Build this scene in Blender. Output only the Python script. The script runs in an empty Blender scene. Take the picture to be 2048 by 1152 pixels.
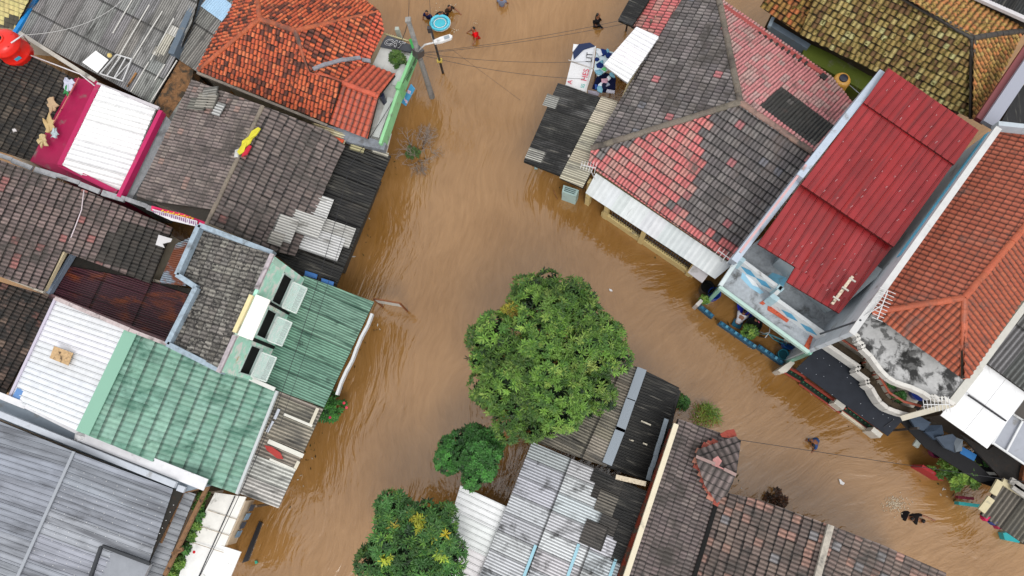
import bpy, bmesh, math, random
from mathutils import Vector, Matrix, Quaternion
random.seed(7)
S = bpy.context.scene
COLL = S.collection
R = math.radians

# ------------------------------------------------------------------ camera
FOC, CX, CY, HC = 1384.0, 1024.0, 576.0, 28.0       # focal length and centre in photo pixels, drone height over the water
NADIR = (1100.0, 920.0)                             # photo point straight below the drone
_d = Vector((NADIR[0] - CX, -(NADIR[1] - CY), -FOC)).normalized()
CQ = _d.rotation_difference(Vector((0, 0, -1)))
CQI = CQ.inverted()
CP = Vector((0, 0, HC))
cam_d = bpy.data.cameras.new('camera')
cam_d.sensor_width = 36.0
cam_d.lens = FOC / 2048.0 * 36.0
cam_d.clip_start, cam_d.clip_end = 0.1, 2000
cam = bpy.data.objects.new('camera', cam_d)
cam.rotation_mode = 'QUATERNION'
cam.rotation_quaternion = CQ
cam.location = CP
COLL.objects.link(cam)
S.camera = cam

# ------------------------------------------------------------------ sky, sun, exposure (bright overcast)
SUN_EL, SUN_AZ = R(56), R(-75)                      # azimuth: direction the light comes from, counter-clockwise from +X
world = bpy.data.worlds.new('World')
S.world = world
world.use_nodes = True
wn, wl = world.node_tree.nodes, world.node_tree.links
sky = wn.new('ShaderNodeTexSky')
sky.sky_type = 'NISHITA'
sky.sun_disc = False
sky.sun_elevation = SUN_EL
sky.sun_rotation = R(90) - SUN_AZ
sky.dust_density = 4.0
sky.air_density = 1.0
hsv = wn.new('ShaderNodeHueSaturation')             # cloud cover: nearly colourless sky light
hsv.inputs['Saturation'].default_value = 0.14
wl.new(sky.outputs[0], hsv.inputs['Color'])
cloud = wn.new('ShaderNodeMix')                     # even grey cloud layer over most of it
cloud.data_type = 'RGBA'
cloud.inputs[0].default_value = 0.65
cloud.inputs[7].default_value = (5.7, 5.7, 5.7, 1)
wl.new(hsv.outputs[0], cloud.inputs[6])
wl.new(cloud.outputs[2], wn['Background'].inputs['Color'])
wn['Background'].inputs['Strength'].default_value = 0.15
sun_d = bpy.data.lights.new('sun', 'SUN')
sun_d.energy = 0.75
sun_d.angle = R(24)
sun_d.color = (1.0, 0.97, 0.92)
sun = bpy.data.objects.new('sun', sun_d)
_sv = Vector((math.cos(SUN_EL) * math.cos(SUN_AZ), math.cos(SUN_EL) * math.sin(SUN_AZ), math.sin(SUN_EL)))
sun.rotation_mode = 'QUATERNION'
sun.rotation_quaternion = _sv.to_track_quat('Z', 'Y')
sun.location = _sv * 60
COLL.objects.link(sun)
vs = S.view_settings
vs.view_transform = 'Standard'
vs.look = 'None'
vs.exposure = 0.55
vs.gamma = 1.0
vs.use_curve_mapping = False
S.cycles.max_bounces = 4
S.cycles.use_denoising = True

# ------------------------------------------------------------------ geometry helpers
def ray(px, py):
    return CQ @ Vector(((px - CX) / FOC, -(py - CY) / FOC, -1.0))

def W(px, py, z):
    """world point at height z that stands at this place of the survey picture"""
    r = ray(px, py)
    return CP + r * ((z - HC) / r.z)

def proj(p):
    v = CQI @ (p - CP)
    return CX + FOC * v.x / -v.z, CY - FOC * v.y / -v.z

def lin(c):
    c /= 255.0
    return c / 12.92 if c <= 0.04045 else ((c + 0.055) / 1.055) ** 2.4

def C(r, g, b, k=0.8):
    return (lin(r) * k, lin(g) * k, lin(b) * k)

def mixc(a, b, t):
    return tuple(x + (y - x) * t for x, y in zip(a, b))

def jit(c, amt, rng=random):
    f = 1 + rng.uniform(-amt, amt)
    return tuple(max(0.0, min(1.0, x * f * (1 + rng.uniform(-amt, amt) * .25))) for x in c)

def tag(o, label=None, cat=None, group=None, kind=None):
    if label: o['label'] = label
    if cat: o['category'] = cat
    if group: o['group'] = group
    if kind: o['kind'] = kind
    return o

def thing(name, label, cat, loc, group=None):
    o = bpy.data.objects.new(name, None)
    o.empty_display_size = .3
    o.location = loc
    COLL.objects.link(o)
    return tag(o, label, cat, group)

def link(o, parent=None, matrix=None):
    COLL.objects.link(o)
    if parent is not None:
        o.parent = parent
        if parent.type == 'EMPTY':
            o.matrix_parent_inverse = Matrix.Translation(parent.location).inverted()
    if matrix is not None:
        o.matrix_basis = matrix
    return o

def mk(name, verts, faces, mat, parent=None, col=(1, 1, 1), smooth=False, uv=None, vcol=None):
    """one mesh object; a parentless one gets its origin at its own base"""
    me = bpy.data.meshes.new(name)
    verts = [Vector(v) for v in verts]
    loc = None
    if parent is None:
        n = len(verts)
        loc = Vector((sum(v.x for v in verts) / n, sum(v.y for v in verts) / n, min(v.z for v in verts)))
        verts = [v - loc for v in verts]
    me.from_pydata([tuple(v) for v in verts], [], faces)
    at = me.color_attributes.new('Col', 'FLOAT_COLOR', 'POINT')
    if vcol is None:
        at.data.foreach_set('color', [1.0] * (4 * len(verts)))
    else:
        at.data.foreach_set('color', [x for c in vcol for x in (c[0], c[1], c[2], 1.0)])
    if uv:
        lay = me.uv_layers.new(name='UVMap')
        lay.data.foreach_set('uv', [x for l in me.loops for x in uv[l.vertex_index]])
    if smooth:
        me.polygons.foreach_set('use_smooth', [True] * len(me.polygons))
    me.materials.append(mat)
    me.update()
    o = bpy.data.objects.new(name, me)
    o.color = (*col, 1)
    link(o, parent)
    if loc is not None:
        o.location = loc
    return o

class MB:
    """collects simple solids into one mesh"""
    def __init__(self): self.v, self.f, self.c = [], [], []
    def add(self, v, f, c=(1, 1, 1)):
        n = len(self.v)
        self.v += [Vector(x) for x in v]
        self.f += [[i + n for i in q] for q in f]
        self.c += [c] * len(v)
    def prism(self, base, top, c=(1, 1, 1)):
        n = len(base)
        self.add(list(base) + list(top), [list(range(n))[::-1], [n + i for i in range(n)]] +
                 [[i, (i + 1) % n, n + (i + 1) % n, n + i] for i in range(n)], c)
    def beam(self, a, b, w, h, c=(1, 1, 1), up=Vector((0, 0, 1))):
        a, b = Vector(a), Vector(b)
        d = (b - a).normalized()
        s = d.cross(up)
        if s.length < 1e-4: s = Vector((1, 0, 0))
        s = s.normalized() * w / 2
        t = s.cross(d).normalized() * h / 2
        self.prism([a - s - t, a + s - t, a + s + t, a - s + t], [b - s - t, b + s - t, b + s + t, b - s + t], c)
    def tube(self, pts, r, n=6, c=(1, 1, 1), r2=None):
        pts = [Vector(p) for p in pts]
        rings = []
        for i, p in enumerate(pts):
            d = (pts[min(i + 1, len(pts) - 1)] - pts[max(i - 1, 0)]).normalized()
            s = d.cross(Vector((0, 0, 1)))
            if s.length < 1e-3: s = Vector((1, 0, 0))
            s.normalize()
            t = s.cross(d)
            rr = r if r2 is None else r + (r2 - r) * i / (len(pts) - 1)
            rings.append([p + (s * math.cos(k * math.tau / n) + t * math.sin(k * math.tau / n)) * rr for k in range(n)])
        v = [x for g in rings for x in g]
        f = [[i * n + k, i * n + (k + 1) % n, (i + 1) * n + (k + 1) % n, (i + 1) * n + k] for i in range(len(pts) - 1) for k in range(n)]
        f += [list(range(n))[::-1], [(len(pts) - 1) * n + k for k in range(n)]]
        self.add(v, f, c)
    def lathe(self, o, prof, n=20, c=(1, 1, 1), axis=None):
        """prof: (radius, height) pairs"""
        o = Vector(o)
        q = Vector((0, 0, 1)).rotation_difference(axis) if axis is not None else Quaternion()
        v = [o + q @ Vector((r * math.cos(k * math.tau / n), r * math.sin(k * math.tau / n), z)) for r, z in prof for k in range(n)]
        f = [[i * n + k, i * n + (k + 1) % n, (i + 1) * n + (k + 1) % n, (i + 1) * n + k] for i in range(len(prof) - 1) for k in range(n)]
        f += [list(range(n))[::-1], [(len(prof) - 1) * n + k for k in range(n)]]
        self.add(v, f, c)
    def build(self, name, mat, parent=None, col=(1, 1, 1), smooth=False):
        return mk(name, self.v, self.f, mat, parent, col, smooth, vcol=self.c)

def beam(name, a, b, w, h, mat, parent=None, col=(1, 1, 1)):
    m = MB(); m.beam(a, b, w, h); return m.build(name, mat, parent, col)

def post(x, y, z, w, mat, parent, col):
    """upright whose foot stands in the water at this picture point"""
    p = W(x, y, 0)
    m = MB(); m.beam(Vector((p.x, p.y, -.9)), Vector((p.x, p.y, z)), w, w, up=Vector((1, 0, 0))); return m.build('post', MAT[mat], parent, col)

def tube(name, pts, r, mat, parent=None, col=(1, 1, 1), n=6, r2=None):
    m = MB(); m.tube(pts, r, n, r2=r2); return m.build(name, mat, parent, col, True)

def slab(name, poly, z, th, mat, parent=None, col=(1, 1, 1)):
    """vertical-sided slab, top outline given in picture points at height z (or per-corner z)"""
    zs = z if isinstance(z, (list, tuple)) else [z] * len(poly)
    top = [W(x, y, q) for (x, y), q in zip(poly, zs)]
    m = MB()
    a = sum(top[i].x * top[(i + 1) % len(top)].y - top[(i + 1) % len(top)].x * top[i].y for i in range(len(top)))
    if a < 0: top = top[::-1]
    m.prism([p - Vector((0, 0, th)) for p in top], top)
    uv = [(p.x, p.y) for p in m.v]
    return mk(name, m.v, m.f, mat, parent, col, uv=uv)

def sag(a, b, drop, n=14):
    a, b = Vector(a), Vector(b)
    return [a.lerp(b, i / n) - Vector((0, 0, drop * 4 * (i / n) * (1 - i / n))) for i in range(n + 1)]

# ------------------------------------------------------------------ materials
def nd(nt, t, **kw):
    n = nt.nodes.new(t)
    for k, v in kw.items():
        setattr(n, k, v)
    return n

def material(name, rough=.65, spec=.35, stain=None, amt=.35, scale=(1, 1, 1), soft=.08, detail=6, stain2=None, amt2=.3, scale2=(3, 3, 3),
             var=.18, vscale=9, coord='POS', metal=0.0, bump=0.0, bscale=40, coat=0.0, fixed=None, trans=0.0, alpha=1.0, rvar=0.0, plain=False):
    m = bpy.data.materials.new(name)
    m.use_nodes = True
    nt = m.node_tree
    L = nt.links.new
    bs = nt.nodes['Principled BSDF']
    bs.inputs['Roughness'].default_value = rough
    bs.inputs['Specular IOR Level'].default_value = spec
    bs.inputs['Metallic'].default_value = metal
    bs.inputs['Coat Weight'].default_value = coat
    bs.inputs['Coat Roughness'].default_value = .25
    if trans: bs.inputs['Transmission Weight'].default_value = trans
    if alpha < 1: bs.inputs['Alpha'].default_value = alpha
    oi = nd(nt, 'ShaderNodeObjectInfo')
    at = nd(nt, 'ShaderNodeAttribute', attribute_name='Col')
    mu = nd(nt, 'ShaderNodeMix', data_type='RGBA', blend_type='MULTIPLY')
    mu.inputs[0].default_value = 1
    if fixed is None:
        L(oi.outputs['Color'], mu.inputs[6])
    else:
        mu.inputs[6].default_value = (*fixed, 1)
    if plain: mu.inputs[7].default_value = (1, 1, 1, 1)
    else: L(at.outputs['Color'], mu.inputs[7])
    cur = mu.outputs[2]
    if coord == 'UV':
        tc = nd(nt, 'ShaderNodeUVMap').outputs[0]
    else:
        tc = nd(nt, 'ShaderNodeNewGeometry').outputs['Position']
    def noise(sc, det, dist=0.0):
        mp = nd(nt, 'ShaderNodeMapping')
        mp.inputs['Scale'].default_value = sc
        L(tc, mp.inputs['Vector'])
        n = nd(nt, 'ShaderNodeTexNoise')
        n.inputs['Scale'].default_value = 1
        n.inputs['Detail'].default_value = det
        n.inputs['Roughness'].default_value = .62
        n.inputs['Distortion'].default_value = dist
        L(mp.outputs[0], n.inputs['Vector'])
        return n.outputs['Fac']
    if var:
        v = noise((vscale,) * 3, 4)
        mr = nd(nt, 'ShaderNodeMapRange')
        mr.inputs[1].default_value, mr.inputs[2].default_value = .3, .7
        mr.inputs[3].default_value, mr.inputs[4].default_value = 1 - var, 1 + var * .6
        L(v, mr.inputs[0])
        vm = nd(nt, 'ShaderNodeVectorMath', operation='SCALE')
        L(cur, vm.inputs[0]); L(mr.outputs[0], vm.inputs['Scale'])
        cur = vm.outputs[0]
    for st, am, sc in ((stain, amt, scale), (stain2, amt2, scale2)):
        if st is None: continue
        f = noise(sc, detail, .4)
        t = .5 + (.5 - am) * .45
        mr = nd(nt, 'ShaderNodeMapRange')
        mr.interpolation_type = 'SMOOTHSTEP'
        mr.inputs[1].default_value, mr.inputs[2].default_value = t - soft, t + soft
        mr.inputs[3].default_value, mr.inputs[4].default_value = 0, 1
        L(f, mr.inputs[0])
        mx = nd(nt, 'ShaderNodeMix', data_type='RGBA')
        mx.inputs[7].default_value = (*st, 1)
        L(mr.outputs[0], mx.inputs[0]); L(cur, mx.inputs[6])
        cur = mx.outputs[2]
    L(cur, bs.inputs['Base Color'])
    if rvar:
        rn = noise((1.2, 1.2, 1.2), 3)
        mr = nd(nt, 'ShaderNodeMapRange')
        mr.inputs[1].default_value, mr.inputs[2].default_value = .35, .65
        mr.inputs[3].default_value, mr.inputs[4].default_value = rough - rvar, rough + rvar
        L(rn, mr.inputs[0]); L(mr.outputs[0], bs.inputs['Roughness'])
    if bump:
        bn = nd(nt, 'ShaderNodeTexNoise')
        bn.inputs['Scale'].default_value = bscale
        L(nd(nt, 'ShaderNodeNewGeometry').outputs['Position'], bn.inputs['Vector'])
        bp = nd(nt, 'ShaderNodeBump')
        bp.inputs['Strength'].default_value = bump
        bp.inputs['Distance'].default_value = .02
        L(bn.outputs['Fac'], bp.inputs['Height'])
        L(bp.outputs[0], bs.inputs['Normal'])
    return m

BLACKISH = (.012, .011, .010)
MAT = {}
MAT['tile'] = material('weathered_roof_tile', .55, .4, stain=(.030, .026, .024), amt=.15, scale=(2.2, 2.2, 2.2), soft=.12, var=.25, vscale=22, bump=.25, bscale=60, stain2=(.045, .038, .033), amt2=.30, scale2=(.9, .9, .9))
MAT['tile_dark'] = material('mouldy_roof_tile', .6, .35, stain=(.012, .011, .010), amt=.42, scale=(2.6, 2.6, 2.6), soft=.10, var=.3, vscale=24, bump=.3, bscale=60)
MAT['tile_grey'] = material('lichen_grey_tile', .6, .35, stain=(.022, .020, .019), amt=.38, scale=(9, 9, 9), soft=.07, var=.3, vscale=30, bump=.3, bscale=60, stain2=(.26, .25, .23), amt2=.16, scale2=(14, 14, 14))
MAT['tile_clean'] = material('painted_roof_tile', .5, .4, stain=(.05, .035, .03), amt=.12, scale=(3, 3, 3), soft=.12, var=.2, vscale=18, bump=.15, bscale=60, stain2=(.10, .075, .065), amt2=.12, scale2=(1.0, 1.0, 1.0))
MAT['tile_clay'] = material('clay_roof_tile', .65, .3, stain=(.022, .012, .010), amt=.22, scale=(8, 8, 8), soft=.06, var=.24, vscale=20, bump=.3, bscale=60, stain2=(.07, .028, .018), amt2=.20, scale2=(1.6, 1.6, 1.6))
MAT['tile_moss'] = material('mossy_clay_tile', .8, .2, stain=(.07, .062, .012), amt=.30, scale=(7, 7, 7), soft=.07, var=.3, vscale=26, bump=.45, bscale=50)
MAT['fibre'] = material('fibre_cement_sheet', .6, .35, stain=(.05, .049, .047), amt=.30, scale=(1.6, .55, 1), soft=.14, var=.22, vscale=14, coord='UV', stain2=BLACKISH, amt2=.16, scale2=(4, .9, 1))
MAT['fibre_black'] = material('moulded_fibre_sheet', .55, .35, stain=(.008, .008, .008), amt=.62, scale=(1.4, .6, 1), soft=.13, var=.3, vscale=16, coord='UV', stain2=(.15, .14, .12), amt2=.14, scale2=(9, .7, 1))
MAT['fibre_white'] = material('pale_fibre_sheet', .55, .35, stain=(.05, .05, .05), amt=.22, scale=(1.0, .7, 1), soft=.12, var=.12, vscale=14, coord='UV', stain2=BLACKISH, amt2=.22, scale2=(1.8, 1.5, 1))
MAT['fibre_light'] = material('light_fibre_sheet', .6, .3, stain=(.12, .115, .10), amt=.2, scale=(2.5, .8, 1), soft=.12, var=.12, vscale=14, coord='UV')
MAT['metal'] = material('painted_metal_sheet', .34, .5, var=.10, vscale=3, coord='UV', stain=(.10, .10, .11), amt=.05, scale=(3, .4, 1), rvar=.1)
MAT['metal_red'] = material('red_metal_sheet', .36, .45, var=.30, vscale=.9, coord='UV', stain=(.27, .012, .012), amt=.30, scale=(3.5, .30, 1), soft=.14, rvar=.12, stain2=(.12, .012, .014), amt2=.22, scale2=(5.0, .22, 1))
MAT['metal_grey'] = material('grey_metal_sheet', .42, .45, var=.16, vscale=1.2, coord='UV', stain=(.085, .09, .105), amt=.34, scale=(2.6, .22, 1), soft=.16, rvar=.08, stain2=(.035, .036, .042), amt2=.10, scale2=(1.2, .5, 1))
MAT['metal_green'] = material('algae_green_sheet', .42, .4, var=.16, vscale=6, coord='POS', stain=(.035, .125, .085), amt=.30, scale=(1.0, 1.6, 1.5), soft=.13, rvar=.08, stain2=(.02, .075, .05), amt2=.13, scale2=(2.2, 3.2, 2))
MAT['metal_green2'] = material('green_translucent_sheet', .4, .45, var=.14, vscale=5, coord='UV', stain=(.010, .055, .034), amt=.30, scale=(5, .45, 1), soft=.12, stain2=(.006, .03, .02), amt2=.14, scale2=(1.8, 1.8, 1))
MAT['rust'] = material('rusted_maroon_sheet', .45, .4, var=.2, vscale=9, coord='UV', stain=(.16, .035, .008), amt=.30, scale=(1.8, .7, 1), soft=.09, stain2=(.03, .008, .008), amt2=.25, scale2=(5, .6, 1))
MAT['rust_blue'] = material('rust_blotched_sheet', .5, .4, var=.2, vscale=9, coord='UV', stain=(.14, .035, .010), amt=.52, scale=(1.6, 1.2, 1), soft=.06)
MAT['paint'] = material('wall_paint', .6, .35, var=.08, vscale=4, stain=(.16, .15, .13), amt=.14, scale=(1.7, 1.7, 1.7), soft=.10)
MAT['paint_worn'] = material('peeling_mint_paint', .6, .35, var=.1, vscale=6, stain=(.72, .72, .68), amt=.42, scale=(3, 3, 3), soft=.08, stain2=(.50, .40, .24), amt2=.16, scale2=(2.2, 2.2, 2.2))
MAT['concrete'] = material('cement_render', .8, .2, var=.2, vscale=8, stain=(.09, .088, .085), amt=.24, scale=(2, 2, 2), soft=.14, bump=.3, bscale=30)
MAT['mottled'] = material('mould_marbled_slab', .5, .4, fixed=(.45, .45, .45), var=.15, vscale=8, stain=(.018, .018, .018), amt=.46, scale=(1.1, 1.1, 1.1), soft=.05, stain2=(.12, .12, .12), amt2=.35, scale2=(2.6, 2.6, 2.6), detail=9)
MAT['brick'] = material('raw_brick_wall', .9, .1, var=.35, vscale=9, stain=(.05, .04, .03), amt=.4, scale=(2.5, 2.5, 2.5), bump=.6, bscale=14)
MAT['wood'] = material('weathered_timber', .75, .25, var=.25, vscale=12, stain=(.03, .02, .015), amt=.25, scale=(5, 5, 5))
MAT['gloss'] = material('plastic', .3, .5, var=.04)
MAT['cloth'] = material('woven_cloth', .9, .1, var=.12, vscale=25)
MAT['skin'] = material('skin', .5, .3, var=.05, plain=True)
MAT['garment'] = material('garment_cloth', .9, .1, var=.15, vscale=25, plain=True)
MAT['canvas'] = material('black_canvas', .75, .2, var=.2, vscale=3)
MAT['hair'] = material('hair', .5, .3, var=.2, vscale=60, fixed=(.012, .010, .009), plain=True)
MAT['steel'] = material('galvanised_metal', .4, .5, metal=.4, var=.12, vscale=10)
MAT['wire'] = material('cable_rubber', .6, .3, fixed=(.03, .03, .035), var=0)
MAT['leaf'] = material('leaf', .5, .35, var=.15, vscale=30)
MAT['bark'] = material('bark', .9, .1, fixed=(.10, .075, .05), var=.35, vscale=20, bump=.5, bscale=30)
MAT['soil'] = material('wet_mud', .8, .3, fixed=(.05, .035, .02), var=.3, vscale=4)
MAT['pane'] = material('clear_awning_pane', .12, .5, var=0, alpha=.3)
MAT['twig'] = material('dry_twig', .9, .1, var=.2, vscale=30)
MAT['foam'] = material('water_foam', .4, .4, var=0)
MAT['mesh'] = material('dark_interior', .8, .1, fixed=(.012, .012, .012), var=0)  # near-black colour standing in for shade in openings and gaps
# ------------------------------------------------------------------ roof planes
class Plane:
    """e0, e1: two picture points on a level line at height ze; r: a picture point at height zr"""
    def __init__(s, e0, e1, ze, r, zr):
        A, B, D = W(*e0, ze), W(*e1, ze), W(*r, zr)
        s.A = A
        h = (B - A).normalized()
        n = h.cross(D - A).normalized()
        if n.z < 0: n = -n
        up = n.cross(h)
        if up.dot(D - A) < 0:
            h = -h; up = n.cross(h)
        s.h, s.s, s.n = h, up, n
        s.M = Matrix((h, up, n)).transposed().to_4x4()
    def hit(s, px, py):
        r = ray(px, py)
        return CP + r * ((s.A - CP).dot(s.n) / r.dot(s.n))
    def uv(s, p):
        q = p - s.A
        return q.dot(s.h), q.dot(s.s)
    def pt(s, u, v, w=0.0):
        return s.A + s.h * u + s.s * v + s.n * w
    def mat(s, u, v, w=0.0, rz=0.0, rx=0.0):
        return Matrix.Translation(s.pt(u, v, w)) @ s.M @ Matrix.Rotation(rz, 4, 'Z') @ Matrix.Rotation(rx, 4, 'X')
    def poly(s, pts):
        q = [s.uv(s.hit(*p)) for p in pts]
        a = sum(q[i][0] * q[(i + 1) % len(q)][1] - q[(i + 1) % len(q)][0] * q[i][1] for i in range(len(q)))
        return q if a > 0 else q[::-1]

def inside(q, u, v, m=0.0):
    for i in range(len(q)):
        ax, ay = q[i]; bx, by = q[(i + 1) % len(q)]
        ex, ey = bx - ax, by - ay
        l = math.hypot(ex, ey) or 1
        if (ex * (v - ay) - ey * (u - ax)) / l < m: return False
    return True

def clip_bm(bm, pl, q):
    for i in range(len(q)):
        a, b = pl.pt(*q[i]), pl.pt(*q[(i + 1) % len(q)])
        e = b - a
        if e.length < 1e-4: continue
        nn = e.cross(pl.n).normalized()
        bmesh.ops.bisect_plane(bm, geom=bm.verts[:] + bm.edges[:] + bm.faces[:], dist=1e-5, plane_co=a, plane_no=nn, clear_outer=True)

def bm_to(name, bm, mat, parent, col=(1, 1, 1), smooth=False):
    me = bpy.data.meshes.new(name)
    bm.to_mesh(me)
    bm.free()
    if smooth: me.polygons.foreach_set('use_smooth', [True] * len(me.polygons))
    me.materials.append(mat)
    o = bpy.data.objects.new(name, me)
    o.color = (*col, 1)
    return link(o, parent)

def tile_geo(tw, tl, amp, waves, lift, seg):
    """pantile: rolled top, raised lower edge with a lip"""
    xs = [i / seg for i in range(seg + 1)]
    z = [amp * (0.5 - 0.5 * math.cos(math.tau * waves * x)) ** .8 for x in xs]
    v, f, c = [], [], []
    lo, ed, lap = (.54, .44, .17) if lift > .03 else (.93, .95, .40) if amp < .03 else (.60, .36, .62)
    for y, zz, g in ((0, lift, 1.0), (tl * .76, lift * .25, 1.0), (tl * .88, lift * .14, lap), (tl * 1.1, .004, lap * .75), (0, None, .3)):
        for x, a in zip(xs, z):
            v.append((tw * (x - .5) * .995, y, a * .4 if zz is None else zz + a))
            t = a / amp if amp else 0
            c.append(g * (lo + ((1.55 if lift > .03 else 1.15) - lo) * t ** 1.5) * (ed if x in (0.0, 1.0) else 1.0))      # grime plus lip shade in laps and channels, roll highlights on crests, all painted
    n = seg + 1
    f = [[r * n + i, r * n + i + 1, r * n + n + i + 1, r * n + n + i] for r in range(3) for i in range(seg)] + [[4 * n + i, 4 * n + i + 1, i + 1, i] for i in range(seg)]
    return v, f, c

_TM = {}
def tile_mesh(key, mat):
    if (key, mat.name) not in _TM:
        v, f, c = tile_geo(*key)
        me = bpy.data.meshes.new('tile')
        me.from_pydata(v, [], f)
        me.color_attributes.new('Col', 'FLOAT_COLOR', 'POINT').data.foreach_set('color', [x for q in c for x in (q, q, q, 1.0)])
        me.materials.append(mat)
        _TM[(key, mat.name)] = me
    return _TM[(key, mat.name)]

TONE = {'tile': 1.15, 'tile_dark': 1.0, 'tile_grey': 1.25, 'tile_clay': .95, 'tile_clean': .9}
class House:
    def __init__(s, label, px, z=0.0, name='house', cat='house', group=None):
        s.root = thing(name, label, cat, W(px[0], px[1], -.8), group)
        s.tiles = []
        s.rng = random.Random(hash(label) % 1000 if False else sum(map(ord, label)))
    # plain covering board under the tiles; returns plane + roof part
    def deck(s, poly, pl, th=.05, drop=.03, col=(.03, .025, .02), name='roof', mat=None):
        top = [pl.hit(*p) - pl.n * drop for p in poly]
        q = [pl.uv(p) for p in top]
        a = sum(q[i][0] * q[(i + 1) % len(q)][1] - q[(i + 1) % len(q)][0] * q[i][1] for i in range(len(q)))
        if a < 0: top = top[::-1]
        m = MB()
        m.prism([p - pl.n * th for p in top], top)
        return m.build(name, mat or MAT['wood'], s.root, col)
    def tile_roof(s, poly, e0, e1, ze, r, zr, key=(.30, .30, .03, 2, .035, 8), colfn=None, mat='tile', gap=0.0, jitter=1.0, name='roof', drop=.03, skip=None):
        pl = Plane(e0, e1, ze, r, zr)
        roof = s.deck(poly, pl, name=name, drop=drop)
        q = pl.poly(poly)
        tw, tl = key[0], key[1]
        u0, u1 = min(a for a, b in q), max(a for a, b in q)
        v0, v1 = min(b for a, b in q), max(b for a, b in q)
        rng = s.rng
        j = math.floor(v0 / tl)
        while j * tl < v1:
            i = math.floor(u0 / tw)
            ru = rng.uniform(-.012, .012) * jitter
            while i * tw < u1:
                u, v = (i + .5) * tw, j * tl
                corners = [(u - tw / 2, v), (u + tw / 2, v), (u + tw / 2, v + tl), (u - tw / 2, v + tl)]
                ins = [inside(q, *c) for c in corners]
                full = all(ins)
                c = pl.pt(u, v + tl / 2)
                px = proj(c)
                if (full or any(ins) or inside(q, u, v + tl / 2)) and not (skip and skip(px[0], px[1], rng)):
                    col = tuple(x * TONE.get(mat, 1) for x in colfn(px[0], px[1], rng))
                    M = pl.mat(u + ru + rng.uniform(-.006, .006) * jitter, v + rng.uniform(-.012, .012) * jitter, rng.uniform(0, .006),
                               rng.gauss(0, .012) * jitter, rng.gauss(0, .010) * jitter)
                    s.tiles.append([M, col, px, full, pl, q, roof, key, MAT[mat], (c - CP).length])
                i += 1
            j += 1
        return pl, roof
    def finish(s, most=295):
        def vis(t): return t[3] and 4 < t[2][0] < 2044 and 4 < t[2][1] < 1148
        good = sorted([t for t in s.tiles if vis(t)], key=lambda t: t[9])[:most]
        gid = set(map(id, good))
        for t in good:
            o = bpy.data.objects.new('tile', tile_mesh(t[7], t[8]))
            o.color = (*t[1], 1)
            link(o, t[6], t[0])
        rest = {}
        for t in s.tiles:
            if id(t) not in gid: rest.setdefault(t[6].name, []).append(t)
        for ts in rest.values():
            bm = bmesh.new(); lay = bm.verts.layers.float_color.new('Col')
            edge = bmesh.new(); el = edge.verts.layers.float_color.new('Col')
            for t in ts:
                b, ly = (bm, lay) if t[3] else (edge, el)
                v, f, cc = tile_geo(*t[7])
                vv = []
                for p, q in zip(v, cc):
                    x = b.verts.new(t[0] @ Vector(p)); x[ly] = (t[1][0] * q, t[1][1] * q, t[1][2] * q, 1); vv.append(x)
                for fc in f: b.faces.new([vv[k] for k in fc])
            clip_bm(edge, ts[0][4], ts[0][5])
            tmp = bpy.data.meshes.new('t'); edge.to_mesh(tmp); edge.free()
            bm.from_mesh(tmp); bpy.data.meshes.remove(tmp)
            o = bm_to('tiles', bm, ts[0][8], ts[0][6])
            o['kind'] = 'stuff'
        s.tiles = []
    def caps(s, a, za, b, zb, col, r=.11, L=.36, mat='tile', var=.12, parent=None, lift=.04):
        """a row of half-round ridge tiles"""
        A, B = W(*a, za) + Vector((0, 0, lift)), W(*b, zb) + Vector((0, 0, lift))
        d = B - A
        n = max(1, round(d.length / L))
        d.normalize()
        sd = d.cross(Vector((0, 0, 1))).normalized()
        up = sd.cross(d)
        Mx = Matrix((sd, d, up)).transposed().to_4x4()
        key = ('cap', round(r, 3), round((B - A).length / n, 3), mat)
        if key not in _TM:
            l = (B - A).length / n
            v, f = [], []
            k = 7
            for y, rr in ((0, r), (l * 1.06, r * .9)):
                v += [(rr * math.cos(math.pi * i / (k - 1)), y, rr * .8 * math.sin(math.pi * i / (k - 1)) - .03) for i in range(k)]
            f += [[i, i + 1, k + i + 1, k + i] for i in range(k - 1)] + [list(range(k))[::-1], list(range(k, 2 * k))]
            me = bpy.data.meshes.new('ridge_tile'); me.from_pydata(v, [], f)
            me.color_attributes.new('Col', 'FLOAT_COLOR', 'POINT').data.foreach_set('color', [1.0] * (4 * len(v)))
            me.materials.append(MAT[mat])
            _TM[key] = me
        for i in range(n):
            o = bpy.data.objects.new('ridge_tile', _TM[key])
            o.color = (*jit(col, var, s.rng), 1)
            link(o, parent or s.root, Matrix.Translation(A.lerp(B, i / n) + Vector((0, 0, s.rng.uniform(0, .012)))) @ Mx @ Matrix.Rotation(s.rng.gauss(0, .02), 4, 'Z'))
    def sheet(s, pl, u0, u1, v0, v1, wl, amp, col, mat, poly=None, parent=None, w=0.0, profile='sin', name='sheet', tilt=.02, rz=0.0):
        """one corrugated sheet lying in the plane, trimmed to the roof outline"""
        wd = u1 - u0
        if profile == 'sin':
            n = max(4, int(math.ceil(wd / wl * 6)))
            xs = [wd * i / n for i in range(n + 1)]
            zs = [amp * .5 * math.cos(math.tau * x / wl) for x in xs]
        else:                                   # standing ribs
            xs, zs, x = [], [], 0.0
            rw = min(.05, wl * .22)
            rc = []
            while x < wd - 1e-6:
                for dx, zz, cc in ((0, 0, .5), (rw * .3, amp, .9), (rw * .7, amp, 1), (rw, 0, .55), (rw * 1.3, 0, 1), (wl - rw * .3, 0, 1)):
                    if x + dx < wd: xs.append(x + dx); zs.append(zz); rc.append(cc)
                x += wl
            xs.append(wd); zs.append(0); rc.append(1)
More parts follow.
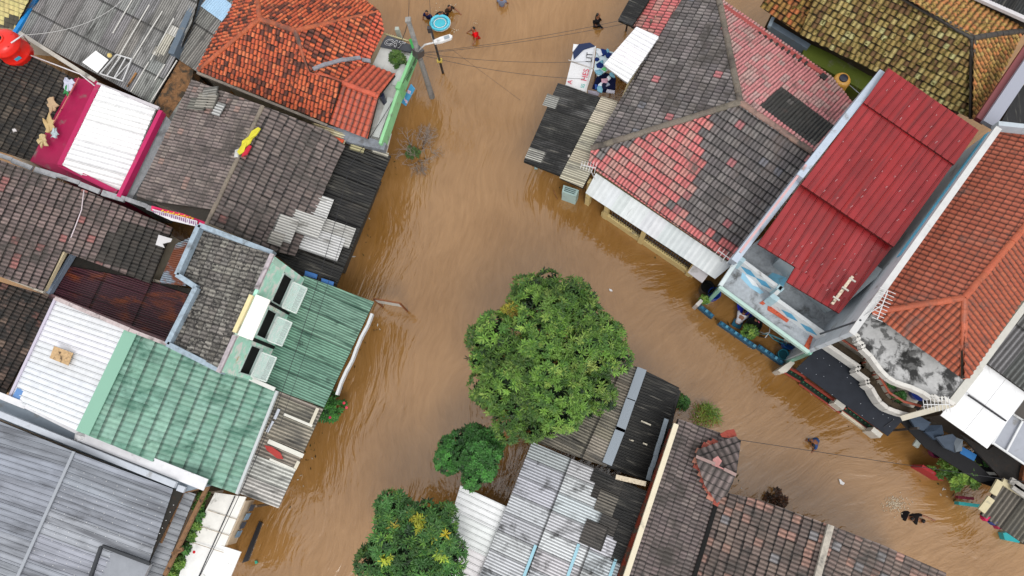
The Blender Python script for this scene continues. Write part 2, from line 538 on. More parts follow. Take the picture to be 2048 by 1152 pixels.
        dirt = mat.startswith('fibre') or mat.startswith('rust') or mat == 'metal_green2'
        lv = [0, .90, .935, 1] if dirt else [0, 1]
        rows = len(lv)
        bm = bmesh.new()
        uvl = bm.loops.layers.uv.new('UVMap')
        cl = bm.verts.layers.float_color.new('Col')
        cr, sr = math.cos(rz), math.sin(rz)
        g = []
        for k in range(rows):
            t = lv[k]
            ln = []
            for xi, (x, z) in enumerate(zip(xs, zs)):
                a, b = x - wd / 2, (v1 - v0) * (t - .5)
                p = bm.verts.new(pl.pt((u0 + u1) / 2 + a * cr - b * sr, (v0 + v1) / 2 + a * sr + b * cr, w + z + tilt * (1 - t)))
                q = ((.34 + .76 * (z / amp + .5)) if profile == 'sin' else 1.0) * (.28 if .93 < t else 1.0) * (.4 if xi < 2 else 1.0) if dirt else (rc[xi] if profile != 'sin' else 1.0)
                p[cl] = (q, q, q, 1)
                ln.append(p)
            g.append(ln)
        ou, ov = s.rng.uniform(0, 50), s.rng.uniform(0, 50)
        for k in range(rows - 1):
            for i in range(len(xs) - 1):
                fc = bm.faces.new([g[k][i], g[k][i + 1], g[k + 1][i + 1], g[k + 1][i]])
                for lp in fc.loops:
                    uu, vv = pl.uv(lp.vert.co)
                    lp[uvl].uv = (uu + ou * (s.loose if hasattr(s, 'loose') else 0), vv)
        if poly is not None: clip_bm(bm, pl, poly)
        if not bm.faces:
            bm.free(); return None
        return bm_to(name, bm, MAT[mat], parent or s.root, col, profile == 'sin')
    def sheet_roof(s, poly, e0, e1, ze, r, zr, sw=.8, sl=1.6, wl=.10, amp=.03, colfn=None, mat='fibre', profile='sin', drop=.06, off=(0, 0), name='roof', deckcol=(.02, .018, .015), stagger=0.0):
        pl = Plane(e0, e1, ze, r, zr)
        roof = s.deck(poly, pl, drop=drop, name=name, col=deckcol)
        q = pl.poly(poly)
        u0, u1 = min(a for a, b in q), max(a for a, b in q)
        v0, v1 = min(b for a, b in q), max(b for a, b in q)
        j, v = 0, v0 - off[1]
        while v < v1 - .02:
            i, u = 0, u0 - off[0] - (stagger * sw if j % 2 else 0)
            while u < u1 - .02:
                p = pl.pt(u + sw / 2, v + sl / 2)
                col = jit(colfn(*proj(p), s.rng), .10 if mat.startswith('fibre') else .02, s.rng)
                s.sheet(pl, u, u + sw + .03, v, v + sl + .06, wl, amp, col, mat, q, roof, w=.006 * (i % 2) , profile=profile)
                i += 1; u += sw
            j += 1; v += sl
        return pl, roof
    def walls(s, poly, ztop, inset=.25, col=C(190, 180, 165), mat='paint', zb=-.9, name='wall'):
        """body of the house under its eaves, each side wall a slab of the body"""
        P = [W(x, y, ztop) for x, y in poly]
        a = sum(P[i].x * P[(i + 1) % len(P)].y - P[(i + 1) % len(P)].x * P[i].y for i in range(len(P)))
        if a < 0: P = P[::-1]
        n = len(P)
        out = []
        for i in range(n):
            e0 = (P[i] - P[i - 1]).normalized(); e1 = (P[(i + 1) % n] - P[i]).normalized()
            n0, n1 = Vector((-e0.y, e0.x, 0)), Vector((-e1.y, e1.x, 0))
            b = (n0 + n1)
            b = b / max(.4, b.length_squared / 2)
            out.append(P[i] + b * inset)
        m = MB()
        m.prism([Vector((p.x, p.y, zb)) for p in out], out)
        return m.build(name, MAT[mat], s.root, col)

def pal(*items, mute=.48):
    """weighted palette"""
    cols = [c for c, w in items]; ws = [w for c, w in items]
    mean = tuple(sum(c[i] * w for c, w in items) / sum(ws) for i in range(3))
    return lambda x, y, rng: jit(mixc(rng.choices(cols, ws)[0], mean, mute), .07, rng)

def inpoly(pts, x, y):
    c = False
    for i in range(len(pts)):
        (x1, y1), (x2, y2) = pts[i], pts[i - 1]
        if (y1 > y) != (y2 > y) and x < (x2 - x1) * (y - y1) / (y2 - y1) + x1: c = not c
    return c
# ------------------------------------------------------------------ ground and flood water
def flat(name, half, z, mat):
    o = mk(name, [(-half, -half, 0), (half, -half, 0), (half, half, 0), (-half, half, 0)], [[0, 1, 2, 3]], mat)
    o.location.z = z
    return tag(o, kind='structure')
flat('ground', 400, -.92, MAT['soil'])

def water_material():
    m = bpy.data.materials.new('muddy_flood_water')
    m.use_nodes = True
    nt = m.node_tree; L = nt.links.new
    bs = nt.nodes['Principled BSDF']
    bs.inputs['Roughness'].default_value = .045
    bs.inputs['IOR'].default_value = 1.78
    pos = nd(nt, 'ShaderNodeNewGeometry').outputs['Position']
    # slow swirls bend every current line
    wn_ = nd(nt, 'ShaderNodeTexNoise'); wn_.inputs['Scale'].default_value = .16; wn_.inputs['Detail'].default_value = 2
    L(pos, wn_.inputs['Vector'])
    sub = nd(nt, 'ShaderNodeVectorMath', operation='SUBTRACT'); sub.inputs[1].default_value = (.5, .5, .5)
    L(wn_.outputs['Color'], sub.inputs[0])
    scl = nd(nt, 'ShaderNodeVectorMath', operation='SCALE'); scl.inputs['Scale'].default_value = 3.2
    L(sub.outputs[0], scl.inputs[0])
    add = nd(nt, 'ShaderNodeVectorMath', operation='ADD')
    L(pos, add.inputs[0]); L(scl.outputs[0], add.inputs[1])
    warped = add.outputs[0]
    sx = nd(nt, 'ShaderNodeSeparateXYZ'); L(pos, sx.inputs[0])
    def ranged(sock, a, b):
        r = nd(nt, 'ShaderNodeMapRange'); r.interpolation_type = 'SMOOTHSTEP'
        r.inputs[1].default_value, r.inputs[2].default_value = a, b
        L(sock, r.inputs[0]); return r.outputs[0]
    right = ranged(sx.outputs['X'], 1.0, 5.0)               # the arm that leaves to the right
    def streak(rot, scale, det, seed):
        mp = nd(nt, 'ShaderNodeMapping'); mp.inputs['Rotation'].default_value = (0, 0, rot)
        ms = nd(nt, 'ShaderNodeMapping'); ms.inputs['Scale'].default_value = scale; ms.inputs['Location'].default_value = (seed, seed, 0)
        L(warped, mp.inputs['Vector']); L(mp.outputs[0], ms.inputs['Vector'])
        n = nd(nt, 'ShaderNodeTexNoise'); n.inputs['Scale'].default_value = 1; n.inputs['Detail'].default_value = det
        n.inputs['Roughness'].default_value = .55; n.inputs['Distortion'].default_value = .5
        L(ms.outputs[0], n.inputs['Vector'])
        return n.outputs['Fac']
    def blend(a, b, f):
        x = nd(nt, 'ShaderNodeMix'); L(f, x.inputs[0]); L(a, x.inputs[2]); L(b, x.inputs[3]); return x.outputs[0]
    fine = blend(streak(R(8), (5.5, 1.1, 1), 3, 0), streak(R(-32), (1.3, 4.6, 1), 3.5, 7), right)
    wide = blend(streak(R(12), (1.5, .45, 1), 3, 3), streak(R(-30), (.5, 1.7, 1), 4, 11), right)
    small = streak(0, (7, 7, 7), 2, 5)
    def math_(op, a, b):
        n = nd(nt, 'ShaderNodeMath', operation=op)
        for i, q in enumerate((a, b)):
            if isinstance(q, (int, float)): n.inputs[i].default_value = q
            else: L(q, n.inputs[i])
        return n.outputs[0]
    hgt = math_('ADD', math_('ADD', math_('MULTIPLY', fine, .55), math_('MULTIPLY', wide, 1.6)), math_('MULTIPLY', small, .12))
    bp = nd(nt, 'ShaderNodeBump'); bp.inputs['Strength'].default_value = .6; bp.inputs['Distance'].default_value = .08
    L(hgt, bp.inputs['Height']); L(bp.outputs[0], bs.inputs['Normal'])
    # silt swirls, plus ripple light and shade painted in as colour streaks
    silt = nd(nt, 'ShaderNodeTexNoise'); silt.inputs['Scale'].default_value = .23; silt.inputs['Detail'].default_value = 4
    L(warped, silt.inputs['Vector'])
    cr = nd(nt, 'ShaderNodeValToRGB')
    cr.color_ramp.elements[0].position, cr.color_ramp.elements[1].position = .36, .66
    cr.color_ramp.elements[0].color = (.212, .100, .023, 1)
    cr.color_ramp.elements[1].color = (.308, .163, .058, 1)
    L(math_('ADD', math_('MULTIPLY', silt.outputs['Fac'], .66), math_('MULTIPLY', fine, .34)), cr.inputs[0])
    L(cr.outputs[0], bs.inputs['Base Color'])
    return m
flat('water', 390, 0.0, water_material())

# ------------------------------------------------------------------ houses left of the street
# --- yellow tiled roof in the corner
h = House('pale yellow tiled roof with a blackened patch beside the blue fascia board', (20, 30))
YP = [(17, 27), (40, 33), (30, 58), (0, 58)]
def ycol(x, y, g): return jit(C(75, 70, 55) if inpoly(YP, x, y) else C(212, 198, 132), .1, g)
h.tile_roof([(8, -30), (74, -30), (30, 58), (-30, 52), (-30, 0)], (-20, 40), (28, 58), 2.6, (40, -20), 3.6, (.26, .20, .025, 1, .03, 5), ycol, 'tile_clean')
h.walls([(8, -30), (74, -30), (30, 58), (-30, 52)], 2.55)
h.finish()
tag(beam('fascia_board', W(93, -30, 2.95), W(31, 66, 2.8), .17, .16, MAT['paint'], None, C(30, 140, 215)), 'bright blue fascia board along the edge of the yellow roof', 'board')

# --- grey fibre-cement house, top left
h = House('house with dark grey corrugated fibre sheets and white bars, behind the red tank', (190, 80))
GP = [(112, -50), (36, 64), (305, 208), (382, 52), (408, -45)]
gp, groof = h.sheet_roof(GP, (36, 64), (305, 208), 2.7, (330, -20), 3.5, .82, 1.75, .105, .035,
    pal((C(150, 150, 150), 4), (C(168, 167, 165), 2), (C(132, 132, 133), 3), (C(156, 150, 140), 1)), 'fibre', off=(.3, .6))
h.walls(GP, 2.6, .25, C(120, 90, 70), 'brick')
m = MB(); m.beam(W(30, 60, 2.72), W(192, 163, 2.72), .16, .12); m.build('gutter', MAT['paint'], h.root, C(205, 200, 190))
for a, b in (((270, -5), (228, 68)), ((301, 11), (238, 118)), ((327, 24), (266, 122)), ((350, 38), (303, 122)), ((300, 125), (264, 185)), ((332, 130), (312, 162)), ((356, 122), (303, 207))):
    A, B = gp.hit(*a) + gp.n * .07, gp.hit(*b) + gp.n * .07
    beam('roof_batten', A, B, .04, .03, MAT['paint'], h.root, C(215, 213, 208))
u, v = gp.uv(gp.hit(333, 88))
for du, dv, w_, l_, c_, m_ in ((-.02, .0, .45, 1.0, C(200, 195, 180), 'fibre_light'), (.16, -.42, .5, .75, C(120, 118, 112), 'fibre'), (-.12, -.45, .42, .38, C(205, 200, 188), 'fibre_light'), (.1, .62, .5, .45, C(215, 212, 205), 'fibre_light')):
    h.sheet(gp, u + du - w_ / 2, u + du + w_ / 2, v + dv - l_ / 2, v + dv + l_ / 2, .105, .035, c_, m_, None, h.root, w=.06 + .02 * dv, name='patch_sheet')
# steel rack and white sheet lying on it
m = MB()
rk = [gp.hit(x, y) + gp.n * .14 for x, y in ((238, 112), (268, 121), (250, 165), (205, 150))]
for i in range(4): m.beam(rk[i], rk[(i + 1) % 4], .05, .05)
for t in (.3, .62): m.beam(rk[0].lerp(rk[1], t), rk[3].lerp(rk[2], t), .045, .04)
m.beam(rk[1].lerp(rk[2], .1), rk[2].lerp(rk[3], .35), .03, .03)
for p in rk: m.beam(p, p - gp.n * .13, .04, .04, up=Vector((1, 0, 0)))
tag(m.build('metal_rack', MAT['steel'], None, C(225, 225, 225)), 'white metal rack frame lying on the grey corrugated roof', 'rack')
m = MB(); pp = [gp.hit(x, y) + gp.n * .16 for x, y in ((198, 105), (223, 123), (201, 149), (171, 128))]
m.prism(pp, [p + gp.n * .03 for p in pp]); tag(m.build('white_board', MAT['gloss'], None, (.8, .8, .8)), 'blank square white board lying beside the metal rack', 'board')
tag(beam('timber_plank', gp.hit(275, 147) + gp.n * .08, gp.hit(257, 175) + gp.n * .08, .07, .04, MAT['wood'], None, C(165, 120, 75)), 'short brown timber plank lying next to the metal rack', 'plank')
m = MB(); pp = gp.hit(229, 117) + gp.n * .26; m.lathe(pp, [(.09, 0), (.10, .05), (.07, .1), (.03, .12)], 12); tag(m.build('lamp', MAT['gloss'], None, C(225, 200, 120)), 'small round yellowish lamp on the corner of the metal rack', 'lamp')
# raw masonry shoulder beside that house
h2 = House('raw brown masonry wall stump between the grey roof and the brown roofs', (345, 180), name='masonry_wall', cat='wall')
slab('masonry', [(360, 118), (387, 140), (383, 165), (332, 245), (318, 232), (306, 212)], [2.9, 2.7, 2.6, 2.5, 2.6, 2.7], 3.5, MAT['brick'], h2.root, C(135, 100, 70))
slab('cement_kerb', [(383, 168), (388, 172), (338, 252), (331, 246)], 2.6, .2, MAT['concrete'], h2.root, C(140, 140, 135))

# --- small house behind the orange roof: slate beam, blue sheet, grey sheets
h = House('small house with grey corrugated sheets and one pale blue sheet next to the orange roof', (430, 70))
p_, r_ = h.sheet_roof([(405, -45), (346, 112), (398, 146), (470, 30), (490, -45)], (346, 112), (398, 146), 2.9, (450, -40), 3.3, .85, 1.7, .11, .035, pal((C(140, 137, 134), 1), (C(158, 155, 150), 1)), 'fibre')
h.walls([(405, -45), (346, 112), (398, 146), (490, -45)], 2.8)
u, v = p_.uv(p_.hit(437, 14))
h.sheet(p_, u - .62, u + .62, v - .42, v + .42, .11, .035, C(165, 200, 228), 'metal', None, h.root, w=.05, name='blue_sheet', rz=-.06)
m = MB(); m.beam(W(416, -45, 3.35), W(347, 112, 3.15), .26, .4); m.build('edge_beam', MAT['paint'], h.root, C(96, 110, 124))
slab('brick_strip', [(300, -40), (405, -30), (396, 32), (275, 0)], 2.4, 3.2, MAT['brick'], h.root, C(105, 62, 42))

# --- dark tiled house under the red tank
h = House('black mouldy tiled roof below the red water tank', (60, 220))
DK = pal((C(46, 42, 36), 6), (C(70, 62, 54), 3), (C(98, 88, 76), 1), (C(86, 72, 62), 1))
h.tile_roof([(-40, 100), (62, 112), (150, 158), (62, 322), (-40, 290)], (150, 158), (62, 322), 2.7, (-60, 180), 3.7, (.30, .30, .03, 2, .035, 8), DK, 'tile_dark')
h.walls([(-40, 100), (62, 112), (150, 158), (62, 322), (-40, 290)], 2.65)
m = MB(); m.beam(W(-20, 104, 3.3), W(45, 132, 3.15), .2, .1); m.build('ledge', MAT['concrete'], h.root, C(180, 190, 190))
h.finish()

# red water tank standing on the ledge, its top disc towards the left
t = thing('water_tank', 'large red plastic water tank with a round filler hole at the left edge', 'tank', W(38, 108, 3.2))
TB = W(42, 112, 3.2)
m = MB(); m.lathe(TB, [(.54, 0), (.60, .05), (.60, .25), (.62, .28), (.62, .34), (.60, .37), (.60, .78), (.62, .81), (.62, .87), (.60, .9), (.59, 1.05), (.50, 1.16), (.32, 1.22), (.22, 1.22)], 28)
m.build('tank_body', MAT['gloss'], t, C(240, 40, 28), True)
m = MB(); m.lathe(TB + Vector((0, 0, 1.2)), [(.2, 0), (.2, .06), (.15, .07), (.14, .0)], 20); m.build('filler_neck', MAT['gloss'], t, C(235, 50, 30), True)
m = MB(); m.lathe(TB + Vector((0, 0, 1.225)), [(.135, 0), (.135, .012)], 20); m.build('filler_hole', MAT['mesh'], t)
for a in range(5):
    an = a * math.tau / 5 + .6
    q = TB + Vector((math.cos(an) * .42, math.sin(an) * .42, 1.17)); m = MB(); m.beam(q - Vector((0, 0, .03)), q + Vector((math.cos(an) * .1, math.sin(an) * .1, -.05)), .1, .08); m.build('lifting_lug', MAT['gloss'], t, C(225, 35, 25))
dv = Vector((.62, -.78, 0)).normalized(); m = MB(); q = TB + dv * .605 + Vector((0, 0, .55)); sd = Vector((-dv.y, dv.x, 0)); m.prism([q - sd * .12 - Vector((0, 0, .07)), q + sd * .12 - Vector((0, 0, .07)), q + sd * .12 + Vector((0, 0, .07)), q - sd * .12 + Vector((0, 0, .07))], [x + dv * .02 for x in (q - sd * .12 - Vector((0, 0, .07)), q + sd * .12 - Vector((0, 0, .07)), q + sd * .12 + Vector((0, 0, .07)), q - sd * .12 + Vector((0, 0, .07)))])
m.build('badge', MAT['gloss'], t, C(70, 170, 205))
m = MB(); m.tube([W(62, 111, 3.4), W(160, 148, 3.0), W(190, 172, 2.85)], .028); m.tube([W(22, 86, 4.4), W(46, 70, 4.3), W(60, 88, 3.2)], .03)
tag(m.build('pipe', MAT['gloss'], None, C(225, 220, 222), True), 'white plastic water pipe running from the red tank to the magenta roof', 'pipe')
tag(tube('cable', sag(W(46, 70, 4.2), W(245, 0, 4.4), .5), .012, MAT['gloss'], None, C(190, 190, 188)), 'thin pale cable sagging over the grey corrugated roof', 'cable')
# torn cloths and cardboard on the tile edge
for k, (x, y, r_, c_, nm, lb) in enumerate(((137, 165, 12, C(205, 208, 225), 'cloth', 'crumpled pale blue cloth at the top of the magenta wall'), (132, 182, 8, C(70, 150, 90), 'cloth', 'small green rag by the magenta wall'), (103, 210, 12, C(196, 168, 135), 'cardboard', 'small brown cardboard scrap at the edge of the black roof'), (97, 248, 15, C(205, 178, 130), 'cardboard', 'large torn tan cardboard at the foot of the black roof'), (86, 280, 12, C(212, 190, 145), 'cardboard', 'ragged yellow cardboard sheet near the magenta corner'), (24, 258, 8, C(220, 215, 215), 'plastic_bag', 'small white plastic bag lying on the black tiles'), (108, 268, 9, C(190, 205, 210), 'plastic_bag', 'pale grey plastic bag caught in the tan cardboard'))):
    g = random.Random(k)
    n = 17
    P = [W(x + math.cos(a * math.tau / n) * r_ * g.uniform(.3, 1.25), y + math.sin(a * math.tau / n) * r_ * 1.3 * g.uniform(.3, 1.25), 3.02 + g.uniform(-.02, .1)) for a in range(n)]
    cc = W(x, y, 3.08)
    m = MB(); m.add(P + [cc] + [p - Vector((0, 0, .05)) for p in P], [[i, (i + 1) % n, n] for i in range(n)] + [[(i + 1) % n, i, n + 1 + i, n + 1 + (i + 1) % n] for i in range(n)])
    tag(m.build(nm, MAT['cloth'], None, c_), lb, nm.replace('_', ' '))
tag(beam('bamboo_pole', W(158, 155, 3.3), W(108, 245, 3.2), .04, .04, MAT['wood'], None, C(200, 110, 110)), 'thin reddish pole leaning over the magenta wall', 'pole')

# --- magenta parapet house with the white sheet roof
h = House('house with white ribbed metal roof inside magenta painted parapet walls', (190, 280))
MG = C(172, 14, 78)
slab('magenta_ledge', [(150, 156), (190, 160), (205, 170), (127, 330), (236, 384), (230, 396), (60, 322)], [2.75, 2.75, 2.95, 2.95, 2.95, 2.75, 2.75], 3.6, MAT['paint'], h.root, MG)
pl_, rf_ = h.sheet_roof([(203, 170), (312, 218), (238, 392), (125, 330)], (312, 218), (238, 392), 3.0, (203, 170), 3.3, .9, 6, .21, .025, pal((C(250, 250, 250, .85), 1)), 'metal', 'rib', drop=.03, deckcol=(.5, .5, .5))
m = MB(); m.beam(W(199, 172, 3.2), W(122, 332, 3.2), .22, .2); m.build('parapet', MAT['paint'], h.root, C(186, 30, 92))
m = MB(); m.beam(W(325, 224, 3.25), W(241, 396, 3.25), .17, .3); m.build('parapet', MAT['paint'], h.root, C(196, 36, 100))
m = MB(); m.beam(W(122, 330, 3.12), W(236, 386, 3.12), .2, .2); m.build('parapet', MAT['paint'], h.root, C(186, 30, 92))
m = MB(); m.beam(W(195, 168, 3.15), W(318, 217, 3.15), .12, .12); m.build('parapet', MAT['paint'], h.root, C(205, 200, 205))
slab('party_wall', [(332, 232), (343, 243), (342, 262), (264, 398), (242, 396)], 2.95, 3.8, MAT['concrete'], h.root, C(150, 155, 158))
h.walls([(203, 170), (312, 218), (238, 392), (125, 330)], 2.7, .1)

# --- brown tile roof, left middle (two textures: brown and a black patch)
h = House('wide brown tiled roof with black mouldy patch under the magenta house', (160, 460))
BL = [(236, 444), (345, 470), (302, 566), (193, 524)]
_b1 = pal((C(112, 98, 94), 5), (C(92, 82, 80), 4), (C(126, 110, 106), 2), (C(165, 92, 88), .9), (C(75, 68, 66), 2))
_b2 = pal((C(52, 48, 43), 5), (C(64, 58, 52), 2), (C(42, 39, 36), 3))
def fcol(x, y, g): return _b2(x, y, g) if inpoly(BL, x, y) else _b1(x, y, g)
F0, F1 = (345, 456), (300, 566)
K30 = (.30, .31, .032, 2, .04, 8)
h.tile_roof([(-40, 306), (168, 380), (126, 503), (86, 582), (-40, 540)], F0, F1, 2.6, (-40, 400), 4.3, K30, fcol, 'tile')
h.tile_roof([(168, 380), (346, 456), (301, 567), (126, 503)], F0, F1, 2.6, (-40, 400), 4.3, K30, fcol, 'tile')
h.walls([(-40, 306), (346, 456), (301, 567), (126, 503), (86, 582), (-40, 540)], 2.5)
m = MB(); m.beam(W(136, 488, 3.35), W(88, 580, 3.3), .2, .16); m.build('fascia_board', MAT['paint'], h.root, C(222, 205, 170))
m = MB(); m.beam(W(-40, 532, 3.6), W(90, 582, 3.35), .2, .12); m.build('mortar_edge', MAT['concrete'], h.root, C(200, 192, 178))
m = MB()
for i in range(9):
    a, b = i / 9, (i + 1.0 - .12 * (i % 3 == 1)) / 9
    A, B = Vector((-20, 306)), Vector((385, 446)); p0, p1 = A.lerp(B, a), A.lerp(B, b)
    m.beam(W(p0.x, p0.y + (i * 7 % 3) * 2 - 2, 4.05 - 1.15 * a), W(p1.x, p1.y + (i * 5 % 3) * 2 - 2, 4.05 - 1.15 * b), .16 + .03 * (i % 3), .10 + .02 * (i % 2))
m.build('verge_mortar', MAT['concrete'], h.root, C(165, 166, 170))
h.finish()
tag(tube('cable', [W(168, 380, 3.75), W(163, 420, 3.6), W(150, 455, 3.5), W(136, 490, 3.4), W(127, 502, 3.35)], .022, MAT['gloss'], None, C(220, 205, 210)), 'white cable curving down across the wide brown tiled roof', 'cable')
g = random.Random(5)
m = MB(); P = [W(x, y, 2.86) for x, y in ((318, 470), (345, 478), (342, 484), (326, 488), (330, 496), (312, 490))]; m.prism(P, [p + Vector((0, 0, .03)) for p in P])
tag(m.build('torn_plastic', MAT['gloss'], None, C(228, 226, 228)), 'torn white plastic sheet on the end of the black patch', 'sheet')

# --- black tiles, lower left
h = House('blackened mottled tiled roof beside the white ribbed roof', (45, 690))
DK2 = pal((C(48, 42, 38), 6), (C(96, 78, 70), 2), (C(130, 108, 94), .8), (C(66, 56, 50), 3), (C(110, 70, 62), .4))
h.tile_roof([(-40, 552), (85, 588), (110, 604), (6, 798), (-40, 790)], (110, 604), (6, 798), 2.8, (-60, 640), 3.6, (.28, .28, .032, 2, .04, 8), DK2, 'tile_dark')
h.walls([(-40, 552), (85, 588), (110, 604), (6, 798), (-40, 790)], 2.75)
h.finish()

# --- rusted maroon sheet shed
h = House('low shed with maroon corrugated sheets eaten by orange rust', (240, 600), name='shed', cat='shed')
h.sheet_roof([(146, 508), (300, 562), (382, 577), (336, 682), (100, 590)], (382, 577), (336, 682), 2.3, (110, 550), 2.55, .8, 1.9, .085, .025, pal((C(86, 44, 56), 2), (C(78, 40, 50), 1)), 'rust', off=(.2, .3))
p_, _ = h.sheet_roof([(352, 488), (392, 470), (372, 572), (318, 566)], (392, 480), (366, 572), 2.45, (330, 560), 2.6, .6, 1.2, .085, .025, pal((C(150, 165, 180), 1)), 'rust_blue', name='side_roof')
h.walls([(146, 508), (382, 577), (336, 682), (100, 590)], 2.2, .05)
m = MB(); m.beam(W(100, 592, 2.62), W(330, 684, 2.45), .2, .16); m.build('edge_beam', MAT['concrete'], h.root, C(150, 118, 122))
m = MB(); m.beam(W(146, 510, 2.7), W(98, 588, 2.7), .14, .2); m.build('flashing', MAT['metal'], h.root, C(150, 165, 185))
# --- two-storey mint house with weathered grey tiles
h = House('two-storey house with weathered grey tiles and peeling mint facade of three awning windows', (470, 620))
GT = pal((C(120, 116, 110), 4), (C(98, 94, 90), 4), (C(140, 136, 128), 2), (C(76, 72, 68), 3))
E0, E1 = (398, 452), (336, 688)
Z0, Z1 = 5.15, 5.75
h.tile_roof([(404, 458), (545, 510), (448, 742), (398, 715), (398, 575)], E0, (300, 688), Z0, (548, 560), Z1, (.29, .30, .034, 2, .04, 8), GT, 'tile_grey')
h.tile_roof([(404, 458), (398, 575), (362, 553)], E0, (300, 688), Z0, (548, 560), Z1, (.29, .30, .034, 2, .04, 8), GT, 'tile_grey')
h.tile_roof([(398, 575), (398, 715), (342, 686)], E0, (300, 688), Z0, (548, 560), Z1, (.29, .30, .034, 2, .04, 8), GT, 'tile_grey')
PC = C(165, 182, 196)
for a, b in (((401, 452), (357, 551)), ((357, 551), (395, 576)), ((395, 576), (338, 689)), ((338, 689), (448, 744)), ((401, 452), (548, 508))):
    m = MB(); m.beam(W(*a, 5.45), W(*b, 5.45), .17, .3); m.build('parapet', MAT['concrete'], h.root, PC)
h.walls([(401, 452), (548, 510), (448, 744), (338, 689), (395, 576), (357, 551)], 5.1, .06, C(165, 190, 180))
# facade: plane between the top line and the street canopy
FT0, FT1 = W(548, 512, 5.95), W(442, 744, 5.95)
fd = (FT1 - FT0); FL = fd.length; fd.normalize()
fo = Vector((-fd.y, fd.x, 0))
if fo.x < 0: fo = -fo
def FP(t, z, out=0.0):
    p = FT0 + fd * (t * FL) + fo * out
    return Vector((p.x, p.y, z))
def fbox(t0, t1, z0, z1, o0, o1):
    m = MB(); m.prism([FP(t0, z0, o0), FP(t1, z0, o0), FP(t1, z0, o1), FP(t0, z0, o1)], [FP(t0, z1, o0), FP(t1, z1, o0), FP(t1, z1, o1), FP(t0, z1, o1)]); return m
MINT = C(178, 232, 212, .9)
wins = ((.06, .33), (.39, .64), (.72, .97))
ZB = 2.9
fbox(0, 1, ZB, 3.7, -.12, .0).build('facade_wall', MAT['paint_worn'], h.root, MINT)
fbox(0, 1, 4.75, 5.95, -.12, .0).build('facade_wall', MAT['paint_worn'], h.root, MINT)
prev = 0
for a, b in wins + ((1, 1),):
    if a - prev > .005: fbox(prev, a, 3.7, 4.75, -.12, .0).build('facade_wall', MAT['paint_worn'], h.root, MINT)
    prev = b
for (a, b) in wins:
    w = fbox(a, b, 3.7, 4.75, -.16, -.13).build('window', MAT['mesh'], h.root)  # near-black panel: the unlit room's darkness put into its colour
    for q in ((a, a + .008, 3.7, 4.75), (b - .008, b, 3.7, 4.75), (a, b, 3.7, 3.76), (a, b, 4.69, 4.75)):
        fbox(*q, -.1, .015).build('frame', MAT['paint'], w, C(200, 220, 215))
    # pane hinged at the top, propped outward
    m = MB(); P = [FP(a + .03, 3.86, .06), FP(b - .0, 3.86, .06), FP(b - .0, 3.42, .46), FP(a + .03, 3.42, .46)]
    nn = (P[1] - P[0]).cross(P[2] - P[1]).normalized() * .012
    m.prism([p - nn for p in P], [p + nn for p in P])
    m.build('pane', MAT['pane'], w, (.75, .85, .83))
    m = MB()
    for i in range(4): m.beam(P[i], P[(i + 1) % 4], .045, .045)
    m.build('sash', MAT['paint'], w, C(225, 235, 230))
fbox(.015, .055, 5.2, 5.95, 0, .04).build('pilaster', MAT['paint'], h.root, C(190, 225, 210))
fbox(.335, .36, 3.0, 5.1, 0, .05).build('painted_shadow_gap', MAT['mesh'], h.root)  # raised near-black strip, a gap's shadow put into its colour
fbox(.66, .69, 3.0, 5.1, 0, .05).build('painted_shadow_gap', MAT['mesh'], h.root)
m = MB(); P = [FP(.34, 5.98, .0), FP(.69, 5.98, .0), FP(.69, 5.72, .42), FP(.34, 5.72, .42)]; m.prism([p - Vector((0, 0, .05)) for p in P], P); m.build('canopy_sheet', MAT['metal'], h.root, C(248, 246, 240, .85))
fbox(.36, .68, 5.98, 6.1, -.16, -.02).build('coping', MAT['paint'], h.root, C(236, 222, 170))
m = MB(); m.beam(FP(-.01, 6.0, -.05), FP(.3, 6.0, -.05), .14, .1); m.beam(FP(.7, 6.0, -.05), FP(1.01, 6.0, -.05), .14, .1); m.build('coping', MAT['concrete'], h.root, C(190, 180, 185))
# green corrugated canopy over the shop front
CPY = [(608, 551), (748, 604), (648, 815), (500, 760)]
h.sheet_roof(CPY, (748, 604), (648, 815), 2.45, (608, 551), 2.95, .8, 3.6, .095, .03, pal((C(126, 172, 150), 2), (C(110, 158, 136), 1), (C(140, 182, 160), 1)), 'metal_green2', name='shop_canopy')
m = MB()
for i in range(7):
    a, b = i / 7, (i + 1) / 7
    A, B = Vector((745, 628)), Vector((673, 790)); p0, p1 = A.lerp(B, a), A.lerp(B, b)
    m.beam(W(p0.x + 1.5 * math.sin(i * 2), p0.y, 2.42), W(p1.x + 1.5 * math.sin(i * 2 + 2), p1.y, 2.42), .10, .2)
m.build('canopy_valance', MAT['cloth'], h.root, C(222, 224, 226))
for x, y in ((735, 625), (665, 780), (700, 705)): post(x, y, 2.4, .09, 'paint', h.root, C(150, 190, 170))
h.finish()
for k, (x, y, lb) in enumerate(((622, 545, 'blue tarpaulin scrap at the corner of the green canopy'), (655, 560, 'small blue tarpaulin piece near the black lean-to eave'))):
    P = [W(x - 12, y - 4, 2.75), W(x + 13, y + 4, 2.7), W(x + 11, y + 13, 2.68), W(x - 13, y + 6, 2.72)]
    m = MB(); m.prism([p - Vector((0, 0, .02)) for p in P], P); tag(m.build('tarpaulin', MAT['cloth'], None, C(70, 115, 175)), lb, 'tarpaulin')
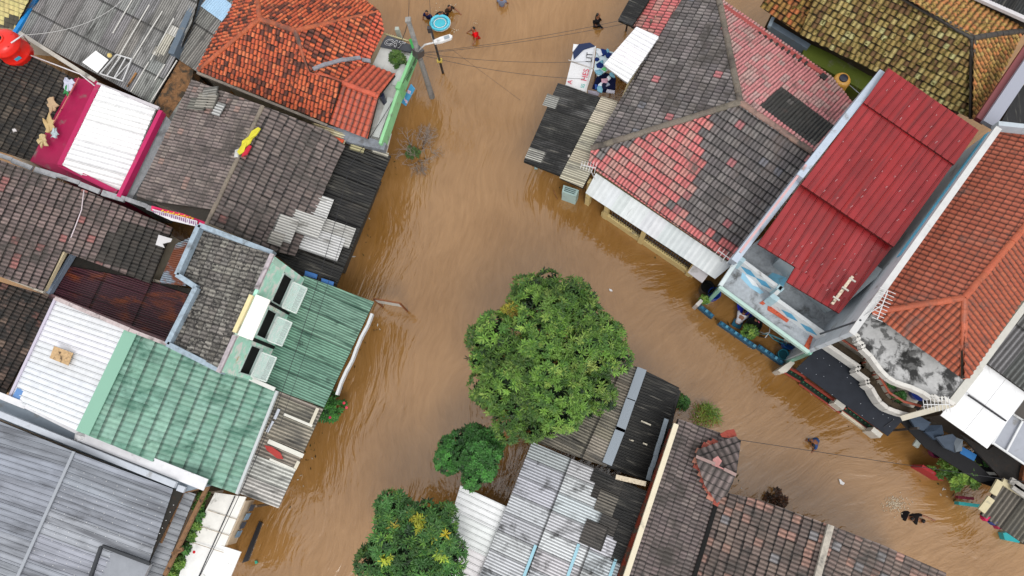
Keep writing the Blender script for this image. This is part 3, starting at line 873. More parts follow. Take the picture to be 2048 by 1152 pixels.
# sign frame standing in the water
t = thing('street_sign', 'rusty two-legged sign frame with a blank white board standing in the water', 'sign', W(780, 640, -.8))
tp = [W(748, 598, 1.5), W(800, 607, 1.5)]
for p in tp: beam('leg', p + Vector((0, 0, .05)), Vector((p.x, p.y, -.9)), .06, .06, MAT['wood'], t, C(150, 95, 60))
m = MB(); m.beam(tp[0] - Vector((0, 0, .3)), tp[1] - Vector((0, 0, .3)), .04, .6); m.build('board', MAT['paint'], t, C(222, 222, 216))
m = MB(); m.beam(tp[0] + Vector((0, 0, .05)), tp[1] + Vector((0, 0, .05)), .06, .06); m.build('top_bar', MAT['wood'], t, C(140, 90, 60))

# --- house with white and green metal roof
h = House('house with white ribbed roof slope and mint green metal tile slope', (300, 790))
h.sheet_roof([(112, 598), (258, 660), (160, 864), (18, 797)], (112, 598), (18, 797), 3.7, (255, 660), 4.6, .8, 6, .20, .028, pal((C(238, 240, 246), 3), (C(226, 230, 238), 1)), 'metal', 'rib', drop=.03, deckcol=(.5, .5, .5), name='white_roof')
GG = pal((C(130, 172, 154), 4), (C(120, 163, 145), 3), (C(142, 181, 164), 2), (C(106, 150, 132), 1.5))
h.tile_roof([(258, 660), (338, 692), (552, 781), (472, 987), (416, 968), (160, 864)], (552, 781), (472, 987), 3.05, (258, 660), 4.6, (.36, .50, .022, 2, .03, 8), GG, 'metal_green', jitter=.25, name='green_roof')
m = MB(); a, b = W(262, 662, 4.66), W(165, 866, 4.66); m.beam(a, b, .5, .03); m.build('ridge_flashing', MAT['metal'], h.root, C(140, 188, 166))
m = MB(); m.beam(W(340, 690, 4.25), W(450, 742, 3.75), .16, .25); m.build('gutter', MAT['concrete'], h.root, C(195, 205, 215))
m = MB(); m.beam(W(555, 782, 3.12), W(474, 988, 3.12), .10, .12); m.build('gutter', MAT['metal'], h.root, C(205, 210, 212))
m = MB(); m.beam(W(500, 757, 3.5), W(550, 779, 3.3), .14, .1); m.build('flashing', MAT['metal'], h.root, C(225, 225, 220))
m = MB(); m.beam(W(112, 597, 3.85), W(260, 660, 4.7), .14, .12); m.beam(W(260, 660, 4.7), W(338, 690, 4.3), .12, .1); m.build('verge_cap', MAT['concrete'], h.root, C(205, 190, 190))
m = MB(); m.beam(W(112, 598, 3.75), W(19, 797, 3.75), .10, .12); m.build('gutter', MAT['metal'], h.root, C(205, 198, 215))
h.walls([(112, 598), (258, 660), (552, 781), (472, 987), (160, 864), (18, 797)], 3.0, .2)
u0 = [W(x, y, 4.35) for x, y in ((108, 692), (146, 706), (136, 731), (99, 716))]
h.finish()
m = MB(); m.prism([p - Vector((0, 0, .03)) for p in u0], u0); tag(m.build('plywood_sheet', MAT['wood'], None, C(205, 172, 130)), 'small brown plywood sheet lying on the white ribbed roof', 'board')
u0 = [W(x, y, 3.85) for x, y in ((34, 776), (47, 780), (38, 800), (22, 798))]
m = MB(); m.prism([p - Vector((0, 0, .03)) for p in u0], u0); tag(m.build('tarpaulin', MAT['cloth'], None, C(110, 150, 205)), 'small blue tarpaulin tucked at the lower corner of the white ribbed roof', 'tarpaulin')
# corrugated lean-to in front of it
h = House('corrugated lean-to with white and mouldy black sheets beside the green roof', (560, 900), name='lean_to', cat='lean-to')
LT = [(560, 783), (647, 817), (557, 1016), (466, 982)]
LW = [(505, 905), (560, 880), (612, 900), (557, 1016), (490, 990)]
def lcol(x, y, g): return jit(C(222, 220, 212) if y > 905 and x > 500 else C(176, 168, 152) if x > 545 else C(130, 122, 112), .12, g)
pl, rf = h.sheet_roof(LT, (647, 817), (557, 1016), 2.35, (560, 783), 2.75, .75, 1.9, .125, .045, lcol, 'fibre', off=(.1, 0))
for (a, b, w_) in (((568, 828), (625, 852), .09), ((537, 882), (607, 912), .16), ((540, 918), (592, 940), .08)):
    m = MB(); m.beam(pl.hit(*a) + pl.n * .07, pl.hit(*b) + pl.n * .07, w_, .03, up=pl.n); m.build('flat_strip', MAT['paint'], h.root, C(226, 224, 214))
for (a, b) in (((636, 816), (622, 848)), ((598, 922), (590, 938))):
    m = MB(); m.beam(pl.hit(*a) + pl.n * .075, pl.hit(*b) + pl.n * .075, .12, .02, up=pl.n); m.build('flat_strip', MAT['paint'], h.root, C(214, 208, 190))
for a, b in (((559, 818), (550, 838)), ((547, 842), (535, 864))):
    m = MB(); m.beam(pl.hit(*a) + pl.n * .09, pl.hit(*b) + pl.n * .09, .1, .03, up=pl.n); m.build('loose_batten', MAT['steel'], h.root, C(190, 195, 205))
for x, y in ((640, 820), (600, 905), (560, 1005)): post(x, y, 2.3, .08, 'wood', h.root, C(120, 105, 90))
P = [pl.hit(x, y) + pl.n * .10 for x, y in ((530, 890), (545, 893), (562, 905), (568, 918), (555, 916), (535, 900))]
m = MB(); m.prism(P, [p + pl.n * .03 for p in P]); tag(m.build('red_cloth', MAT['cloth'], None, C(178, 72, 68)), 'faded red cloth lying on the corrugated lean-to', 'cloth')

# --- big grey metal roof, bottom left
h = House('large house with grey metal sheet roof and thin ridge strip in the lower left corner', (170, 1010))
GM = pal((C(162, 167, 178), 3), (C(154, 159, 171), 2), (C(168, 173, 183), 2))
h.sheet_roof([(-40, 826), (147, 903), (28, 1170), (-40, 1170)], (-40, 900), (-130, 1120), 3.9, (147, 903), 4.5, .85, 8, .19, .02, GM, 'metal_grey', 'rib', drop=.03, name='left_roof')
KR = [(147, 903), (392, 990), (352, 1075), (300, 1170), (28, 1170)]
h.sheet_roof([(147, 903), (366, 985), (298, 1125), (283, 1170), (28, 1170)], (392, 990), (310, 1170), 3.7, (147, 903), 4.5, .85, 8, .19, .02, GM, 'metal_grey', 'rib', drop=.03, name='right_roof')
h.sheet_roof([(352, 975), (392, 988), (318, 1170), (262, 1170)], (392, 990), (310, 1170), 3.3, (352, 975), 3.5, .85, 3, .19, .02, pal((C(160, 164, 172), 1), (C(145, 149, 157), 1)), 'metal_grey', 'rib', drop=.03, name='lower_eave_roof')
m = MB(); m.beam(W(148, 903, 4.55), W(30, 1165, 4.55), .10, .04); m.build('ridge_strip', MAT['metal'], h.root, C(165, 170, 178))
m = MB(); m.beam(W(-40, 812, 4.1), W(352, 970, 4.0), .2, .14); m.beam(W(356, 975, 3.85), W(370, 980, 3.85), .2, .1); m.build('wall_coping', MAT['paint'], h.root, C(196, 202, 212))
slab('box_gutter', [(-40, 775), (60, 815), (160, 868), (416, 972), (360, 985), (-40, 822)], 3.75, .3, MAT['paint'], h.root, C(140, 152, 164))
for a, b, w_ in (((-20, 783), (52, 812), .22), ((52, 812), (160, 866), .16), ((160, 870), (412, 970), .40)):
    m = MB(); m.beam(W(*a, 3.95), W(*b, 3.85), w_, .05); m.build('flashing', MAT['paint'], h.root, C(232, 232, 236))
m = MB(); m.add([W(x, y, z) for x, y, z in ((150, 868, 3.9), (166, 862, 4.0), (172, 874, 3.95), (166, 886, 3.9), (148, 880, 3.88), (160, 872, 4.12))], [[0, 1, 5], [1, 2, 5], [2, 3, 5], [3, 4, 5], [4, 0, 5]]); m.build('crumpled_flashing', MAT['paint'], h.root, C(235, 235, 236))
for a, b in (((360, 985), (412, 972)), ((345, 1108), (366, 1098)), ((416, 972), (330, 1150)), ((366, 985), (322, 1085))):
    m = MB(); m.beam(W(*a, 3.4), W(*b, 3.4), .13, .12); m.build('timber_beam', MAT['wood'], h.root, C(140, 105, 75))
slab('roof_well', [(205, 1093), (300, 1130), (280, 1170), (178, 1170)], 4.04, .15, MAT['metal'], h.root, C(150, 154, 162))
m = MB(); m.beam(W(203, 1093, 4.14), W(176, 1170, 4.14), .10, .12); m.beam(W(205, 1092, 4.12), W(300, 1128, 4.05), .09, .1); m.build('step_flashing', MAT['metal'], h.root, C(50, 53, 58))
h.walls([(-40, 826), (366, 985), (298, 1160), (-40, 1170)], 3.4, .1)
# screw heads along the sheets
m = MB()
g = random.Random(3)
pk = Plane((392, 990), (310, 1170), 3.7, (147, 903), 4.5)
for i in range(10):
    for j in range(14):
        A, B = Vector((150, 930)).lerp(Vector((350, 1005)), i / 9 if i else .02), Vector((60, 1120)).lerp(Vector((255, 1200)), i / 9)
        p = A.lerp(B, (j + .5 + g.uniform(-.15, .15)) / 14)
        if p.y < 1150:
            q = pk.hit(p.x, p.y); m.beam(q, q + pk.n * .03, .022, .022, up=Vector((1, 0, 0)))
o = m.build('screws', MAT['steel'], h.root, C(225, 225, 225)); o['kind'] = 'stuff'
# white flat canopy with hanging plants
h = House('white flat sheet canopy with a stepped edge above the flooded street corner', (420, 1080), name='canopy', cat='canopy')
slab('roof_sheet', [(430, 985), (492, 994), (449, 1092), (380, 1080)], 2.75, .06, MAT['paint'], h.root, C(240, 238, 232, .85))
slab('roof_sheet', [(384, 1072), (482, 1104), (452, 1175), (350, 1175)], 2.70, .06, MAT['paint'], h.root, C(244, 244, 242, .85))
m = MB(); m.beam(W(470, 992, 2.80), W(390, 1170, 2.76), .035, .02); m.build('seam', MAT['wire'], h.root)
for i in range(3):
    a = Vector((415, 1020)).lerp(Vector((385, 1085)), i / 2); m = MB(); m.beam(W(a.x, a.y, 2.79), W(a.x + 62, a.y + 20, 2.79), .02, .015); m.build('seam', MAT['wood'], h.root, C(200, 185, 165))
m = MB(); m.beam(W(500, 1000, 2.3), W(462, 1088, 2.3), .05, .75); m.build('shop_sign', MAT['paint'], h.root, C(208, 190, 165))
for i in range(4):
    a, b = Vector((503, 1008)).lerp(Vector((468, 1078)), i / 4), Vector((503, 1008)).lerp(Vector((468, 1078)), (i + .75) / 4)
    m = MB(); m.beam(W(a.x + 4, a.y + 1, 2.2), W(b.x + 4, b.y + 1, 2.2), .02, .36); m.build('sign_letter_block', MAT['paint'], h.root, C(120, 150, 175) if i % 2 else C(60, 70, 85))
for x, y in ((485, 1000), (475, 1105), (455, 1165)): post(x, y, 2.65, .09, 'paint', h.root, C(190, 185, 175))
m = MB(); P = [W(x, y, .10) for x, y in ((518, 1043), (524, 1046), (496, 1122), (484, 1126))]; m.prism([p - Vector((0, 0, .14)) for p in P], P); tag(m.build('plank', MAT['gloss'], None, (.02, .021, .025)), 'long black board floating beside the white canopy', 'board')

# --- brown gabled house in the middle left with black lean-to
h = House('brown tiled gable house with a yellow and red rag on its ridge', (480, 350))
BR = pal((C(120, 108, 104), 5), (C(98, 88, 85), 4), (C(138, 126, 120), 2), (C(82, 74, 72), 2), (C(150, 118, 108), .6))
BR2 = pal((C(104, 92, 88), 5), (C(88, 78, 75), 4), (C(122, 110, 105), 2), (C(74, 66, 64), 2), (C(150, 80, 75), .25))
h.tile_roof([(385, 160), (526, 212), (415, 445), (300, 402), (272, 398)], (385, 160), (272, 398), 3.5, (526, 212), 4.5, (.27, .28, .03, 2, .036, 8), BR, 'tile')
h.tile_roof([(526, 212), (655, 262), (690, 292), (590, 512), (545, 502), (415, 445)], (690, 292), (590, 512), 3.0, (526, 212), 4.5, (.32, .34, .034, 2, .042, 8), BR2, 'tile', jitter=2.2)
h.caps((526, 212), 4.5, (414, 447), 4.5, C(138, 126, 112), .085, .8, var=.06)
m = MB(); m.beam(W(408, 452, 4.2), W(540, 503, 3.5), .1, .08); m.build('verge', MAT['concrete'], h.root, C(170, 160, 165))
h.walls([(385, 160), (526, 212), (690, 292), (590, 512), (415, 445), (272, 398)], 2.95, .2)
# loose sheets top left of this roof
pl = Plane((385, 160), (272, 398), 3.5, (526, 212), 4.5)
for (x, y, w_, l_, c_, rz) in ((418, 205, .7, 1.0, C(165, 160, 150), .1), (400, 212, .5, .9, C(130, 128, 120), .05), (442, 222, .55, .45, C(200, 200, 198), -.1), (425, 188, .45, .7, C(150, 148, 142), .3)):
    u, v = pl.uv(pl.hit(x, y)); h.sheet(pl, u - w_ / 2, u + w_ / 2, v - l_ / 2, v + l_ / 2, .12, .04, c_, 'fibre_light', None, h.root, w=.12, name='patch_sheet', rz=rz)
h.finish()
def rag(name, pts, z, col, lb, cat='cloth', mat='cloth', up=.06, seed=1):
    g = random.Random(seed); P = [W(x, y, z + g.uniform(-.02, .05)) for x, y in pts]; c = sum(P, Vector()) / len(P) + Vector((0, 0, up)); n = len(P)
    m = MB(); m.add(P + [c] + [p - Vector((0, 0, .05)) for p in P], [[i, (i + 1) % n, n] for i in range(n)] + [[(i + 1) % n, i, n + 1 + i, n + 1 + (i + 1) % n] for i in range(n)])
    return tag(m.build(name, MAT[mat], None, col), lb, cat)
rag('yellow_rag', [(516, 254), (521, 257), (512, 270), (505, 276), (500, 286), (490, 294), (488, 303), (478, 309), (474, 303), (483, 290), (484, 282), (497, 273), (503, 262)], 4.66, C(222, 212, 70), 'bright yellow rag draped over the brown ridge')
rag('red_rag', [(498, 290), (503, 292), (494, 308), (483, 313), (485, 303)], 4.62, C(200, 52, 70), 'small red rag under the yellow rag on the ridge', seed=2)
rag('white_rag', [(470, 300), (480, 296), (476, 314), (468, 314)], 4.6, C(205, 205, 200), 'small pale rag at the lower tip of the yellow rag', seed=4)
# pink printed banner lying along the lower eave
t = thing('banner', 'pink and white printed banner lying along the eave of the brown roof', 'banner', W(355, 435, 3.3))
P = [W(x, y, z) for x, y, z in ((306, 413, 3.62), (330, 420, 3.72), (372, 430, 3.95), (416, 432, 4.1), (413, 452, 4.0), (375, 448, 3.85), (330, 436, 3.62), (305, 422, 3.5))]
m = MB(); m.prism([p - Vector((0, 0, .02)) for p in P], [p + Vector((0, 0, .1)) for p in P]); m.build('banner_cloth', MAT['cloth'], t, C(232, 60, 110))
P = [W(x, y, z) for x, y, z in ((308, 420, 3.66), (345, 430, 3.78), (398, 444, 4.06), (396, 455, 4.02), (345, 443, 3.74), (312, 428, 3.6))]
m = MB(); m.prism([p + Vector((0, 0, .1)) for p in P], [p + Vector((0, 0, .13)) for p in P]); m.build('banner_strip', MAT['cloth'], t, C(236, 232, 236))
g = random.Random(8); m = MB()
for k in range(22):
    s_ = (k + .5) / 22; q = P[0].lerp(P[2], s_).lerp(P[5].lerp(P[3], s_), .5) + Vector((0, 0, .14)); hh = g.uniform(.05, .09)
    m.beam(q - Vector((0, hh, 0)), q + Vector((0, hh, 0)), g.uniform(.02, .05), .012)
m.build('banner_print', MAT['cloth'], t, C(150, 110, 150))
m = MB()
for k in range(12):
    s_ = (k + .5) / 12; q = W(322 + 66 * s_, 421 + 15 * s_, 3.85 + .28 * s_); m.beam(q - Vector((.04, .02, 0)), q + Vector((.04, .03 * (-1) ** k, 0)), .05, .02)
m.build('yellow_script', MAT['cloth'], t, C(238, 190, 70))
# maroon sheets and black lean-to towards the street
h = House('black mouldy corrugated lean-to with stacked white patch sheets on the street side', (680, 430), name='lean_to', cat='lean-to')
h.sheet_roof([(632, 288), (676, 302), (637, 392), (608, 382)], (676, 302), (637, 392), 2.95, (632, 288), 3.1, .9, 1.4, .5, .008, pal((C(92, 48, 62), 1)), 'metal', drop=.02, name='maroon_roof')
LB = [(674, 286), (782, 312), (672, 574), (600, 548), (545, 505)]
pl, rf = h.sheet_roof(LB, (782, 312), (690, 535), 2.35, (674, 286), 2.85, .85, 1.8, .115, .04, pal((C(62, 59, 54), 3), (C(50, 48, 44), 2), (C(76, 71, 64), 1)), 'fibre_black', name='lean_to_roof')
for (x, y, w_, l_, c_) in ((626, 414, 1.0, 1.4, C(226, 226, 224)), (608, 452, .85, 1.5, C(215, 214, 210)), (672, 468, .85, 1.35, C(205, 204, 200)), (640, 488, .95, 1.75, C(228, 228, 228)), (575, 466, 1.0, .8, C(205, 203, 198)), (558, 486, .5, .55, C(195, 190, 182))):
    u, v = pl.uv(pl.hit(x, y)); h.sheet(pl, u - w_ / 2, u + w_ / 2, v - l_ / 2, v + l_ / 2, .105, .035, c_, 'fibre_light', None, h.root, w=.14 + .055 * (x % 3) + max(0, 628 - x) * .0085, name='patch_sheet', rz=.03)
for (x, y, w_, l_, c_) in ((668, 275, .5, 1.0, C(215, 205, 170)), (645, 262, .35, .9, C(165, 150, 115)), (716, 294, .5, .6, C(190, 182, 140)), (760, 308, .2, .7, C(200, 195, 180))):
    u, v = pl.uv(pl.hit(x, y)); h.sheet(pl, u - w_ / 2, u + w_ / 2, v - l_ / 2, v + l_ / 2, .105, .035, c_, 'fibre_light', None, h.root, w=.12, name='patch_sheet', rz=.06)
slab('cement_ledge', [(640, 246), (700, 262), (772, 286), (768, 300), (700, 285), (640, 262)], 2.95, .3, MAT['concrete'], h.root, C(135, 140, 148))
for x, y in ((612, 256), (640, 265), (665, 275)):
    m = MB(); m.beam(W(x, y, 3.12), W(x + 22, y + 8, 3.08), .14, .06); m.build('spare_clay_tile', MAT['tile_clay'], h.root, C(205, 85, 50))
h.walls([(674, 290), (760, 312), (668, 540), (560, 505)], 2.2, .35, C(70, 66, 60))
for x, y in ((772, 320), (735, 410), (690, 520)): post(x, y, 2.3, .08, 'wood', h.root, C(90, 80, 70))
def lettering(s, o, xd, yd, size, parent, col, ext=.004, name='lettering', shear=0.0, fat=0.0):
    cu = bpy.data.curves.new(name, 'FONT'); cu.body = s; cu.size = size; cu.extrude = ext; cu.shear = shear; cu.offset = fat; cu.align_x = 'CENTER'; cu.align_y = 'CENTER'
    cu.materials.append(MAT['ink'])
    tmp = bpy.data.objects.new(name, cu); COLL.objects.link(tmp); bpy.context.view_layer.update()
    me = bpy.data.meshes.new_from_object(tmp.evaluated_get(bpy.context.evaluated_depsgraph_get()))
    bpy.data.objects.remove(tmp)
    me.color_attributes.new('Col', 'FLOAT_COLOR', 'POINT').data.foreach_set('color', [1.0] * (4 * len(me.vertices)))
    ob = bpy.data.objects.new(name, me); ob.color = (*col, 1)
    xd = xd.normalized(); yd = (yd - xd * yd.dot(xd)).normalized()
    M = Matrix((xd, yd, xd.cross(yd))).transposed().to_4x4()
    return link(ob, parent, Matrix.Translation(o) @ M)
MAT['ink'] = material('printed_ink', .6, .3, var=0)
def capl(h, pl, a, b, col, **k): h.caps(a, pl.hit(*a).z, b, pl.hit(*b).z, col, **k)

# --- orange clay house, top
h = House('orange clay tiled hip house with black lichen and a newer small gable', (560, 120))
CLAY = pal((C(200, 98, 60), 5), (C(188, 86, 54), 4), (C(176, 80, 52), 2), (C(208, 116, 76), 2), (C(74, 46, 40), 2.2), (C(126, 66, 50), 1.6), mute=.1)
CLAY2 = pal((C(205, 94, 66), 5), (C(196, 84, 58), 4), (C(212, 104, 76), 2))
KC = (.178, .215, .034, 1, .032, 5)
pa, _ = h.tile_roof([(395, 141), (520, 38), (590, 62), (620, 142), (610, 227)], (395, 140), (655, 245), 3.0, (555, 50), 4.8, KC, CLAY, 'tile_clay', jitter=1.8, name='front_roof')
h.tile_roof([(610, 227), (620, 142), (682, 165), (658, 247)], (395, 140), (655, 245), 3.0, (555, 50), 4.8, KC, CLAY, 'tile_clay', jitter=1.8, name='front_roof')
pb, _ = h.tile_roof([(395, 141), (520, 38), (512, -30), (478, -30)], (395, 141), (476, -30), 3.0, (520, 38), 4.8, KC, CLAY, 'tile_clay', jitter=1.8, name='side_roof')
pc, _ = h.tile_roof([(520, 38), (590, 62), (760, 24), (690, -30), (512, -30)], (760, 24), (620, -24), 3.1, (555, 50), 4.8, KC, CLAY, 'tile_clay', jitter=1.8, name='back_roof')
pd, _ = h.tile_roof([(590, 62), (760, 24), (768, 62), (736, 128), (620, 142)], (766, 45), (736, 128), 3.1, (590, 62), 4.8, KC, lambda x, y, g: CLAY2(x, y, g) if x - .35 * (60 - y) > 735 - (y - 50) * .15 else CLAY(x, y, g), 'tile_clay', jitter=1.8, name='side_roof')
pe, _ = h.tile_roof([(682, 165), (722, 124), (791, 150), (757, 193)], (722, 124), (791, 150), 3.1, (720, 179), 3.7, (.24, .26, .05, 1, .03, 6), CLAY2, 'tile_clean', jitter=.5, name='gable_roof')
pf, _ = h.tile_roof([(682, 165), (757, 193), (736, 278), (658, 247)], (658, 247), (736, 278), 3.02, (720, 179), 3.7, (.24, .26, .05, 1, .03, 6), CLAY2, 'tile_clean', jitter=.5, name='gable_roof')
h.tile_roof([(620, 142), (734, 124), (682, 167)], (766, 45), (736, 128), 3.1, (590, 62), 4.8, KC, CLAY, 'tile_clay', jitter=1.8, name='side_roof')
OC = C(190, 98, 62)
capl(h, pa, (520, 38), (590, 62), OC); capl(h, pa, (520, 38), (398, 140), OC); capl(h, pc, (520, 38), (511, -30), OC)
capl(h, pc, (590, 62), (756, 26), OC); capl(h, pa, (590, 62), (620, 142), OC); h.caps((620, 142), pa.hit(620, 142).z, (682, 165), 3.8, C(195, 95, 66)); h.caps((682, 165), 3.74, (757, 193), 3.74, C(205, 96, 70))
m = MB()
for a, b in (((628, 141), (655, 130)), ((652, 132), (690, 121)), ((686, 123), (722, 118)), ((725, 122), (742, 125))): m.beam(pd.hit(*a) + Vector((0, 0, .1)), pd.hit(*b) + Vector((0, 0, .1)), .16, .06)
m.build('valley_mortar', MAT['concrete'], h.root, C(150, 150, 158))
h.walls([(398, 140), (500, -30), (690, -30), (764, 35), (740, 125), (735, 275), (655, 245)], 2.95, .35, C(205, 195, 170))
m = MB(); m.beam(W(395, 146, 2.95), W(655, 252, 2.95), .10, .12); m.build('gutter', MAT['concrete'], h.root, C(150, 140, 130))
h.finish()
# street terrace slab with green parapet
t = thing('shop_terrace', 'white roof terrace with a bright green parapet wall in front of the orange house', 'terrace', W(790, 200, -.8))
slab('terrace_floor', [(768, 82), (822, 92), (827, 112), (766, 290), (738, 280), (757, 200), (745, 130)], 2.6, .22, MAT['paint'], t, C(214, 214, 210))
GPZ = ((830, 108, .0), (800, 186, 0), (758, 292, 0))
m = MB(); m.beam(W(832, 106, 2.82), W(803, 178, 2.82), .12, .66); m.build('parapet', MAT['paint'], t, C(138, 205, 146))
m = MB(); m.beam(W(801, 184, 2.82), W(764, 294, 2.82), .12, .66); m.build('parapet', MAT['paint'], t, C(150, 212, 156))
m = MB(); m.beam(W(804, 174, 2.86), W(799, 187, 2.86), .2, .8); m.build('pier', MAT['paint'], t, C(126, 196, 132))
m = MB(); m.beam(W(825, 84, 2.8), W(832, 104, 2.8), .22, .5); m.build('pier', MAT['paint'], t, C(60, 160, 80))
m = MB(); m.beam(W(816, 112, 2.66), W(790, 172, 2.66), .3, .1); m.beam(W(782, 196, 2.66), W(752, 275, 2.66), .26, .1); m.build('kerb', MAT['paint'], t, C(226, 230, 228))
m = MB(); m.beam(W(776, 262, 2.5), W(766, 300, 2.5), .2, .5); m.build('white_pier', MAT['paint'], t, C(222, 222, 220))
dx = (W(794, 172, 2.8) - W(826, 100, 2.8)); o_ = Vector((-dx.y, dx.x, 0)).normalized(); o_ = o_ if o_.x > 0 else -o_
lettering('IIIIIIII IIII', W(819, 139, 2.8) + o_ * .09, -dx, Vector((0, 0, 1)), .32, t, C(40, 85, 52), name='faded_lettering')
slab('awning', [(768, 78), (775, 70), (828, 92), (826, 106), (760, 93)], [2.75, 2.8, 2.8, 2.75, 2.72], .05, MAT['cloth'], t, C(88, 90, 96))
a_, b_ = W(764, 84, 2.8), W(826, 98, 2.85)
lettering('CAT', W(786, 87, 2.835), b_ - a_, Vector((0, 1, 0)), .40, t, C(205, 205, 208), name='lettering_outline', shear=.35, fat=.022)
lettering('CAT', W(786, 87, 2.85), b_ - a_, Vector((0, 1, 0)), .40, t, C(16, 16, 20), name='awning_lettering', shear=.35)
m = MB()
for i in range(12): p = Vector((770, 66)).lerp(Vector((815, 80)), i / 11); m.beam(W(p.x, p.y, 2.6), W(p.x + 2, p.y + 5, 2.4), .03, .03)
m.beam(W(768, 68, 2.6), W(817, 82, 2.6), .05, .05); m.build('railing', MAT['steel'], t, C(205, 195, 150))
for x, y in ((822, 120), (790, 195), (766, 285)): post(x - 6, y, 2.4, .16, 'paint', t, C(190, 200, 190))
m = MB(); m.lathe(W(770, 206, 2.6), [(.11, 0), (.13, .7), (.13, .72), (.05, .72)], 10); tag(m.build('bin', MAT['gloss'], None, C(40, 45, 70)), 'dark blue bin standing on the white terrace beside the small gable', 'bin')
P = [W(x, y, z) for x, y, z in ((822, 168, 2.3), (830, 178, 2.2), (812, 212, 1.3), (803, 205, 1.4))]
t2 = thing('hanging_banner', 'light blue and pink printed banner hanging from the green parapet', 'banner', W(815, 190, 0))
nn = (P[1] - P[0]).cross(P[2] - P[1]).normalized() * .015
m = MB(); m.prism([p - nn for p in P], [p + nn for p in P]); m.build('banner_cloth', MAT['cloth'], t2, C(90, 175, 225))
c_ = sum(P, Vector()) / 4
m = MB()
for k, (a, b) in enumerate(((.2, .3), (.55, .25), (.3, .7), (.65, .75))):
    q = P[0].lerp(P[1], a).lerp(P[3].lerp(P[2], a), b); q2 = P[0].lerp(P[1], a + .25).lerp(P[3].lerp(P[2], a + .25), b + .12)
    m.beam(q + Vector((0, 0, .03)), q2 + Vector((0, 0, .03)), .1, .02)
m.build('banner_print', MAT['cloth'], t2, C(235, 205, 225))

# --- pink and grey hip house
h = House('grey tiled hip house with pink painted tile patches and mossy ridge tiles', (1440, 280))
GR = pal((C(112, 106, 104), 5), (C(92, 88, 88), 4), (C(130, 124, 122), 3), (C(74, 70, 70), 3), (C(196, 100, 104), .35), (C(112, 118, 128), .5))
PK = pal((C(208, 104, 106), 5), (C(200, 98, 100), 3), (C(188, 136, 126), 2.5), (C(172, 148, 136), 2.2))
PK2 = pal((C(200, 120, 124), 5), (C(210, 132, 134), 3), (C(188, 152, 146), 3.2), (C(180, 164, 156), 2))
BK = pal((C(44, 44, 42), 6), (C(56, 55, 52), 3), (C(110, 108, 104), .5))
SP = [(1205, 305), (1232, 300), (1360, 240), (1440, 205), (1402, 270), (1408, 320), (1382, 375), (1330, 410), (1500, 520), (1460, 560), (1150, 340), (1185, 305)]
def scol(x, y, g):
    if inpoly(SP, x + g.uniform(-8, 8), y + g.uniform(-8, 8)): return PK(x, y, g)
    if y > 405 + (x - 1330) * .70 and g.random() < .85: return PK(x, y, g)
    return GR(x, y, g)
NB = [(1555, 176), (1668, 256), (1630, 303), (1516, 216)]
def ncol(x, y, g): return BK(x, y, g) if inpoly(NB, x, y) else PK2(x, y, g)
KP = (.30, .31, .034, 2, .042, 8)
ZE, ZR = 2.9, 4.9
ps, _ = h.tile_roof([(1480, 205), (1625, 305), (1470, 532), (1176, 330), (1183, 297)], (1182, 325), (1470, 530), ZE, (1480, 205), ZR, KP, scol, 'tile_clean', name='front_roof')
pw, _ = h.tile_roof([(1183, 297), (1480, 205), (1434, -5), (1426, -40), (1390, -40), (1318, 74)], (1182, 297), (1330, 30), ZE, (1480, 205), ZR, (.31, .33, .034, 2, .042, 8), lambda x, y, g: PK(x, y, g) if (x > 1372 - (y) * .8 and x < 1392 - y * .75 and False) else GR(x, y, g), 'tile', name='side_roof')
h.tile_roof([(1262, 54), (1318, 74), (1390, -40), (1325, -40)], (1182, 297), (1330, 30), ZE, (1480, 205), ZR, (.31, .33, .034, 2, .042, 8), PK, 'tile_clean', name='side_roof')
pn, _ = h.tile_roof([(1480, 205), (1436, -5), (1660, 152), (1706, 208), (1625, 305)], (1450, 12), (1690, 185), ZE, (1480, 205), ZR, (.27, .30, .034, 2, .042, 8), ncol, 'tile_clean', name='back_roof')
RC = C(122, 112, 100)
capl(h, ps, (1480, 205), (1183, 297), RC, r=.13, L=.42); capl(h, pw, (1480, 205), (1432, -30), RC, r=.13, L=.42); capl(h, ps, (1480, 205), (1622, 303), C(150, 120, 108), r=.12, L=.42)
h.walls([(1183, 300), (1300, 20), (1434, -10), (1700, 208), (1625, 305), (1470, 530)], 2.8, .3, C(205, 190, 150))
m = MB(); m.beam(W(1448, 14, 2.95), W(1650, 152, 2.95), .16, .14); m.build('gutter', MAT['paint'], h.root, C(165, 78, 74))
for k in range(9):
    p = Vector((1516, 66)).lerp(Vector((1610, 125)), k / 8); m = MB(); m.beam(W(p.x, p.y, 3.02), W(p.x + 4, p.y + 3, 3.02), .18, .06); m.build('slipped_tile', MAT['tile_dark'], h.root, C(50, 45, 42))
for (x, y) in ((1466, 52), (1647, 153)):
    m = MB(); m.beam(W(x - 5, y - 4, 3.1), W(x + 6, y + 4, 3.1), .22, .05); m.build('slipped_tile', MAT['tile_dark'], h.root, C(46, 44, 44))
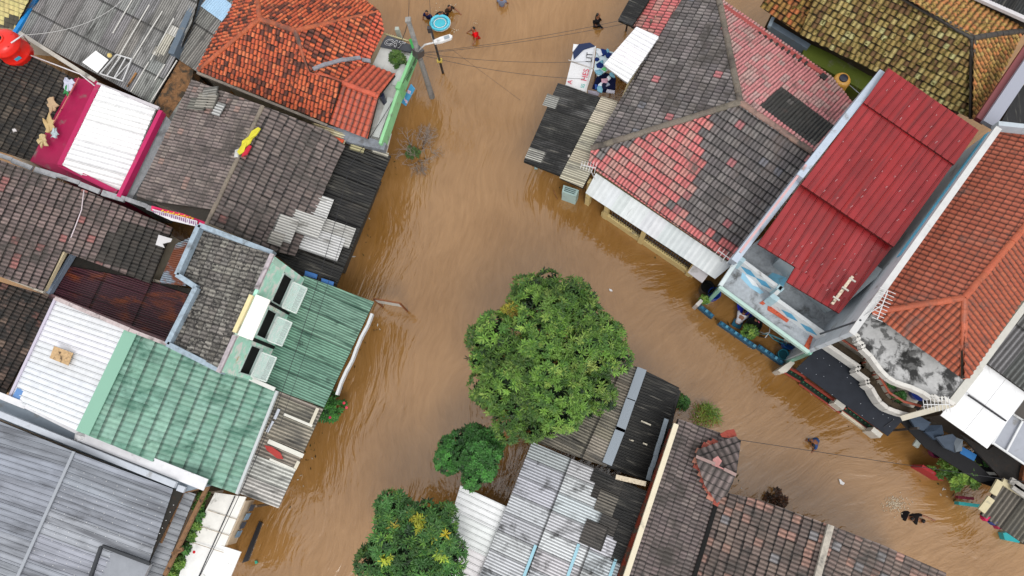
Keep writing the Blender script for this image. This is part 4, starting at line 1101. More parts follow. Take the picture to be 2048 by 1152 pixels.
# porch awning of pale sheets on yellow piers with iron grille
AW = [(1192, 346), (1464, 530), (1430, 558), (1171, 386)]
h.sheet_roof(AW, (1171, 386), (1430, 558), 2.45, (1200, 350), 2.72, .42, 2, .21, .012, pal((C(214, 218, 220), 2), (C(198, 204, 206), 1)), 'metal', drop=.02, name='porch_awning', deckcol=(.3, .3, .3))
YL = C(228, 205, 145)
for x, y in ((1177, 396), (1213, 424), (1285, 474), (1382, 540)):
    p = W(x, y, .62); m = MB(); m.beam(Vector((p.x, p.y, -.9)), Vector((p.x, p.y, 2.4)), .2, .2, up=Vector((.83, -.55, 0))); m.build('pier', MAT['paint'], h.root, YL)
a, b = W(1205, 422, .45), W(1390, 548, .45)
m = MB(); m.beam(a - Vector((0, 0, .55)), b - Vector((0, 0, .55)), .14, 1.1); m.build('low_wall', MAT['paint'], h.root, YL)
for t0, t1 in ((.1, .41), (.46, .92)):
    m = MB()
    A, B = a.lerp(b, t0), a.lerp(b, t1)
    n = int((B - A).length / .11)
    for i in range(n + 1):
        q = A.lerp(B, i / n); m.beam(q, q + Vector((0, 0, .75)), .022, .022)
    m.beam(A + Vector((0, 0, .75)), B + Vector((0, 0, .75)), .04, .03); m.beam(A + Vector((0, 0, .4)), B + Vector((0, 0, .4)), .03, .03)
    m.build('iron_grille', MAT['steel'], h.root, C(70, 72, 76))
m = MB(); m.beam(W(1383, 535, 2.3), W(1412, 556, 2.3), .5, .05); m.build('meter_box', MAT['paint'], h.root, C(186, 182, 184))
h.finish()
# white sheet roof left of it
h = House('clean white ribbed sheet roof leaning against the grey hip roof', (1262, 110), name='shed', cat='shed')
h.sheet_roof([(1273, 54), (1318, 74), (1255, 166), (1207, 130)], (1207, 130), (1273, 54), 3.15, (1318, 74), 3.3, .9, 3, .20, .02, pal((C(246, 246, 248, .85), 1)), 'metal', 'rib', drop=.03, deckcol=(.4, .4, .4))
for x, y in ((1242, 160), (1284, 122)): post(x, y, 3.0, .08, 'wood', h.root, C(120, 110, 100))
h = House('dark corrugated awning corner beside the pink tiles at the top', (1270, 25), name='awning', cat='awning')
h.sheet_roof([(1275, -30), (1318, -30), (1264, 52), (1236, 40)], (1236, 40), (1285, -30), 2.6, (1290, 10), 2.7, .9, 2, .1, .03, pal((C(70, 72, 74), 1)), 'fibre_black')
post(1252, 62, 2.55, .07, 'wood', h.root, C(90, 80, 75))

# stall canopies
h = House('stall canopy with blackened corrugated sheets standing over the water', (1120, 260), name='stall_canopy', cat='canopy')
pl, rf = h.sheet_roof([(1116, 166), (1202, 196), (1124, 353), (1047, 323)], (1116, 166), (1047, 323), 2.1, (1202, 196), 2.3, .68, 3, .09, .032, pal((C(92, 92, 90), 2), (C(70, 70, 68), 2), (C(120, 120, 118), 1)), 'fibre_black', off=(.15, 0))
u, v = pl.uv(pl.hit(1078, 312)); h.sheet(pl, u - .22, u + .3, v - .5, v + .25, .09, .032, C(190, 188, 180), 'fibre_light', None, h.root, w=.03, name='patch_sheet')
u, v = pl.uv(pl.hit(1108, 205)); h.sheet(pl, u - .28, u + .28, v - .4, v + .2, .09, .032, C(165, 165, 160), 'fibre_light', None, h.root, w=.03, name='patch_sheet')
for x, y in ((1072, 336), (1088, 326), (1104, 252), (1164, 264)): post(x, y, 2.0, .13, 'paint', h.root, C(170, 205, 210))
h = House('cream corrugated sheet strip between the black canopy and the grey roof', (1180, 290), name='stall_canopy', cat='canopy')
h.sheet_roof([(1203, 193), (1236, 203), (1190, 330), (1165, 376), (1119, 356)], (1203, 193), (1119, 356), 2.4, (1230, 240), 2.6, .62, 3, .095, .03, pal((C(212, 204, 184), 2), (C(200, 190, 168), 1)), 'fibre_light')
for x, y in ((1135, 358), (1162, 370)): post(x, y, 2.35, .09, 'paint', h.root, C(170, 165, 160))
t = thing('sign_block', 'pale blue lettered box sign under the cream canopy', 'sign', W(1143, 382, 0))
pz = [W(x, y, .95) for x, y in ((1127, 370), (1158, 380), (1152, 393), (1124, 383))]
m = MB(); m.prism([p - Vector((0, 0, 1.8)) for p in pz], pz); m.build('box', MAT['paint'], t, C(190, 218, 214))
m = MB()
for k in range(3):
    q, q2 = pz[0].lerp(pz[3], .25 + .25 * k), pz[1].lerp(pz[2], .25 + .25 * k); m.beam(q.lerp(q2, .12) + Vector((0, 0, .006)), q.lerp(q2, .85) + Vector((0, 0, .006)), .035, .006)
m.build('print_lines', MAT['ink'], t, C(60, 80, 85))
# banner-roofed stall
t = thing('banner_stall', 'market stall roofed with white and navy printed banners', 'stall', W(1180, 140, -.8))
def cloth(pts, col, name='banner_cloth', mat='cloth', th=.02):
    P = [W(*p) for p in pts]; c = sum(P, Vector()) / len(P); n = len(P)
    m = MB(); m.add(P + [c + Vector((0, 0, .05))] + [p - Vector((0, 0, th + .04)) for p in P], [[i, (i + 1) % n, n] for i in range(n)] + [[(i + 1) % n, i, n + 1 + i, n + 1 + (i + 1) % n] for i in range(n)])
    return m.build(name, MAT[mat], t, col)
cloth([(1150, 90, 2.0), (1192, 92, 2.1), (1186, 136, 2.15), (1142, 122, 2.0)], C(226, 228, 234))
cloth([(1142, 124, 2.0), (1186, 138, 2.15), (1172, 184, 2.05), (1131, 170, 1.9)], C(232, 232, 234))
cloth([(1147, 88, 2.0), (1158, 89, 2.02), (1154, 102, 2.0), (1145, 102, 1.98)], C(248, 248, 250), 'white_corner')
cloth([(1158, 88, 2.1), (1180, 85, 2.1), (1190, 92, 2.14), (1168, 98, 2.14), (1160, 106, 2.12), (1148, 118, 2.1), (1146, 104, 2.05)], C(52, 62, 92), 'navy_print')
cloth([(1193, 96, 2.05), (1234, 106, 2.0), (1224, 135, 2.05), (1196, 152, 2.1), (1188, 140, 2.1)], C(205, 222, 230), 'patterned_cloth')
for k, (x, y, r_) in enumerate(((1205, 104, 9), (1200, 130, 8), (1218, 110, 7), (1194, 118, 5))): cloth([(x + r_ * math.cos(a), y + r_ * .8 * math.sin(a), 2.14) for a in (.2, 1.3, 2.4, 3.4, 4.5, 5.6)], C(28, 48, 105), 'navy_print')
cloth([(1203, 138, 2.14), (1214, 130, 2.14), (1212, 142, 2.12)], C(110, 205, 130), 'green_print')
cloth([(1196, 146, 1.8), (1215, 146, 1.85), (1232, 156, 1.8), (1230, 186, 1.7), (1208, 184, 1.75), (1184, 176, 1.8)], C(22, 28, 62), 'navy_cloth')
cloth([(1190, 168, 1.9), (1206, 172, 1.9), (1204, 181, 1.88), (1190, 178, 1.88)], C(60, 90, 165), 'blue_print')
cloth([(1214, 178, 1.9), (1230, 181, 1.86), (1229, 187, 1.84), (1212, 184, 1.86)], C(205, 205, 222), 'white_print')
cloth([(1176, 180, 1.9), (1200, 184, 1.85), (1196, 192, 1.8), (1176, 186, 1.82)], C(170, 165, 180), 'grey_cloth')
g = random.Random(42)
for k in range(12):
    x, y, r_ = g.uniform(1192, 1228), g.uniform(100, 182), g.uniform(4, 9)
    cloth([(x + r_ * math.cos(a) * g.uniform(.5, 1.3), y + r_ * math.sin(a) * g.uniform(.5, 1.3), 2.1 + .006 * k) for a in (.1, .9, 1.8, 2.7, 3.6, 4.6, 5.5)], g.choice((C(215, 220, 228), C(36, 52, 100), C(150, 160, 180), C(24, 30, 55), C(120, 170, 190), C(190, 150, 165))), 'cloth_scrap')
xd = W(1180, 110, 2.2) - W(1172, 160, 2.1); yd = Vector((-1, 0, 0))
lettering('LIT', W(1179, 115, 2.24), W(1182, 96, 2.2) - W(1178, 132, 2.2), yd, .36, t, C(25, 25, 28)); lettering('HES', W(1171, 150, 2.22), W(1176, 134, 2.2) - W(1168, 165, 2.2), yd, .34, t, C(205, 40, 75))
lettering('A', W(1140, 164, 2.04), W(1146, 140, 2.2) - W(1138, 172, 2.2), yd, .28, t, C(205, 40, 75)); lettering('SS', W(1166, 172, 2.16), W(1172, 164, 2.2) - W(1166, 178, 2.2), yd, .22, t, C(60, 185, 175))
for x, y in ((1143, 172), (1158, 160), (1190, 158), (1208, 168), (1220, 186)): post(x, y, 1.9, .06, 'wood', t, C(150, 130, 105))
m = MB(); m.beam(W(1137, 120, 2.16), W(1188, 138, 2.26), .03, .03); m.beam(W(1190, 95, 2.26), W(1172, 186, 2.2), .03, .03); m.build('tie_rope', MAT['paint'], t, C(190, 185, 180))

# --- mossy house top right
h = House('moss-covered yellow-green tiled hip house with dark ridge tiles', (1800, 90))
MS = pal((C(152, 132, 80), 6), (C(136, 114, 68), 5), (C(168, 152, 100), 3), (C(100, 72, 52), 3.4), (C(120, 94, 60), 3), (C(174, 170, 120), 1), mute=.15)
MS2 = pal((C(176, 122, 76), 5), (C(190, 112, 72), 3), (C(150, 128, 66), 4), (C(170, 150, 90), 3), (C(96, 66, 44), 1.6))
MS3 = pal((C(150, 118, 66), 4), (C(180, 92, 60), 3), (C(120, 70, 50), 3), (C(140, 126, 64), 3))
KM = (.205, .215, .04, 1, .042, 5)
pm, _ = h.tile_roof([(1640, -30), (1760, -30), (1945, 76), (1943, 238), (1748, 142), (1600, 68)], (1600, 68), (1943, 238), 3.1, (1870, 35), 4.9, KM, MS, 'tile_moss', jitter=2.4, name='front_roof')
h.tile_roof([(1546, -30), (1640, -30), (1600, 68), (1520, 14)], (1520, 14), (1600, 64), 3.0, (1640, -30), 4.1, KM, MS3, 'tile_moss', jitter=2.4, name='side_roof')
pr, _ = h.tile_roof([(1945, 76), (2046, 60), (1958, 238), (1943, 238)], (2046, 62), (1960, 238), 3.1, (1945, 76), 4.9, KM, MS2, 'tile_moss', jitter=2, name='end_roof')
pk, _ = h.tile_roof([(1945, 76), (1760, -30), (1930, -30), (2046, 60)], (2046, 62), (1930, -15), 3.1, (1945, 76), 4.9, KM, MS2, 'tile_moss', jitter=2, name='back_roof')
DC = C(66, 62, 58)
capl(h, pm, (1945, 76), (1762, -28), DC, r=.12, L=.45); capl(h, pm, (1945, 76), (1943, 236), DC, r=.12, L=.45); capl(h, pk, (1945, 76), (2044, 62), DC, r=.12, L=.45)
h.walls([(1524, 14), (1546, -30), (1930, -30), (2040, 62), (1955, 236), (1745, 140)], 2.95, .45, C(70, 60, 50))
slab('green_wall', [(1612, 84), (1752, 150), (1742, 190), (1604, 112)], 2.0, 2.9, MAT['paint'], h.root, C(98, 112, 40))
m = MB(); m.beam(W(1538, 54, 1.9), W(1614, 100, 1.9), .26, .5); m.build('kerb_beam', MAT['paint'], h.root, C(120, 135, 150))
m = MB(); m.beam(W(1538, 54, 2.3), W(1546, 36, 2.3), .14, .14); m.build('spout', MAT['paint'], h.root, C(150, 165, 178))
slab('dark_yard', [(1545, 40), (1610, 66), (1612, 100), (1540, 56)], .25, 1.1, MAT['paint'], h.root, C(60, 18, 18))
h.finish()
t = thing('water_tank', 'yellow-orange round water tank with a black lid between pink and red roofs', 'tank', W(1668, 182, 2.0))
tb = W(1669, 180, 2.0)
m = MB(); m.lathe(tb, [(.30, 0), (.33, .05), (.33, .3), (.35, .33), (.33, .38), (.33, .75), (.28, .84), (.18, .88)], 24); m.build('tank_body', MAT['gloss'], t, C(222, 165, 72), True)
m = MB(); m.lathe(tb + Vector((0, 0, .87)), [(.17, 0), (.17, .06), (.13, .08)], 20); m.build('lid', MAT['gloss'], t, C(40, 44, 60), True)
m = MB(); m.tube([tb + Vector((.3, -.1, .6)), tb + Vector((.75, -.55, .55)), tb + Vector((.8, -.6, .1))], .02); m.build('pipe', MAT['steel'], t, C(150, 155, 160), True)
h = House('black corrugated sheet roof in the upper right corner', (2020, 15))
h.sheet_roof([(1945, -40), (2080, -40), (2080, 52), (1955, -4)], (1955, -4), (2080, 52), 3.6, (2010, -40), 4.0, .85, 2, .11, .035, pal((C(62, 64, 66), 2), (C(76, 77, 78), 1)), 'fibre_black')
m = MB(); m.beam(W(1950, -6, 3.6), W(2080, 52, 3.6), .16, .14); m.build('fascia', MAT['paint'], h.root, C(215, 212, 215))
h.walls([(1955, -4), (2080, 52), (2080, -40), (1945, -40)], 3.5, .1, C(60, 55, 50))
h = House('black roof slab with worn white edging at the right border', (2030, 200))
slab('roof', [(2080, 150), (2080, 262), (1998, 252), (2040, 175)], 4.2, .3, MAT['fibre_black'], h.root, C(40, 40, 42))
m = MB(); m.beam(W(2080, 95, 4.4), W(1975, 250, 4.4), .45, .2); m.build('gutter', MAT['metal'], h.root, C(165, 168, 182))
m = MB(); m.beam(W(2068, 78, 4.2), W(1958, 242, 4.2), .34, .2); m.build('red_edge', MAT['metal_red'], h.root, C(135, 68, 72))
for k in range(6):
    p = Vector((2052, 140)).lerp(Vector((1992, 240)), k / 6); m = MB(); m.beam(W(p.x, p.y, 4.3), W(p.x - 9, p.y + 16, 4.3), .10 + .05 * (k % 2), .1); m.build('worn_edging', MAT['concrete'], h.root, C(190, 180, 172))
# --- red metal roof house with terrace
h = House('two-storey house with red metal roof and a grey terrace painted with blue diamonds', (1640, 480))
RD = pal((C(164, 38, 44, .68), 3), (C(154, 31, 38, .66), 2), (C(172, 50, 54, .70), 2))
def red(poly, z0, z1, e0, e1, r_, nm):
    return h.sheet_roof(poly, e0, e1, z0, r_, z1, .78, 9, .26, .022, RD, 'metal_red', 'rib', drop=.03, name=nm, deckcol=(.1, .01, .01))
red([(1515, 488), (1610, 356), (1792, 485), (1699, 601)], 5.2, 5.5, (1515, 488), (1699, 601), (1700, 420), 'lower_roof')
red([(1590, 534), (1699, 601), (1678, 627), (1573, 564)], 5.2, 5.5, (1515, 488), (1699, 601), (1700, 420), 'lower_roof')
red([(1602, 369), (1733, 196), (1912, 320), (1787, 494)], 5.75, 6.1, (1602, 369), (1787, 494), (1825, 258), 'middle_roof')
red([(1727, 206), (1776, 136), (1957, 261), (1908, 330)], 6.15, 6.3, (1727, 206), (1908, 330), (1866, 198), 'upper_roof')
m = MB(); g = random.Random(11)
for poly, z in (([(1525, 485), (1605, 372), (1780, 490), (1675, 615)], 5.42), ([(1606, 365), (1735, 205), (1905, 325), (1785, 485)], 6.0), ([(1732, 200), (1776, 142), (1948, 262), (1905, 322)], 6.3)):
    for i in range(7):
        for j in range(8 if z < 6.2 else 3):
            a, b = (i + .5 + g.uniform(-.2, .2)) / 7, (j + .5 + g.uniform(-.15, .15)) / (8 if z < 6.2 else 3)
            p = Vector(poly[0]).lerp(Vector(poly[3]), a).lerp(Vector(poly[1]).lerp(Vector(poly[2]), a), b)
            if g.random() < .35: continue
            q = W(p.x + g.uniform(-4, 4), p.y + g.uniform(-4, 4), z); m.beam(q - Vector((0, 0, .12)), q + Vector((0, 0, .03)), .017, .017, up=Vector((1, 0, 0)))
o = m.build('screws', MAT['gloss'], h.root, C(215, 170, 172)); o['kind'] = 'stuff'
WH = C(205, 216, 226)
# party wall on the left: narrow white top
m = MB(); m.beam(W(1768, 140, 6.1) - Vector((0, 0, 1.3)), W(1602, 350, 5.9) - Vector((0, 0, 1.3)), .24, 2.6); m.beam(W(1602, 350, 5.5) - Vector((0, 0, 1)), W(1478, 510, 4.6) - Vector((0, 0, 1)), .24, 2.0); m.build('party_wall', MAT['paint'], h.root, C(188, 200, 216))
m = MB(); m.beam(W(1612, 330, 5.9), W(1480, 505, 5.2), .08, .1); m.build('pink_coping', MAT['paint'], h.root, C(210, 170, 172))
# right wall, tall, pale blue inside
A, B = W(1992, 254, 6.6), W(1698, 665, 6.3)
nrm = (B - A).cross(Vector((0, 0, 1))).normalized() * .15
if nrm.x < 0: nrm = -nrm
def wallquad(P, th, z0): 
    m = MB(); m.prism([Vector((p.x, p.y, z0)) for p in (P[0], P[1], P[1] + th, P[0] + th)], [P[0], P[1], P[1] + th, P[0] + th]); return m
wallquad((A, B), nrm, -.9).build('side_wall', MAT['paint'], h.root, C(206, 214, 222))
wm = A.lerp(B, .03); m = MB(); q0, q1 = A.lerp(B, .0) - nrm * .05, A.lerp(B, .62) - nrm * .05
m.prism([q0 - Vector((0, 0, .62)), q1 - Vector((0, 0, .62)), q1 - nrm * .1 - Vector((0, 0, .62)), q0 - nrm * .1 - Vector((0, 0, .62))], [q0 - Vector((0, 0, .36)), q1 - Vector((0, 0, .36)), q1 - nrm * .1 - Vector((0, 0, .36)), q0 - nrm * .1 - Vector((0, 0, .36))]); m.build('sky_blue_band', MAT['paint'], h.root, C(110, 200, 236))
m = MB(); m.beam(A + nrm * .5 + Vector((0, 0, .03)), B + nrm * .5 + Vector((0, 0, .03)), .2, .06); m.build('coping', MAT['paint'], h.root, C(212, 212, 212))
# terrace
TZ = 2.9
slab('terrace_floor', [(1440, 572), (1478, 508), (1600, 420), (1800, 540), (1690, 640), (1618, 704)], TZ, .25, MAT['concrete'], h.root, C(186, 192, 198))
m = MB(); m.beam(W(1438, 574, TZ + .06), W(1616, 705, TZ + .06), .12, .2); m.build('terrace_edge', MAT['paint'], h.root, C(196, 226, 216))
m = MB(); m.beam(W(1440, 572, TZ + .1), W(1478, 515, TZ + .3), .14, .4); m.build('terrace_edge', MAT['paint'], h.root, C(214, 226, 228))
def balustrade(a, b, dia):
    A_, B_ = W(*a, TZ), W(*b, TZ)
    d_ = (B_ - A_).normalized(); n_ = Vector((d_.y, -d_.x, 0)); n_ = n_ if n_.y < 0 else -n_
    m = MB(); m.beam(A_ + Vector((0, 0, .4)), B_ + Vector((0, 0, .4)), .13, .8); o = m.build('balustrade', MAT['paint'], h.root, C(232, 236, 238))
    for t_ in dia:
        c_ = A_.lerp(B_, t_) + n_ * .07 + Vector((0, 0, .42)); P = [c_ - d_ * .34, c_ - Vector((0, 0, .22)), c_ + d_ * .34, c_ + Vector((0, 0, .22))]
        m = MB(); m.prism(P, [p + n_ * .012 for p in P]); m.build('blue_diamond', MAT['paint'], o, C(95, 175, 215))
    for t_ in (.04, .96):
        c_ = A_.lerp(B_, t_) + Vector((0, 0, .4)); m = MB(); m.beam(c_ - Vector((0, 0, .4)), c_ + Vector((0, 0, .44)), .17, .17, up=d_); m.build('baluster_pier', MAT['paint'], o, C(190, 220, 230))
balustrade((1470, 530), (1548, 588), (.3, .68)); balustrade((1548, 588), (1532, 604), ()); balustrade((1534, 604), (1645, 684), (.36, .7))
for k, (P, c_) in enumerate((([(1532, 556), (1545, 545), (1575, 556), (1566, 575), (1548, 572)], C(130, 200, 232)), ([(1484, 545), (1500, 548), (1512, 570), (1528, 585), (1520, 588), (1500, 575), (1482, 556)], C(165, 212, 236)), ([(1488, 540), (1500, 542), (1508, 560), (1518, 575), (1505, 570), (1492, 552)], C(235, 238, 240)))):
    slab('paint_patch', P, TZ + .008 + .005 * k, .006, MAT['paint'], h.root, c_)
for P in ([(1519, 606), (1528, 600), (1535, 604), (1526, 610)], [(1536, 612), (1544, 614), (1578, 640), (1574, 645), (1552, 630), (1535, 620)], [(1620, 670), (1628, 668), (1617, 702), (1608, 694)]):
    slab('orange_floor_tile', P, TZ + .03, .03, MAT['tile_clay'], h.root, C(205, 95, 65))
# lower front wall below the terrace
A, B = W(1440, 574, TZ - .2), W(1616, 705, TZ - .2)
d_ = (B - A).normalized(); inn = Vector((-d_.y, d_.x, 0)); inn = inn if inn.y > 0 else -inn
m = MB(); q0, q1 = A + inn * 1.6, B + inn * 1.6; m.prism([Vector((p.x, p.y, -.9)) for p in (q0, q1, q1 + inn * .15, q0 + inn * .15)], [q0, q1, q1 + inn * .15, q0 + inn * .15]); m.build('front_wall', MAT['paint'], h.root, C(60, 70, 72))
for P0 in ((W(1616, 705, TZ - .2), 1.7), (W(1440, 574, TZ - .2), 1.7)):
    q = P0[0]; m = MB(); m.prism([Vector((p.x, p.y, -.9)) for p in (q, q + d_ * .13, q + d_ * .13 + inn * 1.7, q + inn * 1.7)], [q, q + d_ * .13, q + d_ * .13 + inn * 1.7, q + inn * 1.7]); m.build('end_wall', MAT['paint'], h.root, C(150, 205, 186))
h.walls([(1560, 500), (1600, 420), (1800, 540), (1700, 625)], 5.0, .3, C(190, 200, 205))
t = thing('roof_aerial_mast', 'white timber mast lying on the red roof near its lower corner', 'mast', W(1685, 580, 5.5))
m = MB(); m.beam(W(1705, 553, 5.62), W(1664, 608, 5.52), .09, .08); m.build('mast', MAT['wood'], t, C(228, 212, 190))
for x, y in ((1704, 560), (1690, 578), (1672, 597)): m = MB(); m.beam(W(x - 6, y - 4, 5.64), W(x + 7, y + 4, 5.64), .05, .05); m.build('clamp', MAT['steel'], t, C(215, 210, 200))

# yard of the red house: fence panels, drums, plants
for k, (a, b, lb) in enumerate((((1399, 612), (1426, 634), 'short blue lattice fence panel by the white gate pier'), ((1439, 645), (1512, 695), 'long blue lattice fence panel in front of the potted plant'), ((1516, 692), (1566, 727), 'blue lattice fence panel ending at the cream corner pier'))):
    t = thing('blue_fence', lb, 'fence', W(*a, -.8), 'blue lattice fence panels along the flooded yard')
    A, B = W(*a, .32), W(*b, .32)
    m = MB(); m.beam(A, B, .16, .1); m.beam(A - Vector((0, 0, .5)), B - Vector((0, 0, .5)), .1, .9); m.build('rail', MAT['paint'], t, C(40, 95, 125))
    n = int((B - A).length / .2)
    for i in range(n):
        q = A.lerp(B, (i + .5) / n) + Vector((0, 0, .06)); m = MB(); m.beam(q - Vector((0, 0, .03)), q + Vector((0, 0, .05)), .10, .10, up=(B - A).normalized()); m.build('spike', MAT['paint'], t, C(95, 165, 195) if i % 2 else C(50, 120, 155))
m = MB(); P = [W(x, y, .7) for x, y in ((1391, 608), (1401, 598), (1407, 602), (1397, 613))]; m.prism([Vector((p.x, p.y, -.9)) for p in P], P); tag(m.build('gate_pier', MAT['paint'], None, C(215, 210, 205)), 'white gate pier at the left end of the blue fence', 'pier')
m = MB(); P = [W(x, y, .75) for x, y in ((1556, 740), (1584, 720), (1590, 726), (1574, 744), (1562, 746))]; m.prism([Vector((p.x, p.y, -.9)) for p in P], P); tag(m.build('gate_pier', MAT['paint'], None, C(232, 226, 214)), 'cream corner pier between the blue fence and the red fence', 'pier')
def drum(x, y, r_, z0, z1, col, lb, name='drum', cat='drum', inner=None):
    t = thing(name, lb, cat, W(x, y, z0))
    p = W(x, y, z0)
    m = MB(); m.lathe(p, [(r_ * .9, 0), (r_, (z1 - z0) * .3), (r_ * 1.03, (z1 - z0) * .9), (r_ * 1.08, z1 - z0), (r_ * .95, z1 - z0), (r_ * .9, (z1 - z0) * .8)], 20); m.build('shell', MAT['gloss'], t, col, False)
    m = MB(); m.lathe(p + Vector((0, 0, (z1 - z0) * .78)), [(r_ * .93, 0), (r_ * .93, .01)], 20); m.build('contents', MAT['gloss'], t, inner or tuple(c * .35 for c in col))
    return t
drum(1422, 594, .24, -.1, .55, C(30, 70, 170), 'blue plastic drum beside the plant at the yard corner', inner=(.01, .01, .012))
drum(1408, 582, .26, -.1, .6, C(22, 24, 26), 'black plastic drum below the porch roof corner', inner=(.01, .01, .01))
drum(1496, 614, .46, .05, .3, C(28, 48, 190), 'wide royal blue wash basin floating in the yard', 'basin', 'basin', C(32, 52, 180))
drum(1500, 654, .3, -.1, .5, C(24, 30, 30), 'black round tub behind the potted plant', 'tub', 'tub', (.008, .01, .01))
drum(1571, 690, .24, -.1, .4, C(30, 85, 160), 'blue bucket in the dark end of the yard', 'bucket', 'bucket')
drum(1560, 712, .2, -.1, .35, C(30, 120, 140), 'teal bucket next to the cream corner pier', 'bucket', 'bucket')
# bicycle under the terrace edge
t = thing('bicycle', 'old bicycle leaning under the terrace edge in the flooded yard', 'bicycle', W(1545, 675, -.5))
b0, b1 = W(1520, 668, .35), W(1572, 690, .35)
ax = (b1 - b0).normalized(); up = Vector((0, 0, 1))
for p, nm in ((b0, 'wheel'), (b1, 'wheel')):
    m = MB(); m.tube([p + (ax * math.cos(a) + up * math.sin(a)) * .3 for a in [i * math.tau / 18 for i in range(19)]], .025, 5); m.build(nm, MAT['gloss'], t, (.02, .02, .02))
m = MB(); md = b0.lerp(b1, .5); m.tube([b0, b0.lerp(md, .35) + up * .5, md + up * .08, b1], .025, 6); m.tube([b0.lerp(md, .35) + up * .5, b1.lerp(md, .35) + up * .45, md + up * .08], .025, 6); m.tube([b1, b1.lerp(md, .35) + up * .62], .022, 6); m.build('frame', MAT['gloss'], t, C(70, 150, 165), True)
m = MB(); q = b0.lerp(md, .3) + up * .72; s_ = Vector((-ax.y, ax.x, 0)); m.tube([q - s_ * .27 - ax * .08, q, q + s_ * .27 - ax * .08], .018, 6); m.tube([b0, q], .02, 6); m.build('handlebar', MAT['steel'], t, C(205, 205, 205), True)
m = MB(); q = b1.lerp(md, .35) + up * .68; m.beam(q - ax * .12, q + ax * .12, .14, .06); m.build('saddle', MAT['gloss'], t, C(190, 180, 165))

# --- right-hand orange hip house
h = House('new orange-red tiled hip house with a mould-marbled balcony roof', (1890, 500))
OR = pal((C(190, 102, 76, .84), 5), (C(180, 92, 66, .84), 4), (C(198, 112, 86, .84), 2), (C(170, 86, 62, .84), 1.5))  # paler, pinker: the left slope's wet sheen put into the tile colour
OR2 = pal((C(182, 90, 58, .8), 5), (C(174, 82, 52, .8), 4), (C(190, 100, 66, .8), 2))  # same tiles painted darker for the slopes without that sheen
KO = (.18, .24, .04, 1, .028, 6)
pl1, _ = h.tile_roof([(1999, 259), (2080, 262), (2080, 417), (1928, 596), (1742, 623)], (1999, 259), (1742, 623), 5.2, (1928, 596), 6.3, KO, OR, 'tile_clean', jitter=.5, name='left_roof')
pl2, _ = h.tile_roof([(1742, 625), (1928, 596), (1926, 758)], (1742, 625), (1926, 758), 5.2, (1928, 596), 6.3, KO, OR2, 'tile_clean', jitter=.5, name='front_roof')
pl3, _ = h.tile_roof([(1928, 596), (2080, 417), (2080, 545), (1936, 756), (1926, 758)], (2080, 545), (1936, 756), 5.3, (1928, 596), 6.3, KO, OR2, 'tile_clean', jitter=.5, name='right_roof')
capl(h, pl1, (1928, 596), (2078, 420), C(184, 94, 64), mat='tile_clean'); capl(h, pl1, (1928, 596), (1744, 624), C(184, 94, 64), mat='tile_clean'); capl(h, pl2, (1928, 596), (1926, 756), C(184, 94, 64), mat='tile_clean')
h.walls([(1999, 262), (2080, 266), (2080, 540), (1930, 750), (1752, 622)], 5.1, .3, C(200, 195, 185))
m = MB(); m.beam(W(1990, 252, 5.9), W(2080, 262, 5.9), .16, .4); m.build('parapet', MAT['paint'], h.root, C(190, 200, 208))
# mould-marbled slab and its stepped, curved parapet
EDGE = [(1700, 664), (1714, 675), (1712, 684), (1723, 690), (1722, 698), (1738, 713), (1748, 727), (1760, 743), (1772, 755), (1786, 764), (1802, 770), (1818, 775), (1842, 786), (1858, 797), (1862, 792), (1876, 801), (1882, 796), (1903, 809)]
SZ = 4.3
slab('balcony_roof', [(1712, 640), (1745, 618), (1938, 760), (1920, 778), (1903, 806)] + EDGE[::-1][1:], SZ, .18, MAT['mottled'], h.root)
m = MB()
for a, b in zip(EDGE, EDGE[1:]): m.beam(W(*a, SZ + .06), W(*b, SZ + .06), .13, .32)
m.build('slab_parapet', MAT['paint'], h.root, C(225, 222, 216))
BZ = 2.7
E2 = [(1648, 690), (1680, 712), (1713, 735), (1707, 744), (1731, 762), (1727, 769), (1738, 777), (1745, 790), (1755, 805), (1769, 817), (1784, 823), (1800, 828), (1818, 832)]
slab('balcony_floor', [(1640, 690), (1700, 655), (1790, 730), (1905, 800), (1818, 834)] + E2[::-1][1:], BZ, .2, MAT['paint'], h.root, C(200, 192, 178))
m = MB()
for a, b in zip(E2, E2[1:]): m.beam(W(*a, BZ + .22), W(*b, BZ + .22), .13, .5)
m.build('balcony_parapet', MAT['paint'], h.root, C(222, 218, 212))
m = MB()
for a, b in zip(E2, E2[1:]):
    m.beam(W(a[0] + 10, a[1] - 8, BZ + .2), W(b[0] + 10, b[1] - 8, BZ + .2), .22, .3)
m.build('planter', MAT['soil'], h.root)
m = MB(); m.tube([W(x + 24, y - 20, BZ + .62) for x, y in E2[:2] + E2[2::2]] , .045, 6); m.build('red_railing', MAT['paint'], h.root, C(165, 78, 55), True)
for k in range(8):
    a = E2[min(len(E2) - 1, k + 2)]; q = W(a[0] + 24, a[1] - 20, BZ + .6); beam('baluster', q, q - Vector((0, 0, .6)), .04, .04, MAT['paint'], h.root, C(150, 70, 50))
slab('dark_doorway', [(1846, 790), (1860, 800), (1842, 824), (1826, 818)], BZ + .012, .01, MAT['mesh'], h.root)
m = MB(); m.beam(W(1804, 836, BZ + .45), W(1905, 808, SZ), .18, .2); m.build('edge_beam', MAT['paint'], h.root, C(222, 214, 196))
m = MB(); P = [W(1858, 800, BZ + .4), W(1903, 809, SZ - .1), W(1838, 824, BZ + .4)]; m.prism([p - Vector((0, 0, .1)) for p in P], P); m.build('gable_infill', MAT['paint'], h.root, C(205, 196, 176))
h.finish()
